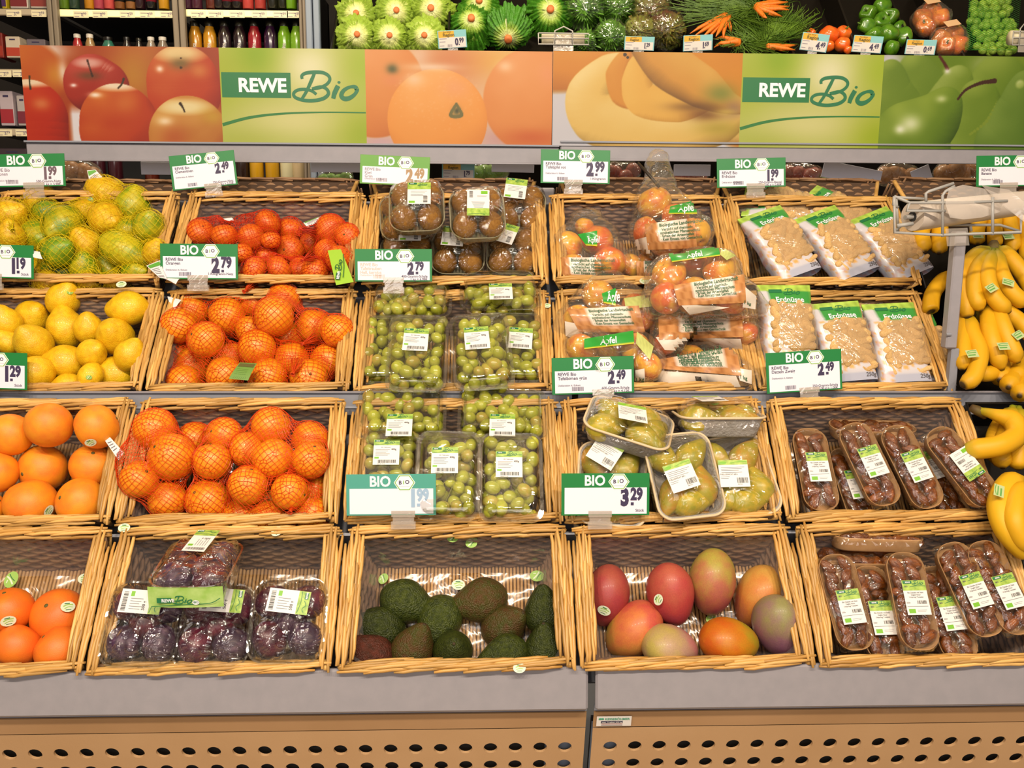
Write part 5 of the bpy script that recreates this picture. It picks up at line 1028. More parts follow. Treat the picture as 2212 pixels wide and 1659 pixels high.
# ---- kiwis
M_kiwi = mat('kiwi_skin', '86591f', .6, '966a2c', 6, var=.12, bump=.3, bscale=60, spec=.25); KIWI = [fruit(circ(12, lambda z, r: (r, 1.22*z)), 18, 'kiwi', M_kiwi, 110+k, .02, True, scarmat=M_scar2) for k in range(2)]
KI_TRAY = tray_mesh('pale_tray', .120, .128, .030, .034, .008, .0015, mat('kiwi_tray_pale', 'a39c80', .5, spec=.4), .001); KI_FILM = dome_mesh('film_cover', .124, .132, .030, .036, .03, F_wrap2, 6, .0034)
def kiwi_tray(M, label, seed, lab=None, lx=.0, ly=.0, lrot=0.):
    root = thing('kiwi_tray', label, 'tray of kiwis', M, 'wrapped kiwi trays'); rr = random.Random(seed); ob('pale_tray', KI_TRAY, root)
    for x in (-.028, .028):
        for y in (-.030, .030): ob('kiwi', KIWI[rr.randrange(2)], root, TR(x, y, .031)@RZ(rr.uniform(-.4, .4))@RX(PI/2+rr.uniform(-.2, .2))@SC(.0265))
    ob('film_cover', KI_FILM, root, label='clear crinkled film'); ob('paper_label', lab or LB_KI, root, TR(lx, ly, .0700)@RZ(lrot)); return root
kiwi_tray(PM(0, 1046, 565, -.06, .02, .0), 'kiwi tray in the front middle of the top row basket', 1, None, -.01, .015, -.1) if False else None
kiwi_tray(PM(0, 880, 572, -.055, 0, 0), 'kiwi tray mostly behind the Tafeltrauben price card', 2, None, .01, .04); kiwi_tray(PM(0, 990, 562, -.052, 0, 0), 'kiwi tray at the front middle under the topmost one', 3, None, -.01, .012, -.1); kiwi_tray(PM(0, 1108, 562, -.052, -.05, 0), 'kiwi tray at the front right with a crumpled label', 4, None, -.02, .02, -.3)
kiwi_tray(PM(0, 1122, 470, -.04, -.06, .1), 'kiwi tray at the right wall with a green topped label', 5, None, -.012, .03, -.08); kiwi_tray(PM(0, 880, 485, -.02, .1, .1), 'kiwi tray below the upper left one, label hidden', 6, None, .02, -.05); kiwi_tray(PM(0, 902, 464, .05, .05, .12), 'kiwi tray lying highest at the upper left with a square label', 7, None, .008, .006, -.03); kiwi_tray(PM(0, 1031, 478, .05, .06, .14), 'kiwi tray lying highest in the middle, its label turned upside down', 8, LB_K2, .002, .0, -.06)
# ---- grapes
M_grape = mat('grape_skin', 'a8ae30', .2, 'bab63e', 2, var=.2, spec=.6, coat=.2); M_grape2 = mat('grape_skin_amber', 'bca044', .22, 'a8a43a', 2, var=.15, spec=.6, coat=.2)
GRAPE = []
for k in range(3): b = MB().ball((0, 0, 0), (1, 1, 1.22), 12, 8); GRAPE.append(b.mesh('grape', M_grape if k < 2 else M_grape2))
GW, GL, GH = .116, .172, .050
def tub_mesh():
    b = MB(); R = lambda a, z: [(x, y, z) for x, y in ring(GW/2-a, GL/2-a, .022)]
    loft(b, [R(.014, 0), R(.010, .004), R(.003, GH), R(-.003, GH), R(-.003, GH+.003)], 0, True, False); return b.mesh('clear_tub', F_tub, True, 40)
def lid_mesh():
    b = MB(); R = lambda a, z: [(x, y, z) for x, y in ring(GW/2-a, GL/2-a, .022)]
    loft(b, [R(-.0035, GH), R(-.003, GH+.006), R(.004, GH+.007), R(.009, GH+.022), R(.016, GH+.026), R(.020, GH+.0255)], 0, False, True)
    for s in (-1, 1): b.box((0, s*(GL/2-.012), GH+.018), (GW*.72, .005, .006), 0, None, .002)
    return b.mesh('clear_lid', F_tub, True, 40)
TUB, LID = tub_mesh(), lid_mesh()
def grape_punnet(M, label, seed, group, lab=True, lx=0., ly=.02, lrot=0., n=52):
    root = thing('grape_punnet', label, 'punnet of grapes', M, group); rr = random.Random(seed); ob('clear_tub', TUB, root, label='clear plastic tub'); pts = []; tries = 0
    while len(pts) < n and tries < 9000:
        tries += 1; p = Vector((rr.uniform(-.042, .042), rr.uniform(-.070, .070), rr.uniform(.014, GH+.010)))
        if abs(p.x) > .036+.004*(p.z > .03) and p.z < .02: continue
        if all((p-q_).length > .0188 for q_ in pts): pts.append(p)
    for p in pts: ob('grape', GRAPE[rr.choice((0, 0, 1, 1, 2))], root, Matrix.Translation(p)@rrot(rr).to_4x4()@SC(.0124*rr.uniform(.92, 1.1)))
    b = MB()
    for k in range(3): b.tube([(rr.uniform(-.03, .03), rr.uniform(-.06, .06), GH*.8), (rr.uniform(-.02, .02), rr.uniform(-.03, .03), GH*.9), (rr.uniform(-.03, .03), rr.uniform(-.06, .06), GH*.8)], .0016, 5)
    ob('grape_stalk', b.mesh('grape_stalk', mat('stalk_green', '8a8a3a', .6)), root); ob('clear_lid', LID, root, label='clear lid with glinting ridge')
    if lab: ob('paper_label', LB_GR, root, TR(lx, ly, GH+.0275)@RZ(lrot))
    return root
GG = 'grape punnets in the second row'
grape_punnet(PM(1, 892, 682, -.045, 1.57, .0, .15), 'grape punnet lying crosswise at the back left of the second row, ridge glinting', 1, GG, False); grape_punnet(PM(1, 1080, 668, -.035, 1.60, .0, .2), 'grape punnet lying crosswise at the back right of the second row', 2, GG, True, -.03, .0, 1.57+PI)
grape_punnet(PM(1, 1118, 778, -.055, .0, .05), 'grape punnet low at the right wall with a 400g label', 3, GG, True, .004, .008, -.08); grape_punnet(PM(1, 842, 785, -.06, .0, .0), 'grape punnet low at the left wall, hardly visible', 4, GG, False)
grape_punnet(PM(1, 906, 790, .010, -.02, .06), 'grape punnet on top at the left, hanging over the front rim', 5, GG, True, -.003, .016, -.03); grape_punnet(PM(1, 1040, 786, .014, .09, .06), 'grape punnet on top in the middle, hanging over the front rim, label leaning', 6, GG, True, -.008, .016, .0)
GG = 'grape punnets in the third row'
grape_punnet(PM(2, 872, 926, -.045, 1.57, .0, .15), 'grape punnet lying crosswise at the back left of the third row, ridge glinting', 7, GG, True, -.045, .0, 1.57+PI); grape_punnet(PM(2, 1084, 926, -.045, 1.55, .0, .15), 'grape punnet lying crosswise at the back right of the third row', 8, GG, True, -.045, .0, 1.57+PI)
grape_punnet(PM(2, 842, 1034, -.055, .0, .05), 'grape punnet behind the pale 1.99 price card', 9, GG, True, .0, .026, 0); grape_punnet(PM(2, 970, 1046, -.022, -.03, .05), 'grape punnet in the front middle of the third row', 10, GG, True, -.006, .02, .03); grape_punnet(PM(2, 1102, 1050, -.025, -.01, .05), 'grape punnet at the front right of the third row with a straight label', 11, GG, True, -.004, .016, .0)
# ---- apple bags
M_app = mat('apple_skin', 'efb22c', .34, 'df7a26', 1.5, var=.12, coat=.2, contrast=(.42, .62)); M_appr = mat('apple_skin_red', 'de6222', .34, 'eaa632', 1.3, var=.1, coat=.2, contrast=(.45, .68))
APPLE = [fruit([(max(1e-6, r*(1-.10*max(0, -z))), z*.92-(.22*(1-r/.55)**2*(1 if z > 0 else -.6) if r < .55 else 0)) for r, z in circ(18)], 20, 'apple', m, 120+k, .02, True, scarmat=M_scar2) for k, m in enumerate((M_app, M_appr, M_app))]
M_crate = vmat('bag_print', .3, .5, .3)
def compact(v, F, c):
    v = np.array(v); c = np.array(c); u = sorted({i for q in F for i in q}); m = {a: i for i, a in enumerate(u)}; return v[u], [tuple(m[i] for i in q) for q in F], c[u]
def apple_bag(r, label, apples, d0, seed, prints, neck=None, slack=.9, k=.02, infl=.004, front=-.03):
    """apples under a smooth clear bag with the crate picture printed on it"""
    rr = random.Random(seed); S_ = pile(r, apples, d0, slack, -.09, front); base = min((c for c, R in S_), key=lambda c: c.z).copy(); T = Matrix.Translation(-base)
    root = thing('apple_bag', label, 'bag of apples', Matrix.Translation(base), 'printed apple bags')
    cs = [(c-base) for c, R in S_]; rs = [R*1.04 for c, R in S_]
    for i, (c, R) in enumerate(S_):
        if len(apples[i]) > 4: continue
        ob('apple', APPLE[rr.randrange(3)], root, T@Matrix.Translation(c)@rrot(rr).to_4x4()@SC(R))
    if neck:
        for px, py, d, R in neck: cs.append(P_(r, px, py, d)-base); rs.append(R)
    A = np.array([c[:] for c in cs]); Rr = np.array(rs); f0 = sphere_sdf(A, Rr, k, infl); W = np.random.RandomState(seed); D = W.randn(5, 3)*55; ph = W.rand(5)*6.28
    f = lambda G: f0(G)+.0022*np.sin(G@D[0]+ph[0]+1.5*np.sin(G@D[1]+ph[1]))+.0012*np.sin(G@D[2]*1.8+ph[2])
    lo = (A-Rr[:, None]).min(0)-.03; hi = (A+Rr[:, None]).max(0)+.03; v, q_ = surface_net(f, lo, hi, .009)
    b = MB().add(v, q_.tolist()); ob('clear_bag', b.mesh('clear_bag', F_bag), root, label='clear printed plastic bag')
    base_np = np.array(base[:]); cp = np.array(CP[:])
    def hit(px, py, e):
        d = np.array(ray(px, py).normalized()[:]); t = 1.0; o = cp-base_np
        for _ in range(60):
            h = float(f(np.array([o+d*t]))[0]); t += h*.8
            if h < .0004 or t > 3.5: break
        return None if t > 3.5 or h > .02 else o+d*(t-e)
    for nm, quad, e, draw, nu, nv in prints:
        P4 = [np.array(p, float) for p in quad]; b = MB(); vs = []; ok = []; cc = []
        for j in range(nv+1):
            for i in range(nu+1):
                u, w = i/nu, j/nv; p = (P4[0]*(1-u)+P4[1]*u)*(1-w)+(P4[3]*(1-u)+P4[2]*u)*w; h = hit(p[0], p[1], e); ok.append(h is not None); vs.append(h if h is not None else np.zeros(3)); cc.append(draw(u, w))
        F = [(j*(nu+1)+i, j*(nu+1)+i+1, (j+1)*(nu+1)+i+1, (j+1)*(nu+1)+i) for j in range(nv) for i in range(nu)]; F = [q2 for q2 in F if all(ok[t] for t in q2) and max(np.linalg.norm(vs[q2[0]]-vs[t]) for t in q2) < .03]
        if F: VV, F, CC = compact(vs, F, cc); b.add(VV, F, 0, None, CC); ob(nm, b.mesh(nm, M_crate, True, colors=True), root)
        if nm in TXTS:
            for s, u0, w0, size, col in TXTS[nm]:
                tv, tf = text_geo(s, .02, 2); L0 = np.linalg.norm(P4[1]-P4[0]); vv = []
                for x, y, _ in tv:
                    u, w = u0+x*size/L0, w0-y*size/max(20, np.linalg.norm(P4[3]-P4[0])); p = (P4[0]*(1-u)+P4[1]*u)*(1-w)+(P4[3]*(1-u)+P4[2]*u)*w; h = hit(p[0], p[1], e+.0012); vv.append(h if h is not None else np.full(3, 9.))
                vv = np.array(vv); F = [t for t in tf if (vv[list(t)] < 5).all() and max(np.linalg.norm(vv[t[0]]-vv[i]) for i in t) < .03]
                if F: VV, F, _ = compact(vv, F, vv); b = MB().add(VV, F); ob('print_lettering', b.mesh('print_lettering', M_white if col else mat('print_deep_green', '3f6a4a', .45), False), root)
    return root
def col(h): return lin(C3(h))
CB1, CB2, CBW, CBG, CBL, CBY = col('c88c54'), col('ae713e'), col('e2d4c2'), col('2f9a38'), col('c8cf7a'), col('e6d23a')
def d_crate(u, v): return CBW if (.26 < u < .86 and v < .74) else (CB1 if int(u*21+v*3) % 3 else CB2)*(.9 if .74 < v < .8 else 1)
def d_foot(u, v): return CBW
def d_band(u, v): return CBY if v > .86 else CBG
def d_leaf(u, v): return CBL*(1-.2*math.sin(u*14+v*9)**2)
TXTS = {'green_band': [('Äpfel', .32, .76, 17, 1)], 'crate_print': [('Biologische Landwirtschaft', .29, .17, 9, 0), ('· Verzicht auf chemisch-', .29, .32, 7.5, 0), ('synthetischen Pflanzenschutz', .29, .44, 7.5, 0), ('· Erhalt der Artenvielfalt', .29, .56, 7.5, 0), ('· Kein Einsatz von Gentechnik', .29, .68, 7.5, 0)], 'weight_print': [('1 kg', .1, .8, 11, 0)]}
def cr(q_, e=.0012): return ('crate_print', q_, e, d_crate, 22, 12)
def bd(q_, e=.0016): return ('green_band', q_, e, d_band, 12, 6)
def ft(q_, e=.0008): return ('foot_print', q_, e, d_foot, 14, 4)
def lf(q_, e=.0010): return ('leaf_print', q_, e, d_leaf, 8, 4)
def wt(q_): return ('weight_print', q_, .0008, d_foot, 4, 4)
apple_bag(0, 'apple bag at the back left of the top row with a white text panel', [(1226, 532, 32), (1290, 520, 34), (1318, 566, 34), (1240, 585, 34), (1262, 490, 20)], -.02, 1, [cr([(1206, 556), (1298, 556), (1300, 612), (1212, 606)]), bd([(1248, 506), (1290, 498), (1290, 532), (1266, 530)])], [(1270, 482, -.02, .016)])
apple_bag(0, 'apple bag standing upright on top, its tall clear neck tied', [(1414, 440, 36), (1396, 500, 30), (1460, 470, 30), (1440, 520, 38), (1500, 505, 34)], .03, 2, [cr([(1392, 484), (1500, 470), (1506, 536), (1400, 540)]), bd([(1448, 446), (1502, 432), (1506, 462), (1444, 462)]), ft([(1372, 518), (1402, 510), (1404, 548), (1366, 548)])], [(1432, 402, .03, .014), (1424, 372, .03, .013), (1420, 345, .03, .019)])
apple_bag(0, 'apple bag behind the large front one, mostly hidden', [(1360, 575, 28), (1400, 570, 26), (1560, 575, 26), (1590, 560, 22)], -.04, 3, [cr([(1374, 565), (1440, 560), (1440, 600), (1376, 600)])])
apple_bag(1, 'apple bag at the back left of the second row with German farming text', [(1292, 640, 34), (1250, 690, 32), (1320, 690, 36), (1370, 660, 26), (1385, 690, 26)], .012, 5, [cr([(1224, 668), (1380, 660), (1394, 718), (1252, 718)]), bd([(1300, 634), (1330, 622), (1330, 660), (1304, 654)]), ft([(1220, 694), (1252, 700), (1262, 736), (1222, 726)]), lf([(1348, 644), (1398, 636), (1408, 662), (1352, 668)])], [(1215, 712, .0, .014), (1320, 608, .01, .016)])
apple_bag(1, 'apple bag of red apples with a green name band above the 2.49 price card', [(1256, 752, 32), (1310, 750, 36), (1372, 752, 32), (1400, 790, 30), (1290, 800, 30)], .016, 6, [bd([(1262, 732), (1368, 714), (1370, 742), (1262, 754)]), lf([(1376, 716), (1412, 748), (1404, 778), (1374, 742)]), wt([(1372, 800), (1392, 796), (1394, 830), (1372, 830)])])
apple_bag(1, 'apple bag lying low at the front right with its 1 kg corner', [(1430, 800, 32), (1490, 782, 36), (1545, 790, 34), (1590, 815, 26), (1460, 815, 24)], -.005, 7, [cr([(1412, 778), (1590, 748), (1602, 812), (1420, 796)]), ft([(1408, 800), (1590, 812), (1600, 836), (1412, 832)]), wt([(1594, 795), (1624, 800), (1624, 830), (1598, 822)])], [(1625, 828, -.01, .014)])
apple_bag(1, 'apple bag lying in the middle right under the large one', [(1450, 705, 32), (1510, 700, 36), (1570, 705, 34), (1610, 720, 26), (1440, 740, 26)], .02, 8, [cr([(1422, 684), (1602, 676), (1606, 728), (1424, 734)]), ft([(1416, 728), (1600, 732), (1606, 764), (1436, 756)])], [(1638, 738, .01, .014)])
apple_bag(0, 'large apple bag bulging forward over two baskets, a yellow and a red apple showing', [(1446, 592, 36), (1552, 582, 36), (1500, 640, 40), (1580, 640, 38), (1440, 645, 34), (1500, 572, 30)], .062, 4, [bd([(1444, 548), (1552, 532), (1556, 552), (1452, 566)]), lf([(1558, 532), (1590, 552), (1570, 562), (1556, 550)]), cr([(1454, 616), (1608, 592), (1612, 654), (1466, 660)]), ft([(1454, 640), (1480, 660), (1600, 660), (1490, 680)]), wt([(1610, 620), (1634, 640), (1632, 668), (1604, 664)])], [(1640, 668, .05, .014), (1420, 660, .04, .016)], .88, front=.062)
b = MB(); b.tube([P_(0, 1378, 352, .055)[:], P_(0, 1400, 376, .055)[:], P_(0, 1424, 404, .05)[:]], .0035, 6); thing('bag_tie', 'dark strip tied round the neck of the upright apple bag', 'bag tie', None, None, b.mesh('bag_tie', mat('tie_dark', '30281f', .5)))
# ---- peanut bags
M_pnut = mat('peanut_shell', 'e2bc80', .55, 'd0a466', 8, var=.15, bump=.4, bscale=14, spec=.3); M_pbag = vmat('peanut_bag_print', .3, .5, .25)
def pnut(s): b = MB().lathe([(max(1e-6, math.sqrt(max(0, 1-t*t))**.8*(.5-.13*math.cos(0)*math.exp(-(t/.35)**2))), t) for t in [-1+2*i/12 for i in range(13)]], 10); f = rad_noise(130+s, .04, 6, 5); return deform(b.mesh('peanut', M_pnut), lambda v: v*f(v)[:, None])
PNUT = [pnut(k) for k in range(3)]
PW_, PL_, PT_ = .112, .185, .048
def peanut_body():
    g1, g2, g3, cw, cb, ct, cr_, co = col('a8c850'), col('5aa040'), col('3d9440'), col('cdc8cc'), col('b4b6c6'), col('c79a5c'), col('c0683c'), col('d9a860')
    def sh(u, v):
        a = 2*PI*u; y = -PL_/2+PL_*v; e = 4.; c, s = math.cos(a), math.sin(a); k = (abs(c)**e+abs(s)**e)**(-1/e); tw = 1-.5*max(0, (v-.80)/.2)**1.5
        th = PT_/2*(1-max(0, (v-.72)/.28)**1.3*.94)*(1-.25*max(0, (.12-v)/.12)); w = PW_/2*(1+.05*max(0, (v-.8)/.2))*(1-.06*math.sin(v*PI*3)**2*(v < .8))
        return (c*k*w, y, s*k*th+PT_/2)
    def cl(u, v):
        a = 2*PI*u; x, s = math.cos(a), math.sin(a); front = s > .1; n = math.sin(x*9+v*31)*math.sin(v*17-x*13+u*5)
        if v > .9: return g1*(1+.3*n) if front else g2*(1+.3*n)
        if front:
            if v > .74: return cw if x < -.62 else (g3 if -.62 <= x < .75 else g2)
            if x < -.5: return cr_*.4+cw*.6 if n > .45 else (co if n > .2 else cw)
            if v < .10: return cb
            if v < .22: return cw if n < .35 else co
            return ct
        return cb if n < .3 else (cr_*.5+cb*.5)
    b = MB().grid(sh, 56, 40, 0, None, cl); b.v[-1]; return b.mesh('bag_skin', M_pbag, True, colors=True)
PBODY = peanut_body()
def zfront(x, y):
    v = (y+PL_/2)/PL_; th = PT_/2*(1-max(0, (v-.72)/.28)**1.3*.94)*(1-.25*max(0, (.12-v)/.12)); return PT_/2+th*max(0, 1-min(1, abs(x)/(PW_/2))**4)**.25
def drape(me, e=.0012): return deform(me, lambda v: np.array([(x, y, zfront(x, y)+e) for x, y, z in v]))
PWIN = MB().grid(lambda u, v: ((-.5+u*1.08)*PW_*.78+.006, -PL_/2+PL_*(.20+.54*v), PT_+.0085-.010*(2*u-1)**4-.004*v), 10, 14).mesh('clear_window', film('bag_window', (.98, .95, .9), .06, .5, .12, .6, 18, .24, (.72, .52, .30)))
PB_T = MB(); PB_T.text('Erdnüsse', .005, .048, .0175, 0, 0, None, .02, 'c', .95).text('geröstet', .006, .037, .010, 0, 0, None, .01, 'c')
PBT = drape(PB_T.mesh('name_lettering', M_white, False)); PB_G = MB(); logo_geo(PB_G, -.005, .082, .00009, 0, 0, None, 1.3); PB_G.rect(-.036, .0715, -.008, .080, 0, 0); PBG = drape(PB_G.mesh('brand_lettering', M_labd, False)); PBW = drape(MB().text('250g', .026, -.086, .012, 0, 0, None, .01).mesh('weight_lettering', M_labi, False))
def peanut_bag(M, label, group, seed, sx=1.):
    root = thing('peanut_bag', label, 'bag of peanuts', M@SC(sx, sx, 1), group); rr = random.Random(seed); ob('bag_skin', PBODY, root, label='printed bag, white below and green on top')
    for j in range(9):
        for i in range(4):
            ob('peanut', PNUT[rr.randrange(3)], root, TR(-.027+.0215*i+rr.uniform(-.004, .004), -.050+.0108*j+rr.uniform(-.003, .003), zfront(0, -.050+.0108*j)-.0022+rr.uniform(-.002, .001))@RZ(rr.uniform(.4, 2.7))@RX(PI/2)@SC(.0195*rr.uniform(.9, 1.1), .0150, .0185))
    for x, y, a in ((-.03, -.062, .3), (-.008, -.066, 1.3), (.018, -.063, .8), (.04, -.068, 1.9)): ob('printed_peanut', PNUT[0], root, TR(x, y, PT_-.004)@RZ(a)@RX(PI/2)@SC(.013, .010, .017))
    ob('clear_window', PWIN, root, label='clear window'); ob('name_lettering', PBT, root); ob('brand_lettering', PBG, root); ob('weight_lettering', PBW, root); return root
GP = 'peanut bags in the top row'
for px, py, d, rz, rx, lb in ((1678, 466, -.06, 1.3, .1, 'peanut bag lying crosswise at the back left, under the others'), (1800, 485, -.06, .8, 0, 'peanut bag in the back middle, green top showing'), (1674, 540, -.016, .40, .15, 'peanut bag lying slantwise at the left of the top row'), (1795, 540, -.014, .42, .15, 'peanut bag lying slantwise in the middle of the top row'), (1910, 542, -.022, .44, .15, 'peanut bag lying slantwise at the right of the top row')): peanut_bag(PM(0, px, py, d, rz, rx), lb, GP, px)
GP = 'peanut bags in the second row'
for px, py, d, rz, rx, lb in ((1862, 712, -.075, -.1, .3, 'peanut bag standing behind the two front ones'), (1972, 768, -.05, .12, .2, 'peanut bag half hidden at the right wall of the second row'), (1690, 712, .01, .0, .35, 'peanut bag at the left of the second row above the 2.49 Datteln card'), (1808, 748, -.012, .10, .25, 'peanut bag in the middle of the second row beside the Datteln card'), (1924, 750, -.01, .06, .25, 'foremost peanut bag with its whole name readable at the right of the second row')): peanut_bag(PM(1, px, py, d, rz, rx), lb, GP, px)
# ------------------------------------------------------------------ bananas and their black bins at the right end of the rack
def bin_(r, label):
    u, v, n, L, o = row_axes(r); M = bframe(r, 6)@TR(.02, 0, -.01); root = thing('produce_bin', label, 'bin', M, 'black banana bins'); w, h = .44, .085
    ob('bin_floor', MB().box((0, 0, -h), (w, L-.004, .004)).mesh('bin_floor', M_black, False), root)
    for nm, c, d in (('bin_wall', (0, L/2-.004, -h/2), (w, .005, h)), ('bin_wall', (0, -L/2+.004, -h/2), (w, .005, h)), ('bin_wall', (-w/2, 0, -h/2), (.005, L-.01, h)), ('bin_wall', (w/2, 0, -h/2), (.005, L-.01, h))): ob(nm, MB().box(c, d, 0, None, .002).mesh(nm, M_black, True, 35), root)
    ob('bin_rim', MB().tube([(-w/2, -L/2+.004, 0), (w/2, -L/2+.004, 0), (w/2, L/2-.004, 0), (-w/2, L/2-.004, 0), (-w/2, -L/2+.004, 0)], .0035, 6).mesh('bin_rim', M_black), root)
for r in range(4): bin_(r, 'black plastic bin of bananas at the right end of the %s' % NAMES_R[r])
M_ban = vmat('banana_skin', .5, .35, .0, .12, 26); M_crown = mat('banana_crown', '4a3216', .7, '6a5a24', 30)
BY, BG, BT, BK = col('dca416'), col('7f8a1c'), col('98982a'), col('3a2a12')
def banana(root, pts, rad=.0175, green=.25, _=0, greentip=0., pale=0., r=1):
    """pts: (px, py, lift) from stem to tip on the bin plane of row r"""
    inv = root.matrix_basis.inverted(); P = [P_(r, x, y, d) for x, y, d in pts]; Q = [Vector(p) for p in smooth([p[:] for p in P], 7)]; n = len(Q); b = MB(); R = []; cc = []
    for i in range(n):
        t = i/(n-1); nk = _ if 0 < _ < 1 else .16; k = min(1, .34+.66*(t/nk)**1.6) if t < nk else min(1, .42+((1-t)/.16)*.62); k = (.36 if t < .05 else k); R.append(rad*k*.93)
        c = BY*(1+pale*np.array([.1, .25, .9])); g = max(0, 1-t/max(.01, green)); c = c*(1-g)+BG*g; g2 = max(0, (t-(1-greentip))/max(.01, greentip)) if greentip else 0; c = c*(1-g2)+BT*g2
        c = c*(1-.25*max(0, (t-.8)/.2)) if not greentip else c
        if t > .955: c = BK
        cc.append(c)
    R[-1] = rad*.2; R[-2] = rad*.40; b.tube([q_[:] for q_ in Q], R, 10, 0, None, True, 1., cc, .3)
    return ob('banana', b.mesh('banana', M_ban, True, colors=True), root, inv)
def bunch(label, crown, bans, r, stick=()):
    c = P_(r, *crown); root = thing('banana_bunch', label, 'bananas', Matrix.Translation(c), 'bunches of bananas')
    for bn in bans: banana(root, bn[0], *(bn[1:] if len(bn) > 1 else ()), **{'r': r})
    a = sum((P_(r, *bn[0][1])-c for bn in bans), Vector())/len(bans); a.normalize(); b = MB().tube([tuple(-a*.016), tuple(-a*.006), tuple(a*.016)], [.009, .012, .013], 8, 0, None, True, .8); ob('crown', b.mesh('crown', M_crown), root)
    for px, py, d, rot in stick:
        u, v, n, L, o = row_axes(r); p = P_(r, px, py, d); A = Matrix.Translation(-c)@frame(p, u, v, n)@RZ(rot); b = MB().rect(-.012, -.009, .012, .009, 0, 2, A, None, .0004).rect(-.010, .001, .009, .003, .0006, 1, A).rect(-.010, -.005, .006, -.002, .0006, 1, A).ribbon([(-.01, .004), (0, .007), (.011, .006)], .0014, .0006, 1, A); ob('banana_sticker', b.mesh('banana_sticker', [M_stkg, mat('banana_sticker_green', '5f9a48', .5), mat('banana_sticker_paper', 'b7c48a', .5)], False), root)
T_ = .05
bunch('bananas behind the bag roll with their tips hanging below it', (2010, 470, .0), [([(2010, 470, .0), (1990, 500, .02), (1998, 545, .02)], .02, .1, .0), ([(2025, 470, .0), (2030, 500, .02), (2028, 548, .02)], .02, .1)], 0)
bunch('row of banana tips under the bag roll at the right', (2150, 450, .0), [([(2130, 450, .0), (2112, 490, .03), (2112, 528, .03)], .018, .05), ([(2150, 450, .0), (2148, 490, .035), (2150, 534, .035)], .018, .05), ([(2175, 450, .0), (2182, 492, .03), (2190, 545, .03)], .019, .05), ([(2210, 450, .0), (2214, 500, .03), (2222, 570, .03)], .019, .05)], 0, ((2112, 508, .052, 0), (2178, 510, .052, .1)))
bunch('big banana bunch with a dark crown fanning out at the right edge', (2146, 532, .055), [([(2140, 536, .055), (2104, 556, .06), (2078, 600, .05), (2084, 650, .04), (2092, 690, .03)], .019, .4), ([(2142, 540, .06), (2112, 580, .07), (2104, 630, .06), (2120, 672, .05)], .019, .4), ([(2146, 540, .065), (2132, 590, .08), (2146, 640, .07), (2182, 676, .06)], .019, .35), ([(2152, 538, .06), (2160, 586, .075), (2186, 632, .07), (2222, 660, .06)], .019, .35), ([(2156, 534, .055), (2184, 560, .065), (2216, 600, .06), (2240, 650, .05)], .019, .3)], 0, ((2142, 622, .095, .5), (2178, 610, .092, -.4)))
bunch('single banana reaching left of the grey pole', (2062, 600, .0), [([(2064, 600, .0), (2040, 604, .015), (2016, 632, .02), (2010, 664, .02), (2012, 674, .02)], .019, .05)], 1)
bunch('bananas hidden behind the upper bunch, one sticker showing', (2085, 600, .0), [([(2082, 590, .0), (2078, 640, .02), (2092, 690, .02)], .018, .1), ([(2100, 600, .0), (2110, 650, .02), (2126, 690, .02)], .018, .1)], 1, ((2086, 637, .045, .2),))
bunch('banana bunch hanging in the middle, its crown green', (2146, 644, .05), [([(2144, 650, .05), (2136, 690, .06), (2144, 740, .06), (2166, 800, .04)], .0195, .3), ([(2148, 650, .055), (2160, 690, .07), (2178, 735, .065), (2200, 785, .05)], .0195, .3), ([(2152, 648, .05), (2180, 676, .06), (2208, 700, .055), (2240, 740, .05)], .019, .25)], 1, ((2168, 748, .085, .05), (2200, 724, .085, .5)))
bunch('banana bunch at the left with long necks and a brown crown', (2092, 672, .03), [([(2090, 676, .03), (2080, 710, .04), (2082, 760, .045), (2078, 800, .04)], .018, .25), ([(2094, 678, .035), (2098, 715, .05), (2116, 760, .055), (2104, 812, .05), (2076, 834, .045)], .019, .25), ([(2100, 676, .03), (2136, 684, .03), (2160, 720, .02)], .017, .3), ([(2176, 770, .0), (2150, 800, .02), (2130, 808, .03), (2108, 800, .03)], .018, .1, 0)], 1, ((2100, 764, .078, .1),))
def tips(label, L, r):
    c = P_(r, L[0][0]+30, L[0][1]-40, -.03); root = thing('banana_bunch', label, 'bananas', Matrix.Translation(c), 'bunches of bananas')
    for x, y, d, R in L: banana(root, [(x+16, y-52, d-.07), (x+10, y-26, d-.03), (x, y, d)], R, .02, r)
tips('cluster of blunt banana tips pointing forward at the right edge', [(2158, 822, .03, .021), (2194, 820, .035, .021), (2178, 838, .045, .021), (2202, 856, .05, .021), (2216, 836, .04, .021)], 1)
bunch('bunch with one banana pointing left over the basket rim', (2114, 888, .03), [([(2112, 886, .03), (2150, 896, .05), (2188, 910, .06), (2196, 940, .065), (2160, 962, .07), (2110, 970, .06), (2080, 972, .05)], .022, .2, .3, .18), ([(2188, 878, .02), (2180, 920, .02), (2164, 970, .02), (2166, 1012, .02)], .020, .3), ([(2200, 880, .02), (2206, 930, .03), (2200, 980, .03), (2200, 1016, .02)], .020, .4), ([(2196, 880, .0), (2160, 920, .0), (2148, 960, .0), (2160, 1005, .0)], .019, .3)], 2)
bunch('pale yellow bananas lowest at the right edge beside the date basket', (2222, 1040, .03), [([(2220, 1040, .03), (2180, 1046, .05), (2160, 1090, .06), (2172, 1140, .06), (2206, 1180, .05), (2230, 1192, .04)], .024, .1, 2, .1, .5), ([(2222, 1050, .05), (2200, 1070, .07), (2192, 1120, .08), (2206, 1160, .07), (2236, 1186, .06)], .022, .15, 2, .1, .1)], 2, ((2158, 1060, .09, 1.2),))
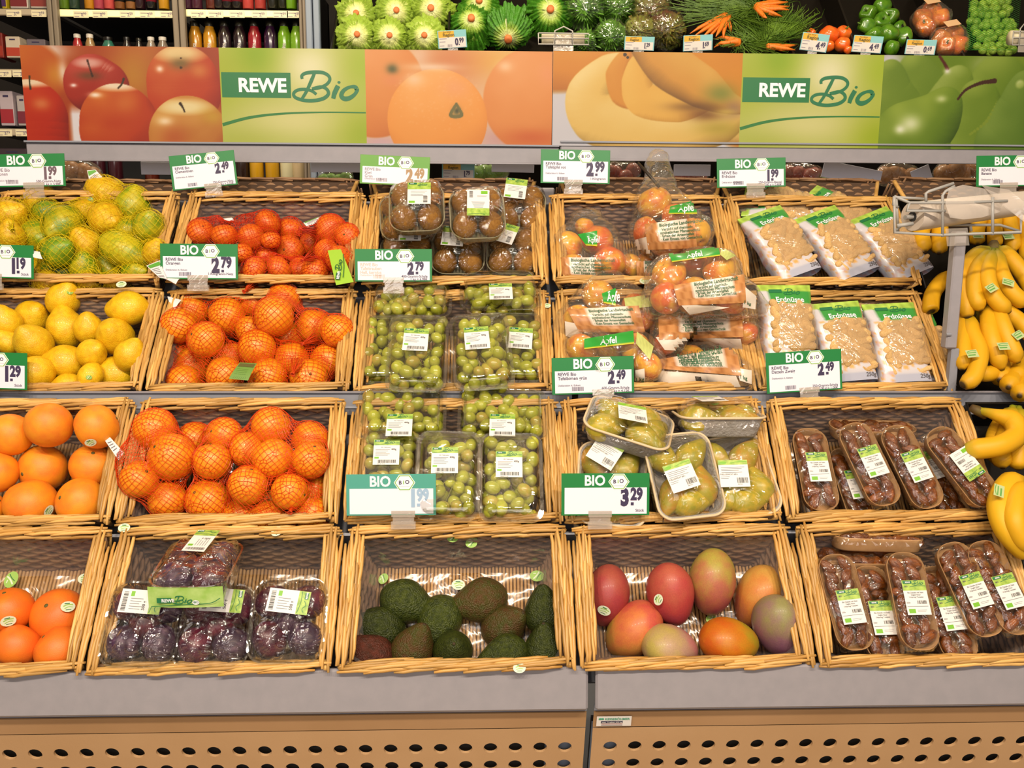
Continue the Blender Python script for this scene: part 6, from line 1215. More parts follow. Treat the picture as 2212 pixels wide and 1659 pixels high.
# ------------------------------------------------------------------ bag dispenser in front
M_wire = mat('wire_grey', 'a29f9a', .4, spec=.5); M_roll = mat('roll_white', 'd8cbbc', .45, 'c6b8aa', 6, spec=.4); M_poly = film('thin_bag', (.97, .95, .92), .10, .45, .15, .6, 12, .35, (.85, .76, .68))
def dispenser():
    Y0, Y1 = 1.70, 1.80; p = lambda x, y, Y: at_y(x, y, Y); base = p(2052, 850, 1.74); T = lambda v: tuple(v-base); root = thing('bag_dispenser', 'grey wire rack with a roll of plastic bags on a grey pole at the right', 'bag roll holder', Matrix.Translation(base))
    b = MB(); z0, z1 = p(2066, 500, 1.74), p(2054, 752, 1.74); b.box(tuple((z0+z1)/2-base), (.024, .024, z0.z-z1.z), 0, None, .003); ob('pole', b.mesh('pole', M_grey, True, 35), root)
    b = MB(); z2 = p(2050, 940, 1.74); b.box(tuple((z1+z2)/2-base), (.017, .017, z1.z-z2.z), 0, None, .002); b.tube([T(z1+Vector((-.01, -.014, .03))), T(z1+Vector((-.02, -.014, .03)))], .003, 6); ob('pole_sleeve', b.mesh('pole_sleeve', M_greyd, True, 35), root)
    W = []
    f = lambda L, Y, rad=.0030: W.append(([T(p(x, y, Y)) for x, y in L], rad))
    f([(1932, 424), (1932, 502), (2030, 508), (2205, 502), (2206, 465)], Y0); f([(1932, 424), (1965, 438), (2080, 438), (2176, 434)], Y0); f([(1932, 424), (1930, 442), (1940, 448)], Y0)
    f([(1935, 426), (2000, 430)], Y1); f([(2000, 436), (2000, 418), (2006, 414), (2060, 396)], Y0); f([(2036, 512), (2036, 422), (2042, 414), (2062, 402)], Y0); f([(2144, 508), (2144, 426)], Y0); f([(1965, 438), (1958, 455), (2042, 456)], Y0)
    f([(1932, 500), (1950, 486), (2160, 486), (2204, 500)], Y1); f([(1936, 430), (1940, 500)], Y1); f([(2096, 486), (2098, 500)], Y1); f([(1938, 488), (1972, 483)], Y0, .004)
    for P, rd in W: ob('wire', MB().tube(P, rd, 7).mesh('wire', M_wire), root)
    a, c = p(1971, 468, 1.735), p(2216, 438, 1.86); d = (c-a).normalized(); b = MB(); n = 20; u = d.orthogonal().normalized(); w = d.cross(u)
    L = [(0, .010), (0, .0285), (.004, .0295), (.5, .0275), (1, .0255)]; V = []; l = (c-a).length
    for t, R in L: V += [tuple(a-base+d*(t if t < .01 and t != .004 else t*l)+(u*math.cos(2*PI*j/n)+w*math.sin(2*PI*j/n))*R) for j in range(n)]
    b.add(V, [(i*n+j, i*n+(j+1) % n, (i+1)*n+(j+1) % n, (i+1)*n+j) for i in range(4) for j in range(n)]); b.tube([T(a+d*.001), T(a-d*.0006)], [.0102, .0102], 14, 1)
    b.tube([T(a-d*.02), T(a+d*.03)], .005, 8, 2); ob('bag_roll', b.mesh('bag_roll', [M_roll, M_hole, M_wire], True, 50), root)
    e = p(2048, 402, 1.70); b = MB()
    Q = [[p(2050, 408, 1.69), p(2080, 399, 1.70), p(2130, 408, 1.72), p(2160, 420, 1.74)], [p(2042, 440, 1.69), p(2076, 446, 1.685), p(2120, 446, 1.70), p(2166, 440, 1.73)], [p(2052, 470, 1.69), p(2082, 474, 1.685), p(2120, 470, 1.70), p(2160, 458, 1.72)]]
    b.grid(lambda x, y: T(Q[min(2, int(y*2+1e-6))][min(3, round(x*3))]), 3, 2); ob('loose_bag', b.mesh('loose_bag', M_poly), root)
    b = MB(); Q2 = [[p(2120, 400, 1.72), p(2180, 410, 1.70), p(2230, 450, 1.69)], [p(2160, 440, 1.72), p(2200, 470, 1.69), p(2240, 500, 1.69)]]
    b.grid(lambda x, y: T(Q2[round(y)][round(x*2)]), 2, 1); ob('loose_bag', b.mesh('loose_bag', M_poly), root)
    b = MB(); Q3 = [[p(2042, 494, 1.70), p(2090, 492, 1.70)], [p(2046, 532, 1.70), p(2094, 530, 1.70)]]; b.grid(lambda x, y: T(Q3[round(y)][round(x)]), 1, 1); ob('clear_flap', b.mesh('clear_flap', M_clip), root)
dispenser()
# ------------------------------------------------------------------ produce wall behind
VB = 4.05; VN = Vector((0, -math.sin(math.radians(48)), math.cos(math.radians(48)))); VV = Vector((0, math.cos(math.radians(48)), math.sin(math.radians(48)))); VO = at_y(1450, 112, 3.62)
def P2(px, py, d=0.): return on_plane(px, py, VO+VN*d, VN)
def M2(px, py, d=0., rz=0.): return frame(P2(px, py, d), (1, 0, 0), VV, VN)@RZ(rz)
b = MB().box((0, .25, -.13), (5.2, 1.2, .02)).box((0, -.17, -.06), (5.2, .012, .13))
sb = thing('produce_shelf', 'long black sloping shelf of vegetables on the back wall', 'shelf', frame(VO, (1, 0, 0), VV, VN)@TR(1.2, 0, 0)); ob('shelf_tray', b.mesh('shelf_tray', M_black, False), sb)
for px in (716, 968, 1485, 1712, 1852, 1972, 2078): ob('divider', MB().box((0, .2, -.06), (.010, .75, .13), 0, None, .003).mesh('divider', M_black, True, 35), sb, sb.matrix_basis.inverted()@frame(P2(px, 110, 0), (1, 0, 0), VV, VN))
def ramp_mat(name, stops, rough=.5, axis='r', bump=.2, bscale=20, scale=1.):
    m = mat(name, stops[0][1], rough, bump=bump, bscale=bscale); N = m.node_tree.nodes; Lk = m.node_tree.links; tc = N.new('ShaderNodeTexCoord'); sx = N.new('ShaderNodeVectorMath'); sx.operation = 'MULTIPLY'; sx.inputs[1].default_value = (scale, scale, 0); ln = N.new('ShaderNodeVectorMath'); ln.operation = 'LENGTH'
    Lk.new(tc.outputs['Object'], sx.inputs[0]); Lk.new(sx.outputs[0], ln.inputs[0]); n = N.new('ShaderNodeTexNoise'); n.inputs['Scale'].default_value = 7; Lk.new(tc.outputs['Object'], n.inputs['Vector']); ad = N.new('ShaderNodeMath'); ad.operation = 'MULTIPLY_ADD'; ad.inputs[1].default_value = .35; Lk.new(n.outputs['Fac'], ad.inputs[0]); Lk.new(ln.outputs['Value'], ad.inputs[2])
    r = N.new('ShaderNodeValToRGB'); e = r.color_ramp.elements; e[0].position, e[0].color = stops[0][0], S4(stops[0][1]); e[1].position, e[1].color = stops[-1][0], S4(stops[-1][1])
    for p_, c_ in stops[1:-1]: e.new(p_).color = S4(c_)
    Lk.new(ad.outputs[0], r.inputs[0]); Lk.new(r.outputs[0], N['Principled BSDF'].inputs['Base Color']); return m
M_let = ramp_mat('lettuce_leaf', [(.25, 'e8e8b8'), (.75, 'cdd680'), (1.3, '93b03c')], .45, bump=.35, bscale=14); M_rom = ramp_mat('romaine_leaf', [(.25, 'e2e6ae'), (.7, '9dbb4a'), (1.2, '3f7d16')], .45, bump=.4, bscale=16); M_curl = mat('curly_leaf', '3c6e14', .5, '64962a', 20, var=.2); M_lollo = mat('red_salad_leaf', '6a3a1c', .5, '7c8a34', 8, var=.3)
M_cut = mat('lettuce_cut', 'd0743a', .6, 'b85a28', 20)
def leaf_mesh(seed, m, span=.55, ruff=.07, r1=1.1, hgt=.75):
    rr = random.Random(seed); f1, f2, p1 = rr.uniform(7, 11), rr.uniform(14, 20), rr.uniform(0, 6)
    def f(u, v):
        t = .1+(r1-.1)*v; a = (u-.5)*2*span*(1-.25*v); k = ruff*v**2*1.5; rad = t*(1+k*.5*math.sin(a*f1+p1)); z = hgt*math.sqrt(max(0, 1-(t/1.12)**2))+.10*v*v*math.sin((u-.5)*5)+k*1.5*math.sin(a*f2*1.5+p1)-(u-.5)**2*.3*v
        return (rad*math.cos(a), rad*math.sin(a), z)
    b = MB().grid(f, 18, 10); me = b.mesh('leaf', m); g = rad_noise(seed, .34 if seed >= 20 else .07, 10, 13 if seed >= 20 else 7); return deform(me, lambda v: v*g(v)[:, None])
LET = [leaf_mesh(k, M_let, .95, .075, 1.08, .85) for k in range(3)]; ROM = [leaf_mesh(10+k, M_rom, .62, .085, 1.22, .75) for k in range(3)]; CUR = [leaf_mesh(20+k, M_curl, .9, .22, 1.0, .9) for k in range(3)]; LOL = [leaf_mesh(30+k, M_lollo, .8, .14, 1.0, .85) for k in range(3)]
def head(name, label, cat, group, M, R, leaves, seed, nl=(6, 7, 8), core=True, cut=True):
    rr = random.Random(seed); root = thing(name, label, cat, M, group)
    for ring_, n in enumerate(nl):
        for i in range(n): ob('leaf', leaves[rr.randrange(3)], root, TR(0, 0, -R*.16*ring_)@RZ(2*PI*(i+.5*ring_)/n+rr.uniform(-.2, .2))@RY(.10*ring_+rr.uniform(-.05, .1))@SC(*[R*(.84+.15*ring_)*rr.uniform(.88, 1.08)*(1 if cut else .90)]*2, R*(1-.12*ring_)*(1 if cut else .95)))
    ob('heart', (lambda me: me if cut else deform(me, (lambda f_: lambda v: v*f_(v/R)[:, None])(rad_noise(seed, .17, 16, 12))))(MB().ball((0, 0, -R*.1), (R*(.8 if cut else .98),)*2+(R*(.78 if cut else .86),), 44, 30).mesh('heart', leaves[0].materials[0])), root)
    if cut: ob('stem_cut', MB().lathe([(R*.19, R*.6), (R*.18, R*.93), (R*.06, R*.94)], 10).mesh('stem_cut', M_cut), root)
    return root
G1 = 'heads of lettuce in the first crate'
for i, (x, y, rp, lb) in enumerate(((770, 34, 36, 'head of lettuce at the left of the upper lettuce row'), (854, 28, 37, 'head of lettuce in the middle of the upper lettuce row, stem to the right'), (931, 24, 41, 'largest head of lettuce at the right of the upper lettuce row'), (772, 80, 37, 'head of lettuce at the left of the lower lettuce row'), (842, 82, 36, 'head of lettuce in the middle of the lower lettuce row'), (917, 82, 37, 'head of lettuce beside the 0.99 card'))):
    p = P2(x, y, .0); R = rp*zof(p)/FPX; n = (CP-p).normalized(); head('lettuce', lb, 'lettuce', G1, align(p, (n*1.0+VN*.25+Vector((.1*(i == 1), 0, 0))), i), R, LET, i)
G1 = 'romaine lettuces'
for i, (x, y, rp, lb, dx, dz) in enumerate(((1035, 18, 40, 'romaine lettuce upper left in the dark crate', 0, -.5), (1018, 54, 42, 'romaine lettuce beside the 0.99 card with a pale stem', 0, -.4), (1098, 66, 46, 'romaine lettuce turned leaves up in the middle', 0, .6), (1185, 32, 44, 'romaine lettuce at the upper right with a brown cut stem', .1, -.3))):
    p = P2(x, y, -.02); R = rp*zof(p)/FPX; n = (CP-p).normalized(); head('romaine_lettuce', lb, 'lettuce', G1, align(p, n+Vector((dx, 0, -dz)), i*2), R, ROM, 50+i, (7, 8))
G1 = 'bagged salads'
F_salad = film('salad_bag', (.97, .97, .94), .07, .6, .06, 1.0, 14)
for i, (x, y, rp, lv, lb) in enumerate(((1262, 22, 42, CUR, 'bagged curly green salad at the upper left of its crate'), (1335, 18, 38, CUR, 'bagged curly green salad at the upper right of its crate'), (1318, 80, 34, CUR, 'small bagged curly green salad beside the bag roll'), (1262, 92, 26, CUR, 'bagged green salad low behind the small bag roll'), (1402, 24, 44, LOL, 'bagged reddish brown salad at the top'), (1440, 66, 40, LOL, 'bagged reddish salad at the right by the carrots'), (1382, 70, 34, LOL, 'bagged red and green salad behind the 1.29 card'))):
    p = P2(x, y, -.01); R = rp*zof(p)/FPX; n = (CP-p).normalized(); rt = head('bagged_salad', lb, 'salad', G1, align(p, n, i), R, lv, 70+i, (6, 7), True, False); s0 = MB().ball((0, 0, 0), (R*1.14, R*1.12, R*1.0), 18, 12); ob('clear_bag', deform(s0.mesh('clear_bag', F_salad), (lambda f_: lambda v: v*f_(v/R)[:, None])(rad_noise(i, .07, 8, 5))), rt)
# carrots
M_car = mat('carrot_skin', 'e07a1e', .5, 'cc6414', 20, bump=.15, bscale=30, stretch=(1, 1, 6)); M_grn = mat('carrot_greens', '3f5f12', .6, '5d7d1c', 12, var=.1)
CARR = []
for k in range(3):
    rr = random.Random(k); b = MB().tube([(0, 0, 0), (.002, 0, .01), (rr.uniform(-.004, .004), 0, .06), (rr.uniform(-.006, .006), 0, .12), (rr.uniform(-.008, .008), 0, .165)], [.006, .0115, .010, .0065, .0012], 9); CARR.append(b.mesh('carrot', M_car))
def carrots(label, crown, tips_, green, seed, d=.0):
    rr = random.Random(seed); c = P2(*crown, d+.02); root = thing('carrot_bunch', label, 'carrots', Matrix.Translation(c), 'bunches of carrots')
    for x, y in tips_:
        e = P2(x, y, d+rr.uniform(.0, .03)); L = (e-c).length; ob('carrot', CARR[rr.randrange(3)], root, align((0, 0, 0), e-c, rr.uniform(0, 6))@SC(1.15, 1.15, L/.165))
    b = MB()
    for (x, y, sp, n) in green:
        for i in range(n):
            g = P2(x+rr.gauss(0, sp), y+rr.gauss(0, sp*.45), d+rr.uniform(-.01, .03)); a = g-c; m_ = a*.5+VN*rr.uniform(.0, .03); q0 = a*rr.uniform(.3, .7); w = Vector((rr.uniform(-1, 1), rr.uniform(-1, 1), rr.uniform(-.3, 1)))*.03
            b.tube([tuple(q0), tuple(a), tuple(a+w)], [.0016, .0014, .0006], 3)
    ob('greens', b.mesh('greens', M_grn, False), root, kind='stuff'); return root
carrots('bunch of carrots at the left with its roots spread forward', (1572, 32), [(1490, 72), (1502, 78), (1516, 82), (1532, 84), (1546, 80), (1562, 82), (1576, 70)], ((1540, 16, 50, 260), (1610, 30, 40, 260)), 1, .02)
carrots('bunch of carrots at the top right pointing right', (1630, 14), [(1702, 4), (1706, 14), (1704, 24), (1690, 36), (1676, 34), (1658, 42), (1700, -6)], ((1560, 6, 40, 200), (1590, 14, 30, 150)), 2, .03)
carrots('bunch of carrots low at the left behind the 1.69 card', (1600, 92), [(1545, 80), (1552, 92), (1560, 100), (1542, 98), (1570, 84)], ((1650, 80, 40, 300), (1620, 96, 30, 150)), 3, .0)
carrots('bunch of carrots low at the right, two roots lying flat', (1655, 100), [(1722, 97), (1718, 108), (1700, 106)], ((1690, 50, 38, 340), (1640, 56, 34, 260)), 4, .0)
# tomatoes, peppers, bagged peppers, sprouts
M_tom = mat('tomato_skin', 'dd5518', .25, 'e07020', 1.2, spec=.6, coat=.3); M_gpep = mat('pepper_green', '38680e', .22, '54801a', 1.4, spec=.6, coat=.4, var=.15); M_calyx = mat('calyx_green', '4c6a1c', .6)
def lobed(seed, m, k, amp, zs, name):
    b = MB().lathe([(max(1e-6, math.cos(-PI/2+PI*i/14)**.6), zs*math.sin(-PI/2+PI*i/14)-(.25*max(0, 1-math.cos(-PI/2+PI*i/14)/.5) if i > 9 else 0)) for i in range(15)], 24, 0, None, 1, 1, lambda t, th: 1+amp*math.cos(k*th+seed)*(.4+.6*t)); b.tube([(0, 0, zs*.72), (.03, 0, zs*.95), (.12, 0, zs*1.15)], [.16, .09, .10], 7, 1); return b.mesh(name, [m, M_calyx])
TOM = [lobed(k, M_tom, 5, .07, .86, 'tomato') for k in range(2)]; GPEP = [lobed(k, M_gpep, 3+k % 2, .13, 1.05, 'green_pepper') for k in range(3)]
for i, (x, y, rp, lb) in enumerate(((1790, 78, 21, 'large ribbed orange tomato in the middle of its crate'), (1822, 72, 17, 'orange tomato at the upper right of its crate'), (1820, 97, 17, 'orange tomato at the lower right of its crate'), (1752, 72, 10, 'small orange tomato behind the first 4.49 card'), (1790, 100, 12, 'orange tomato low beside the first 4.49 card'), (1832, 108, 9, 'orange tomato end at the lower crate rim'))):
    p = P2(x, y, -.01); R = rp*zof(p)/FPX; thing('tomato', lb, 'tomato', Matrix.Translation(p)@rrot(random.Random(i)).to_4x4()@SC(R), 'orange tomatoes', TOM[i % 2])
for i, (x, y, rp, lb) in enumerate(((1905, 12, 18, 'green pepper topmost of the heap'), (1875, 30, 18, 'green pepper at the upper left of the heap'), (1923, 36, 18, 'green pepper at the upper right of the heap'), (1902, 50, 20, 'shiny green pepper in the middle of the heap'), (1872, 56, 17, 'green pepper at the left below the upper left one'), (1888, 76, 18, 'green pepper above the second 4.49 card'), (1920, 74, 20, 'green pepper standing in the lower middle'), (1952, 80, 19, 'green pepper at the lower right of the heap'), (1926, 104, 15, 'pale green pepper lying lowest by the crate rim'), (1942, 60, 14, 'small green pepper at the right of the heap'))):
    p = P2(x, y, .0-.02*(i % 2)); R = rp*zof(p)/FPX; thing('green_pepper', lb, 'pepper', Matrix.Translation(p)@(CP-p).normalized().to_track_quat('Y', 'Z').to_matrix().to_4x4()@rrot(random.Random(i+3)).to_4x4()@SC(R), 'green peppers', GPEP[i % 3])
M_ppep = mat('pepper_orange', 'd8601c', .3, 'e08a2a', 1.5, coat=.3, var=.2); OPEP = [lobed(k, M_ppep, 4, .12, 1.0, 'pepper') for k in range(2)]; F_pp = film('pepper_bag', (.97, .94, .9), .09, .7, .08, 1.1, 16, .04, (.9, .75, .6))
for i, (L, lb) in enumerate((([(1992, 40), (2012, 24), (2032, 40), (2000, 58)], 'clear bag of orange peppers behind, at the upper left'), ([(2034, 84), (2060, 76), (2070, 98), (2044, 100)], 'clear bag of orange peppers in front, beside the 0.69 card'))):
    c = P2(sum(a for a, _ in L)/4, sum(b_ for _, b_ in L)/4, .0); root = thing('pepper_bag', lb, 'bag of peppers', Matrix.Translation(c), 'bagged orange peppers'); cs = []
    for j, (x, y) in enumerate(L): p = P2(x, y, 0)-c; cs.append(p[:]); ob('pepper', OPEP[j % 2], root, Matrix.Translation(p)@rrot(random.Random(i*5+j)).to_4x4()@SC(.038))
    A = np.array(cs); Rr = np.full(4, .042); f = sphere_sdf(A, Rr, .016, .004); W = np.random.RandomState(i).randn(3, 3)*60; g = lambda G: f(G)+.004*np.sin(G@W[0]+np.sin(G@W[1])); v, q_ = surface_net(g, A.min(0)-.08, A.max(0)+.08, .013); b = MB().add(v, q_.tolist()); ob('clear_bag', b.mesh('clear_bag', F_pp), root); ob('bag_print', MB().rect(-.035, .0, .03, .035, 0, 0, None, None, .001).mesh('bag_print', mat('print_cream', 'd8b088', .4), False), root, frame(Vector(A.mean(0))+VN*.060+VV*.02, (1, 0, 0), VV, VN)@RZ(.3))
M_spr = mat('sprout_leaf', '79a428', .5, 'a3c04c', 1.6, var=.2, bump=.3, bscale=6); M_netg = mat('green_net', '3f9a3a', .5); SPR = [fruit(circ(10), 14, 'sprout', M_spr, 140+k, .05, True, scarmat=mat('sprout_cut', 'c0c486', .6)) for k in range(2)]
def sprouts():
    c = P2(2145, 100, 0); root = thing('sprout_net', 'green net bag of Brussels sprouts at the far right of the vegetable shelf', 'net of sprouts', Matrix.Translation(c)); rr = random.Random(4); pts = []
    for y in range(-6, 112, 13):
        for x in range(2092, 2206, 14):
            xx, yy = x+rr.uniform(-4, 4)+(7 if (y//13) % 2 else 0), y+rr.uniform(-3, 3); w = 50-.15*abs(yy-50)
            if abs(xx-2146-(yy-50)*.12) < w: pts.append((xx, yy))
    for xx, yy in pts: p = P2(xx, yy, .012*math.sin((xx-2090)/116*PI)+rr.uniform(-.008, .008))-c; ob('sprout', SPR[rr.randrange(2)], root, Matrix.Translation(p)@rrot(rr).to_4x4()@SC(.0175))
    b = MB(); k = 26; A = frame(Vector((0, 0, 0)), (1, 0, 0), VV, VN)
    g = lambda u, v: tuple(P2(2090+112*u+10*v-6, 108-116*v, .030+.02*math.sin(PI*u)*math.sin(PI*v)+.004*math.sin(u*40)*math.sin(v*38))-c)
    for i in range(k): b.tube([g(t/10, ((i/k)+t/10*.5) % 1.0) for t in range(11) if True][:11] if i/k+.5 < 1 else [g(t/10, i/k+t/10*.5) for t in range(11) if i/k+t/10*.5 <= 1], .0008, 3) if i/k < .93 else None
    for i in range(k): b.tube([g(t/10, max(0, i/k-t/10*.5)) for t in range(11)], .0008, 3)
    ob('net', b.mesh('net', M_netg, False), root, kind='stuff')
sprouts()
# regional price cards
M_cy = mat('card_cyan', '7db7c0', .45); M_oc = mat('card_ochre', 'd8a32a', .45); M_ins2 = mat('card_grey_white', 'cfcac8', .5)
def region(cx, cy, w, h, price, roll, label, Y=None, dark=False):
    p = P2(cx, cy+h/2, .03) if Y is None else at_y(cx, cy+h/2, Y); s = zof(p)/FPX; n = (CP-p).normalized(); u = Vector((1, 0, 0)); v = n.cross(u).normalized(); u = v.cross(n); root = thing('region_card', label, 'price tag', frame(p+v*h/2*s, u, v, n)@RZ(math.radians(roll)), 'price cards for regional vegetables'); W, H = w*s/2, h*s/2
    ob('card_holder', MB().box((0, 0, -.002), (2*W, 2*H, .003), 0, None, .0008).mesh('card_holder', M_cy, False), root); ob('white_insert', MB().rect(-W*.93, -H*.93, W*.93, H*.22, .0004).mesh('white_insert', M_ins2, False), root)
    b = MB().rect(-W*.93, H*.22, W*.15, H*.93, .0004, 0).text('Region', -W*.62, H*.34, H*.50, .0010, 1, None, .03).text('Aus deiner', -W*.60, H*.76, H*.22, .0010, 1, None, .01); ob('region_band', b.mesh('region_band', [M_oc, mat('card_olive_ink', '6a5a1c', .5)], False), root)
    e, c = price.split('.'); b = MB().text(e, W*.42, -H*.66, H*1.05, .0012, 0, None, .045, 'r', .75).text(c, W*.48, -H*.42, H*.75, .0012, 0, None, .035, 'l', .72).box((W*.47, -H*.62, .0012), (H*.12, H*.12, .0002)); ob('price_figures', b.mesh('price_figures', M_ink, False), root)
    b = MB()
    for y, ww in ((.05, .5), (-.28, .4), (-.72, .3)): b.rect(-W*.88, H*y, -W*.88+W*ww, H*(y+.07), .0008)
    rr = random.Random(cx); x = -W*.35
    while x < 0: b.rect(x, -H*.85, x+W*.015*rr.choice((1, 2)), -H*.55, .0008); x += W*.045
    ob('small_lettering', b.mesh('small_lettering', M_inks, False), root); ob('clear_clip', MB().box((0, -H-.006, -.004), (W*.7, .014, .006), 0, None, .001).mesh('clear_clip', M_clip, True, 30), root)
for t in ((977, 86, 62, 36, '0.99', 4, 'regional 0.99 price card below the lettuces'), (1380, 95, 64, 28, '1.29', -1, 'regional 1.29 price card below the bagged salads'), (1506, 94, 62, 32, '1.69', 3, 'regional 1.69 price card below the carrots'), (1757, 93, 56, 36, '4.49', -6, 'regional 4.49 price card below the orange tomatoes'), (1871, 97, 60, 34, '4.49', -3, 'regional 4.49 price card below the green peppers'), (1986, 103, 60, 30, '0.69', -1, 'regional 0.69 price card below the bagged peppers'), (990, 371, 70, 32, '1.79', -1, 'regional 1.79 price card in the gap under the orange poster', 2.32)): region(*t)
# small bag dispensers on the vegetable wall
def small_disp(x, y, w, h, Y, label):
    p = at_y(x, y, Y); s = zof(p)/FPX; root = thing('small_bag_dispenser', label, 'bag roll holder', Matrix.Translation(p)); W, H = w*s/2, h*s/2
    b = MB().tube([(-W*.85, 0, 0), (W*.85, 0, 0)], H*.5, 18); ob('bag_roll', b.mesh('bag_roll', mat('roll_cream', 'd9cdb0', .5)), root)
    for P in ([(-W, -.03, H*.3), (-W, -.03, -H*.6), (W, -.03, -H*.6), (W, -.03, H*.3), (-W, -.03, H*.3)], [(-W, -.03, -.1*H), (W, -.03, -.1*H)], [(-W*.35, -.03, -H*.6), (-W*.35, -.03, H*.5), (0, -.03, H*.85), (W*.35, -.03, H*.5), (W*.35, -.03, -H*.6)]): ob('wire', MB().tube(P, .003, 6).mesh('wire', M_wire), root)
    ob('loose_bag', MB().grid(lambda u, v: (-W*.4+W*.8*u, -H*.52-.002*v, H*.2-H*1.3*v), 2, 3).mesh('loose_bag', M_poly), root)
small_disp(1216, 84, 108, 50, 3.5, 'small cream bag roll in a wire holder among the lettuces'); small_disp(2200, 82, 44, 60, 3.5, 'small bag roll in a wire holder at the right edge by the sprouts')
# ------------------------------------------------------------------ cooled shelf with bottles at the upper left
YF = 3.75
def fx(x, y, Y=YF): return at_y(x, y, Y)
M_post = mat('fridge_post', '7d7060', .5); M_rail = mat('lit_price_rail', 'f0dfa0', .5, emit=.9); M_fr_in = mat('fridge_inside', '0f0d10', .6); M_rtag = mat('rail_tag', 'e9ddb8', .5); M_lime2 = mat('rail_green', '3f7a4a', .5)
fr = thing('drinks_fridge', 'tall dark cooled shelf of bottled juices behind the left poster', 'fridge', Matrix.Translation(fx(300, 400)))
fi = fr.matrix_basis.inverted(); xl, xr = fx(-60, 100).x, fx(662, 100).x
b = MB().box(((xl+xr)/2, YF+.55, 1.3), (xr-xl, .03, 2.6)).box((xr-.01, YF+.28, 1.3), (.02, .55, 2.6)); ob('back_panel', b.mesh('back_panel', M_fr_in, False), fr, fi)
for x0, x1, dk in ((105, 127, 0), (374, 400, 0), (646, 660, 0), (660, 690, 1)):
    a, c = fx(x0+2, 60, YF-.04), fx(x1+2, 60, YF-.04)
    for k in range(2): w = (c.x-a.x)*.46; ob('door_post', MB().box((a.x+w/2+k*(c.x-a.x)*.54, YF-.04, 1.4), (w, .03, 2.8), 0, None, .004).mesh('door_post', M_blue if dk else M_post, True, 35), fr, fi)
b = MB()
for x in (146, 388, 418): pass
def shelf(y, lit, x0, x1, tags):
    a, c = fx(x0, y), fx(x1, y+ (18 if lit else 16)); w = c.x-a.x; h = a.z-c.z; ob('price_rail', MB().box(((a.x+c.x)/2, YF-.01, (a.z+c.z)/2), (w, .012, h), 0, None, .003).mesh('price_rail', M_rail if lit else mat('price_rail_plain', 'b8a890', .5), True, 35), fr, fi); ob('shelf_board', MB().box(((a.x+c.x)/2, YF+.25, c.z+h*.75), (w, .5, .012)).mesh('shelf_board', M_post if False else M_fr_in, False), fr, fi)
    b = MB(); t = MB()
    for x, s in tags: p = fx(x, y+9, YF-.018); k = zof(p)/FPX; A = Matrix.Translation(p)@RX(PI/2); b.rect(-16*k, -7*k, 16*k, 7*k, 0, 0, A); t.text(s[:1]+'.', 0, -4*k, 9*k, .001, 0, A, .02, 'l').text(s[2:], 5*k, -1*k, 7*k, .001, 0, A, .02); t.rect(-14*k, 2*k, 6*k, 3*k, .001, 0, A); t.rect(-14*k, -5*k, -4*k, -4*k, .001, 0, A)
    if tags: o = ob('rail_tag', b.mesh('rail_tag', M_rtag, False), fr, fi, kind='stuff'); ob('rail_lettering', t.mesh('rail_lettering', M_inks, False), o, None)
    return a.z
z1 = shelf(22, True, 128, 374, ((175, '0.99'), (216, '0.99'), (275, '2.29'), (318, '2.39'), (362, '2.39'))); shelf(22, True, 402, 646, ((428, '2.39'), (466, '2.39'), (512, '2.39'), (560, '2.39'), (606, '2.39'), (636, '2.39')))
shelf(20, False, -40, 106, ((30, '3.49'), (84, '3.59'))); shelf(150, False, -40, 52, ((8, '3.19'), (44, '3.19'))); shelf(278, False, -40, 60, ((10, '3.79'), (50, '3.89')))
zb_ = shelf(118, False, 128, 374, ()); shelf(118, False, 402, 646, ()); shelf(400, False, 60, 700, ())
M_capb = mat('cap_black', '15120f', .3); M_capw = mat('cap_white', 'd8d0c8', .4)
def bottle(x, ybase, rp, hpx, colr, label, group, capm=None, Y=YF+.07, band=None, txt=None):
    p = fx(x, ybase, Y); k = zof(p)/FPX; R, H = rp*k, hpx*k; root = thing('bottle', label, 'bottle', Matrix.Translation(p), group); m = mat('juice_'+colr, colr, .2, spec=.6, coat=.5)
    b = MB().lathe([(R*.9, 0), (R, R*.12), (R, H*.66), (R*.96, H*.74), (R*.66, H*.86), (R*.62, H*.90)], 16); ob('body', b.mesh('body', m, True, 60), root); b = MB().lathe([(R*.70, H*.89), (R*.72, H*.905), (R*.72, H*.99), (R*.66, H), (1e-5, H)], 16); ob('cap', b.mesh('cap', capm or M_capb, True, 40), root)
    if band: b = MB().lathe([(R*1.012, H*.16), (R*1.012, H*.50)], 16); ob('paper_band', b.mesh('paper_band', mat('band_'+band, band, .5)), root)
    if txt:
        A = Matrix.Translation((0, -R*1.01, H*.10))@RX(PI/2)@RZ(PI/2); b = MB().text(txt, 0, -R*.3, R*.75, .0012, 0, A, .02); ob('bottle_lettering', b.mesh('bottle_lettering', mat('bottle_print', 'cfc8c0', .5), False), root)
G2 = 'juice bottles in the lower right fridge bay'; nth = ['first', 'second', 'third', 'fourth', 'fifth', 'sixth', 'seventh', 'eighth', 'ninth', 'tenth', 'eleventh', 'twelfth']
for i, (x, c, cn, t) in enumerate(((426, 'b07818', 'amber', 'true fruits'), (457, 'b8801a', 'amber', 'true fruits'), (489, '2a1a20', 'dark', 'true fruits'), (521, '24161c', 'dark', 'true fruits'), (553, '8e1c28', 'red', 'true fruits'), (587, '2c1030', 'purple', None), (617, '6fa01c', 'green', 'true fruits'), (644, '7aa828', 'green', None))): bottle(x, 152, 14, 100, c, '%s juice bottle with black cap, %s in the lower row of the right bay' % (cn, nth[i]), G2, txt=t)
G2 = 'juice bottles in the lower left fridge bay'
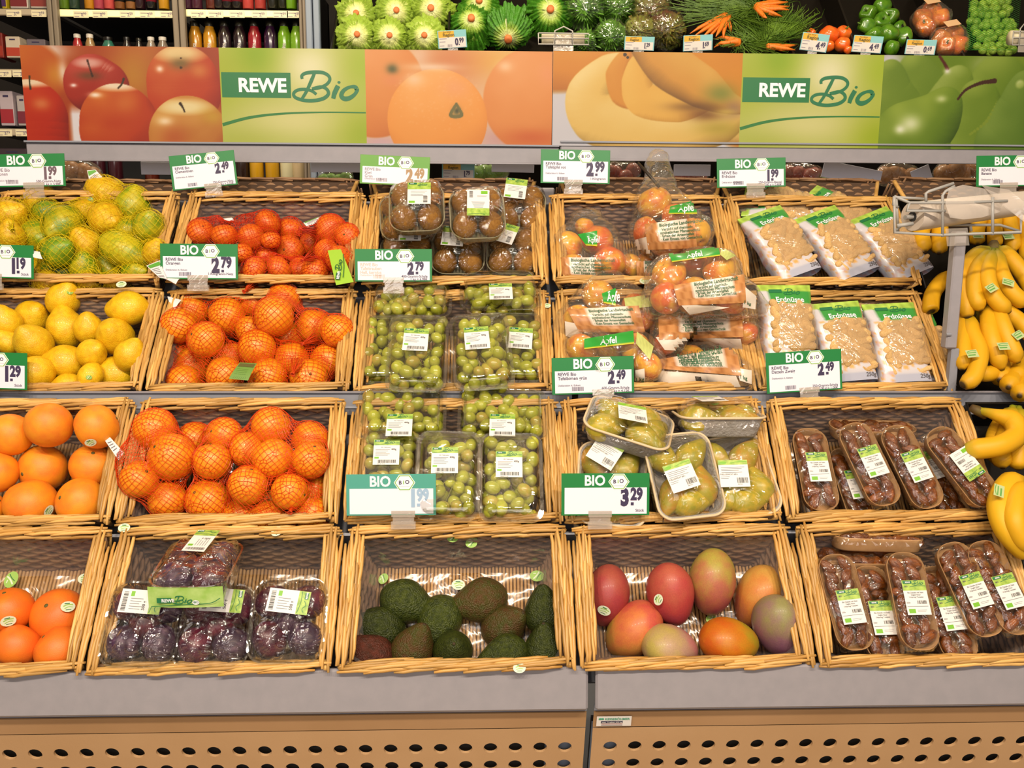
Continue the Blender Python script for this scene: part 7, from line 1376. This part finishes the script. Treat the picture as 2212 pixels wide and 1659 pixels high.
for i, (x, c, cn, rp, top, cap) in enumerate(((172, 'a02c30', 'red', 10, 78, M_capw), (199, '9a7a50', 'beige', 10, 78, M_capw), (238, '2f6a5a', 'teal', 13, 84, M_capb), (278, '241a1c', 'dark', 10, 84, M_capb), (304, '1c1618', 'dark', 9, 86, M_capb), (330, '8a7a6c', 'grey', 10, 84, M_capw), (355, '7c6e62', 'grey', 11, 84, M_capw))): bottle(x, 152, rp, 152-top, c, '%s bottle, %s in the lower row of the middle bay' % (cn, nth[i]), G2, cap)
G2 = 'juice bottles cut by the top of the frame'
for i, (x, c, cn, bd_) in enumerate(((140, '5a7a1c', 'green', None), (162, '2c4030', 'dark green', None), (195, 'b87a14', 'amber', None), (215, 'a84050', 'rose', None), (237, 'c04a48', 'pink', None), (260, '7a4a24', 'brown', '1c1814'), (284, '8a5a30', 'brown', '1c1814'), (304, '2a1018', 'dark', None), (328, '141012', 'black', '8a1c30'), (355, 'c08a1c', 'amber', None))): bottle(x, 21, 11, 90, c, '%s bottle, %s in the upper row of the middle bay' % (cn, nth[i]), G2, None, YF+.07, bd_)
for i, (x, c, cn, bd_) in enumerate(((405, '50243c', 'plum', None), (426, '4a2030', 'plum', None), (458, '5a2418', 'brown', None), (474, '1c1012', 'black', None), (492, '18100e', 'black', '7a1c28'), (513, '18100e', 'black', '7a1c28'), (537, 'b8403a', 'coral', None), (563, 'a83a34', 'coral', None), (590, '1c1c12', 'black', None), (612, '1f200f', 'black', None), (630, '6fa01c', 'green', None))): bottle(x, 21, 12, 90, c, '%s bottle, %s in the upper row of the right bay' % (cn, nth[i]), G2, None, YF+.07, bd_)
G2 = 'bottles seen through the gap under the posters'
for i, (x, c, cn, top) in enumerate(((525, '2a1a14', 'dark', 320), (556, 'c8961c', 'golden', 318), (590, 'c8961c', 'golden', 318), (622, 'd8d0a8', 'cream', 322), (648, 'c8b088', 'beige', 322), (216, '3a141c', 'dark red', 318), (252, '3a141c', 'dark red', 318), (330, '5a2014', 'brown', 330))): bottle(x, 398, 15, 398-top+10, c, '%s bottle, %s seen below the apple poster' % (cn, nth[i]), G2)
# boxed goods at the far left
def pbox(x0, y0, x1, y1, c1, c2, label, Y=YF+.05):
    a, c = fx(x0, y0, Y), fx(x1, y1, Y); w, h = c.x-a.x, a.z-c.z; root = thing('food_carton', label, 'carton', Matrix.Translation(((a.x+c.x)/2, Y, c.z)), 'cartons on the left shelf'); ob('carton_body', MB().box((0, .05, h/2), (w, .1, h), 0, None, .003).mesh('carton_body', mat('carton_'+c1, c1, .5), True, 35), root)
    ob('carton_print', MB().rect(-w*.47, h*.08, w*.47, h*.48, .0, 0, RX(PI/2)@TR(0, 0, .001)).mesh('carton_print', mat('carton_'+c2, c2, .45), False), root); ob('print_bar', MB().rect(-w*.2, h*.82, w*.2, h*.88, .0, 0, RX(PI/2)@TR(0, 0, .001)).mesh('print_bar', M_ink, False), root)
for t in ((0, -30, 14, 18, 'c8b020', '4a2a5a', 'yellow and violet carton cut by the frame corner'), (18, -30, 60, 18, 'cfc4ba', '7a2a2c', 'white and red carton at the top left, first'), (62, -30, 102, 18, 'cdc2b6', '8a3a34', 'white and red carton at the top left, second'), (-8, 70, 8, 125, '7a2018', '9a3020', 'dark red carton at the left frame edge'), (10, 78, 45, 125, 'c9b8a4', 'b4402c', 'cream carton with an orange red lower half left of the poster'), (56, 84, 100, 130, '6a6068', '8a7a78', 'grey carton beside the fridge post'), (-4, 196, 32, 272, 'b8a8b0', 'a02a34', 'white carton with a red band left of the apple poster'), (34, 206, 62, 272, 'b0a6a4', '7a2a3a', 'carton half hidden by the left end of the apple poster'), (-6, 320, 60, 372, '4a3a40', '5a4a4c', 'dark wrapped goods low at the left')): pbox(*t)
# goods glimpsed between the far baskets and the beam
def blob(x, y, rp, m, name, label, cat, Y=2.45, n=4, seed=0, group='goods glimpsed under the beam'):
    p = at_y(x, y, Y); k = zof(p)/FPX; root = thing(name, label, cat, Matrix.Translation(p), group); rr = random.Random(seed); cs = []
    for i in range(n): c = Vector((rp*k*(i-(n-1)/2)*1.1, rr.uniform(-.02, .02), rr.uniform(-.01, .01))); cs.append(c[:]); ob('fruit', ORANGE[i % 3] if m is None else FB[m][i % 2], root, Matrix.Translation(c)@rrot(rr).to_4x4()@SC(rp*k))
    A = np.array(cs); f = sphere_sdf(A, np.full(n, rp*k*1.05), .012, .003); v, q_ = surface_net(f, A.min(0)-rp*k-.03, A.max(0)+rp*k+.03, .014); ob('clear_bag', MB().add(v, q_.tolist()).mesh('clear_bag', F_bag), root)
M_rp = mat('far_red_skin', 'b05040', .4, '9a3c34', 4); M_on = mat('far_onion', 'a8703c', .4, 'b88450', 4); M_gr = mat('far_green', '5d9a1c', .5, '86b83c', 6); FB = {}
for kx, m in (('r', M_rp), ('o', M_on), ('g', M_gr)): FB[kx] = [fruit(circ(10), 14, 'fruit', m, 150+k, .05, False) for k in range(2)]
for t in ((1340, 376, 16, 'r', 'red_vegetable_bag', 'bag of red vegetables left of the bag neck', 'bag'), (1492, 380, 15, 'r', 'red_vegetable_bag', 'bag of red vegetables right of the bag neck', 'bag'), (1735, 376, 18, 'r', 'dark_vegetable_bag', 'bag of brownish red vegetables right of the 1.99 Erdnüsse card', 'bag'), (1935, 380, 18, 'o', 'onion_bag', 'bag of brown onions under the pear poster', 'bag'), (2078, 370, 20, 'o', 'onion_bag', 'bag of onions left of the Banane card', 'bag'), (1800, 390, 14, 'g', 'green_vegetable_bag', 'bag of green vegetables behind the slanting white card', 'bag'), (725, 384, 14, 'g', 'green_vegetable_bag', 'bag of green vegetables behind the blank white card', 'bag'), (1055, 375, 17, 'g', 'green_vegetable_bag', 'bright green salad behind the 1.79 card', 'bag'), (170, 372, 18, 'o', 'brown_vegetable_bag', 'bag of brownish goods left of the paper tag', 'bag')): blob(*t, seed=int(t[0]))
def blank(x0, y0, x1, y1, Y, roll, label, txt=False):
    p = at_y((x0+x1)/2, (y0+y1)/2, Y); k = zof(p)/FPX; w, h = (x1-x0)*k, (y1-y0)*k; thing('card_back', label, 'price tag', Matrix.Translation(p)@RY(roll), 'backs of price cards on the far side', MB().box((0, 0, 0), (w, .003, h), 0, None, .0008).mesh('card_back', mat('card_back_pale', 'dcdef2', .5), False))
blank(305, 350, 368, 377, 2.35, 0, 'blank pale back of a price card left of the Clementinen card'); blank(672, 350, 778, 372, 2.35, 0, 'blank pale back of a price card left of the Kiwi card'); blank(1062, 352, 1154, 372, 2.35, .02, 'blank pale back of a price card left of the grey post'); blank(1455, 356, 1535, 380, 2.35, 0, 'blank pale back of a price card right of the bag neck'); blank(1775, 358, 1905, 394, 2.35, .18, 'slanting pale back of a price card under the pear poster'); blank(1970, 362, 2012, 398, 2.35, -.4, 'small tilted pale card beside the onions')
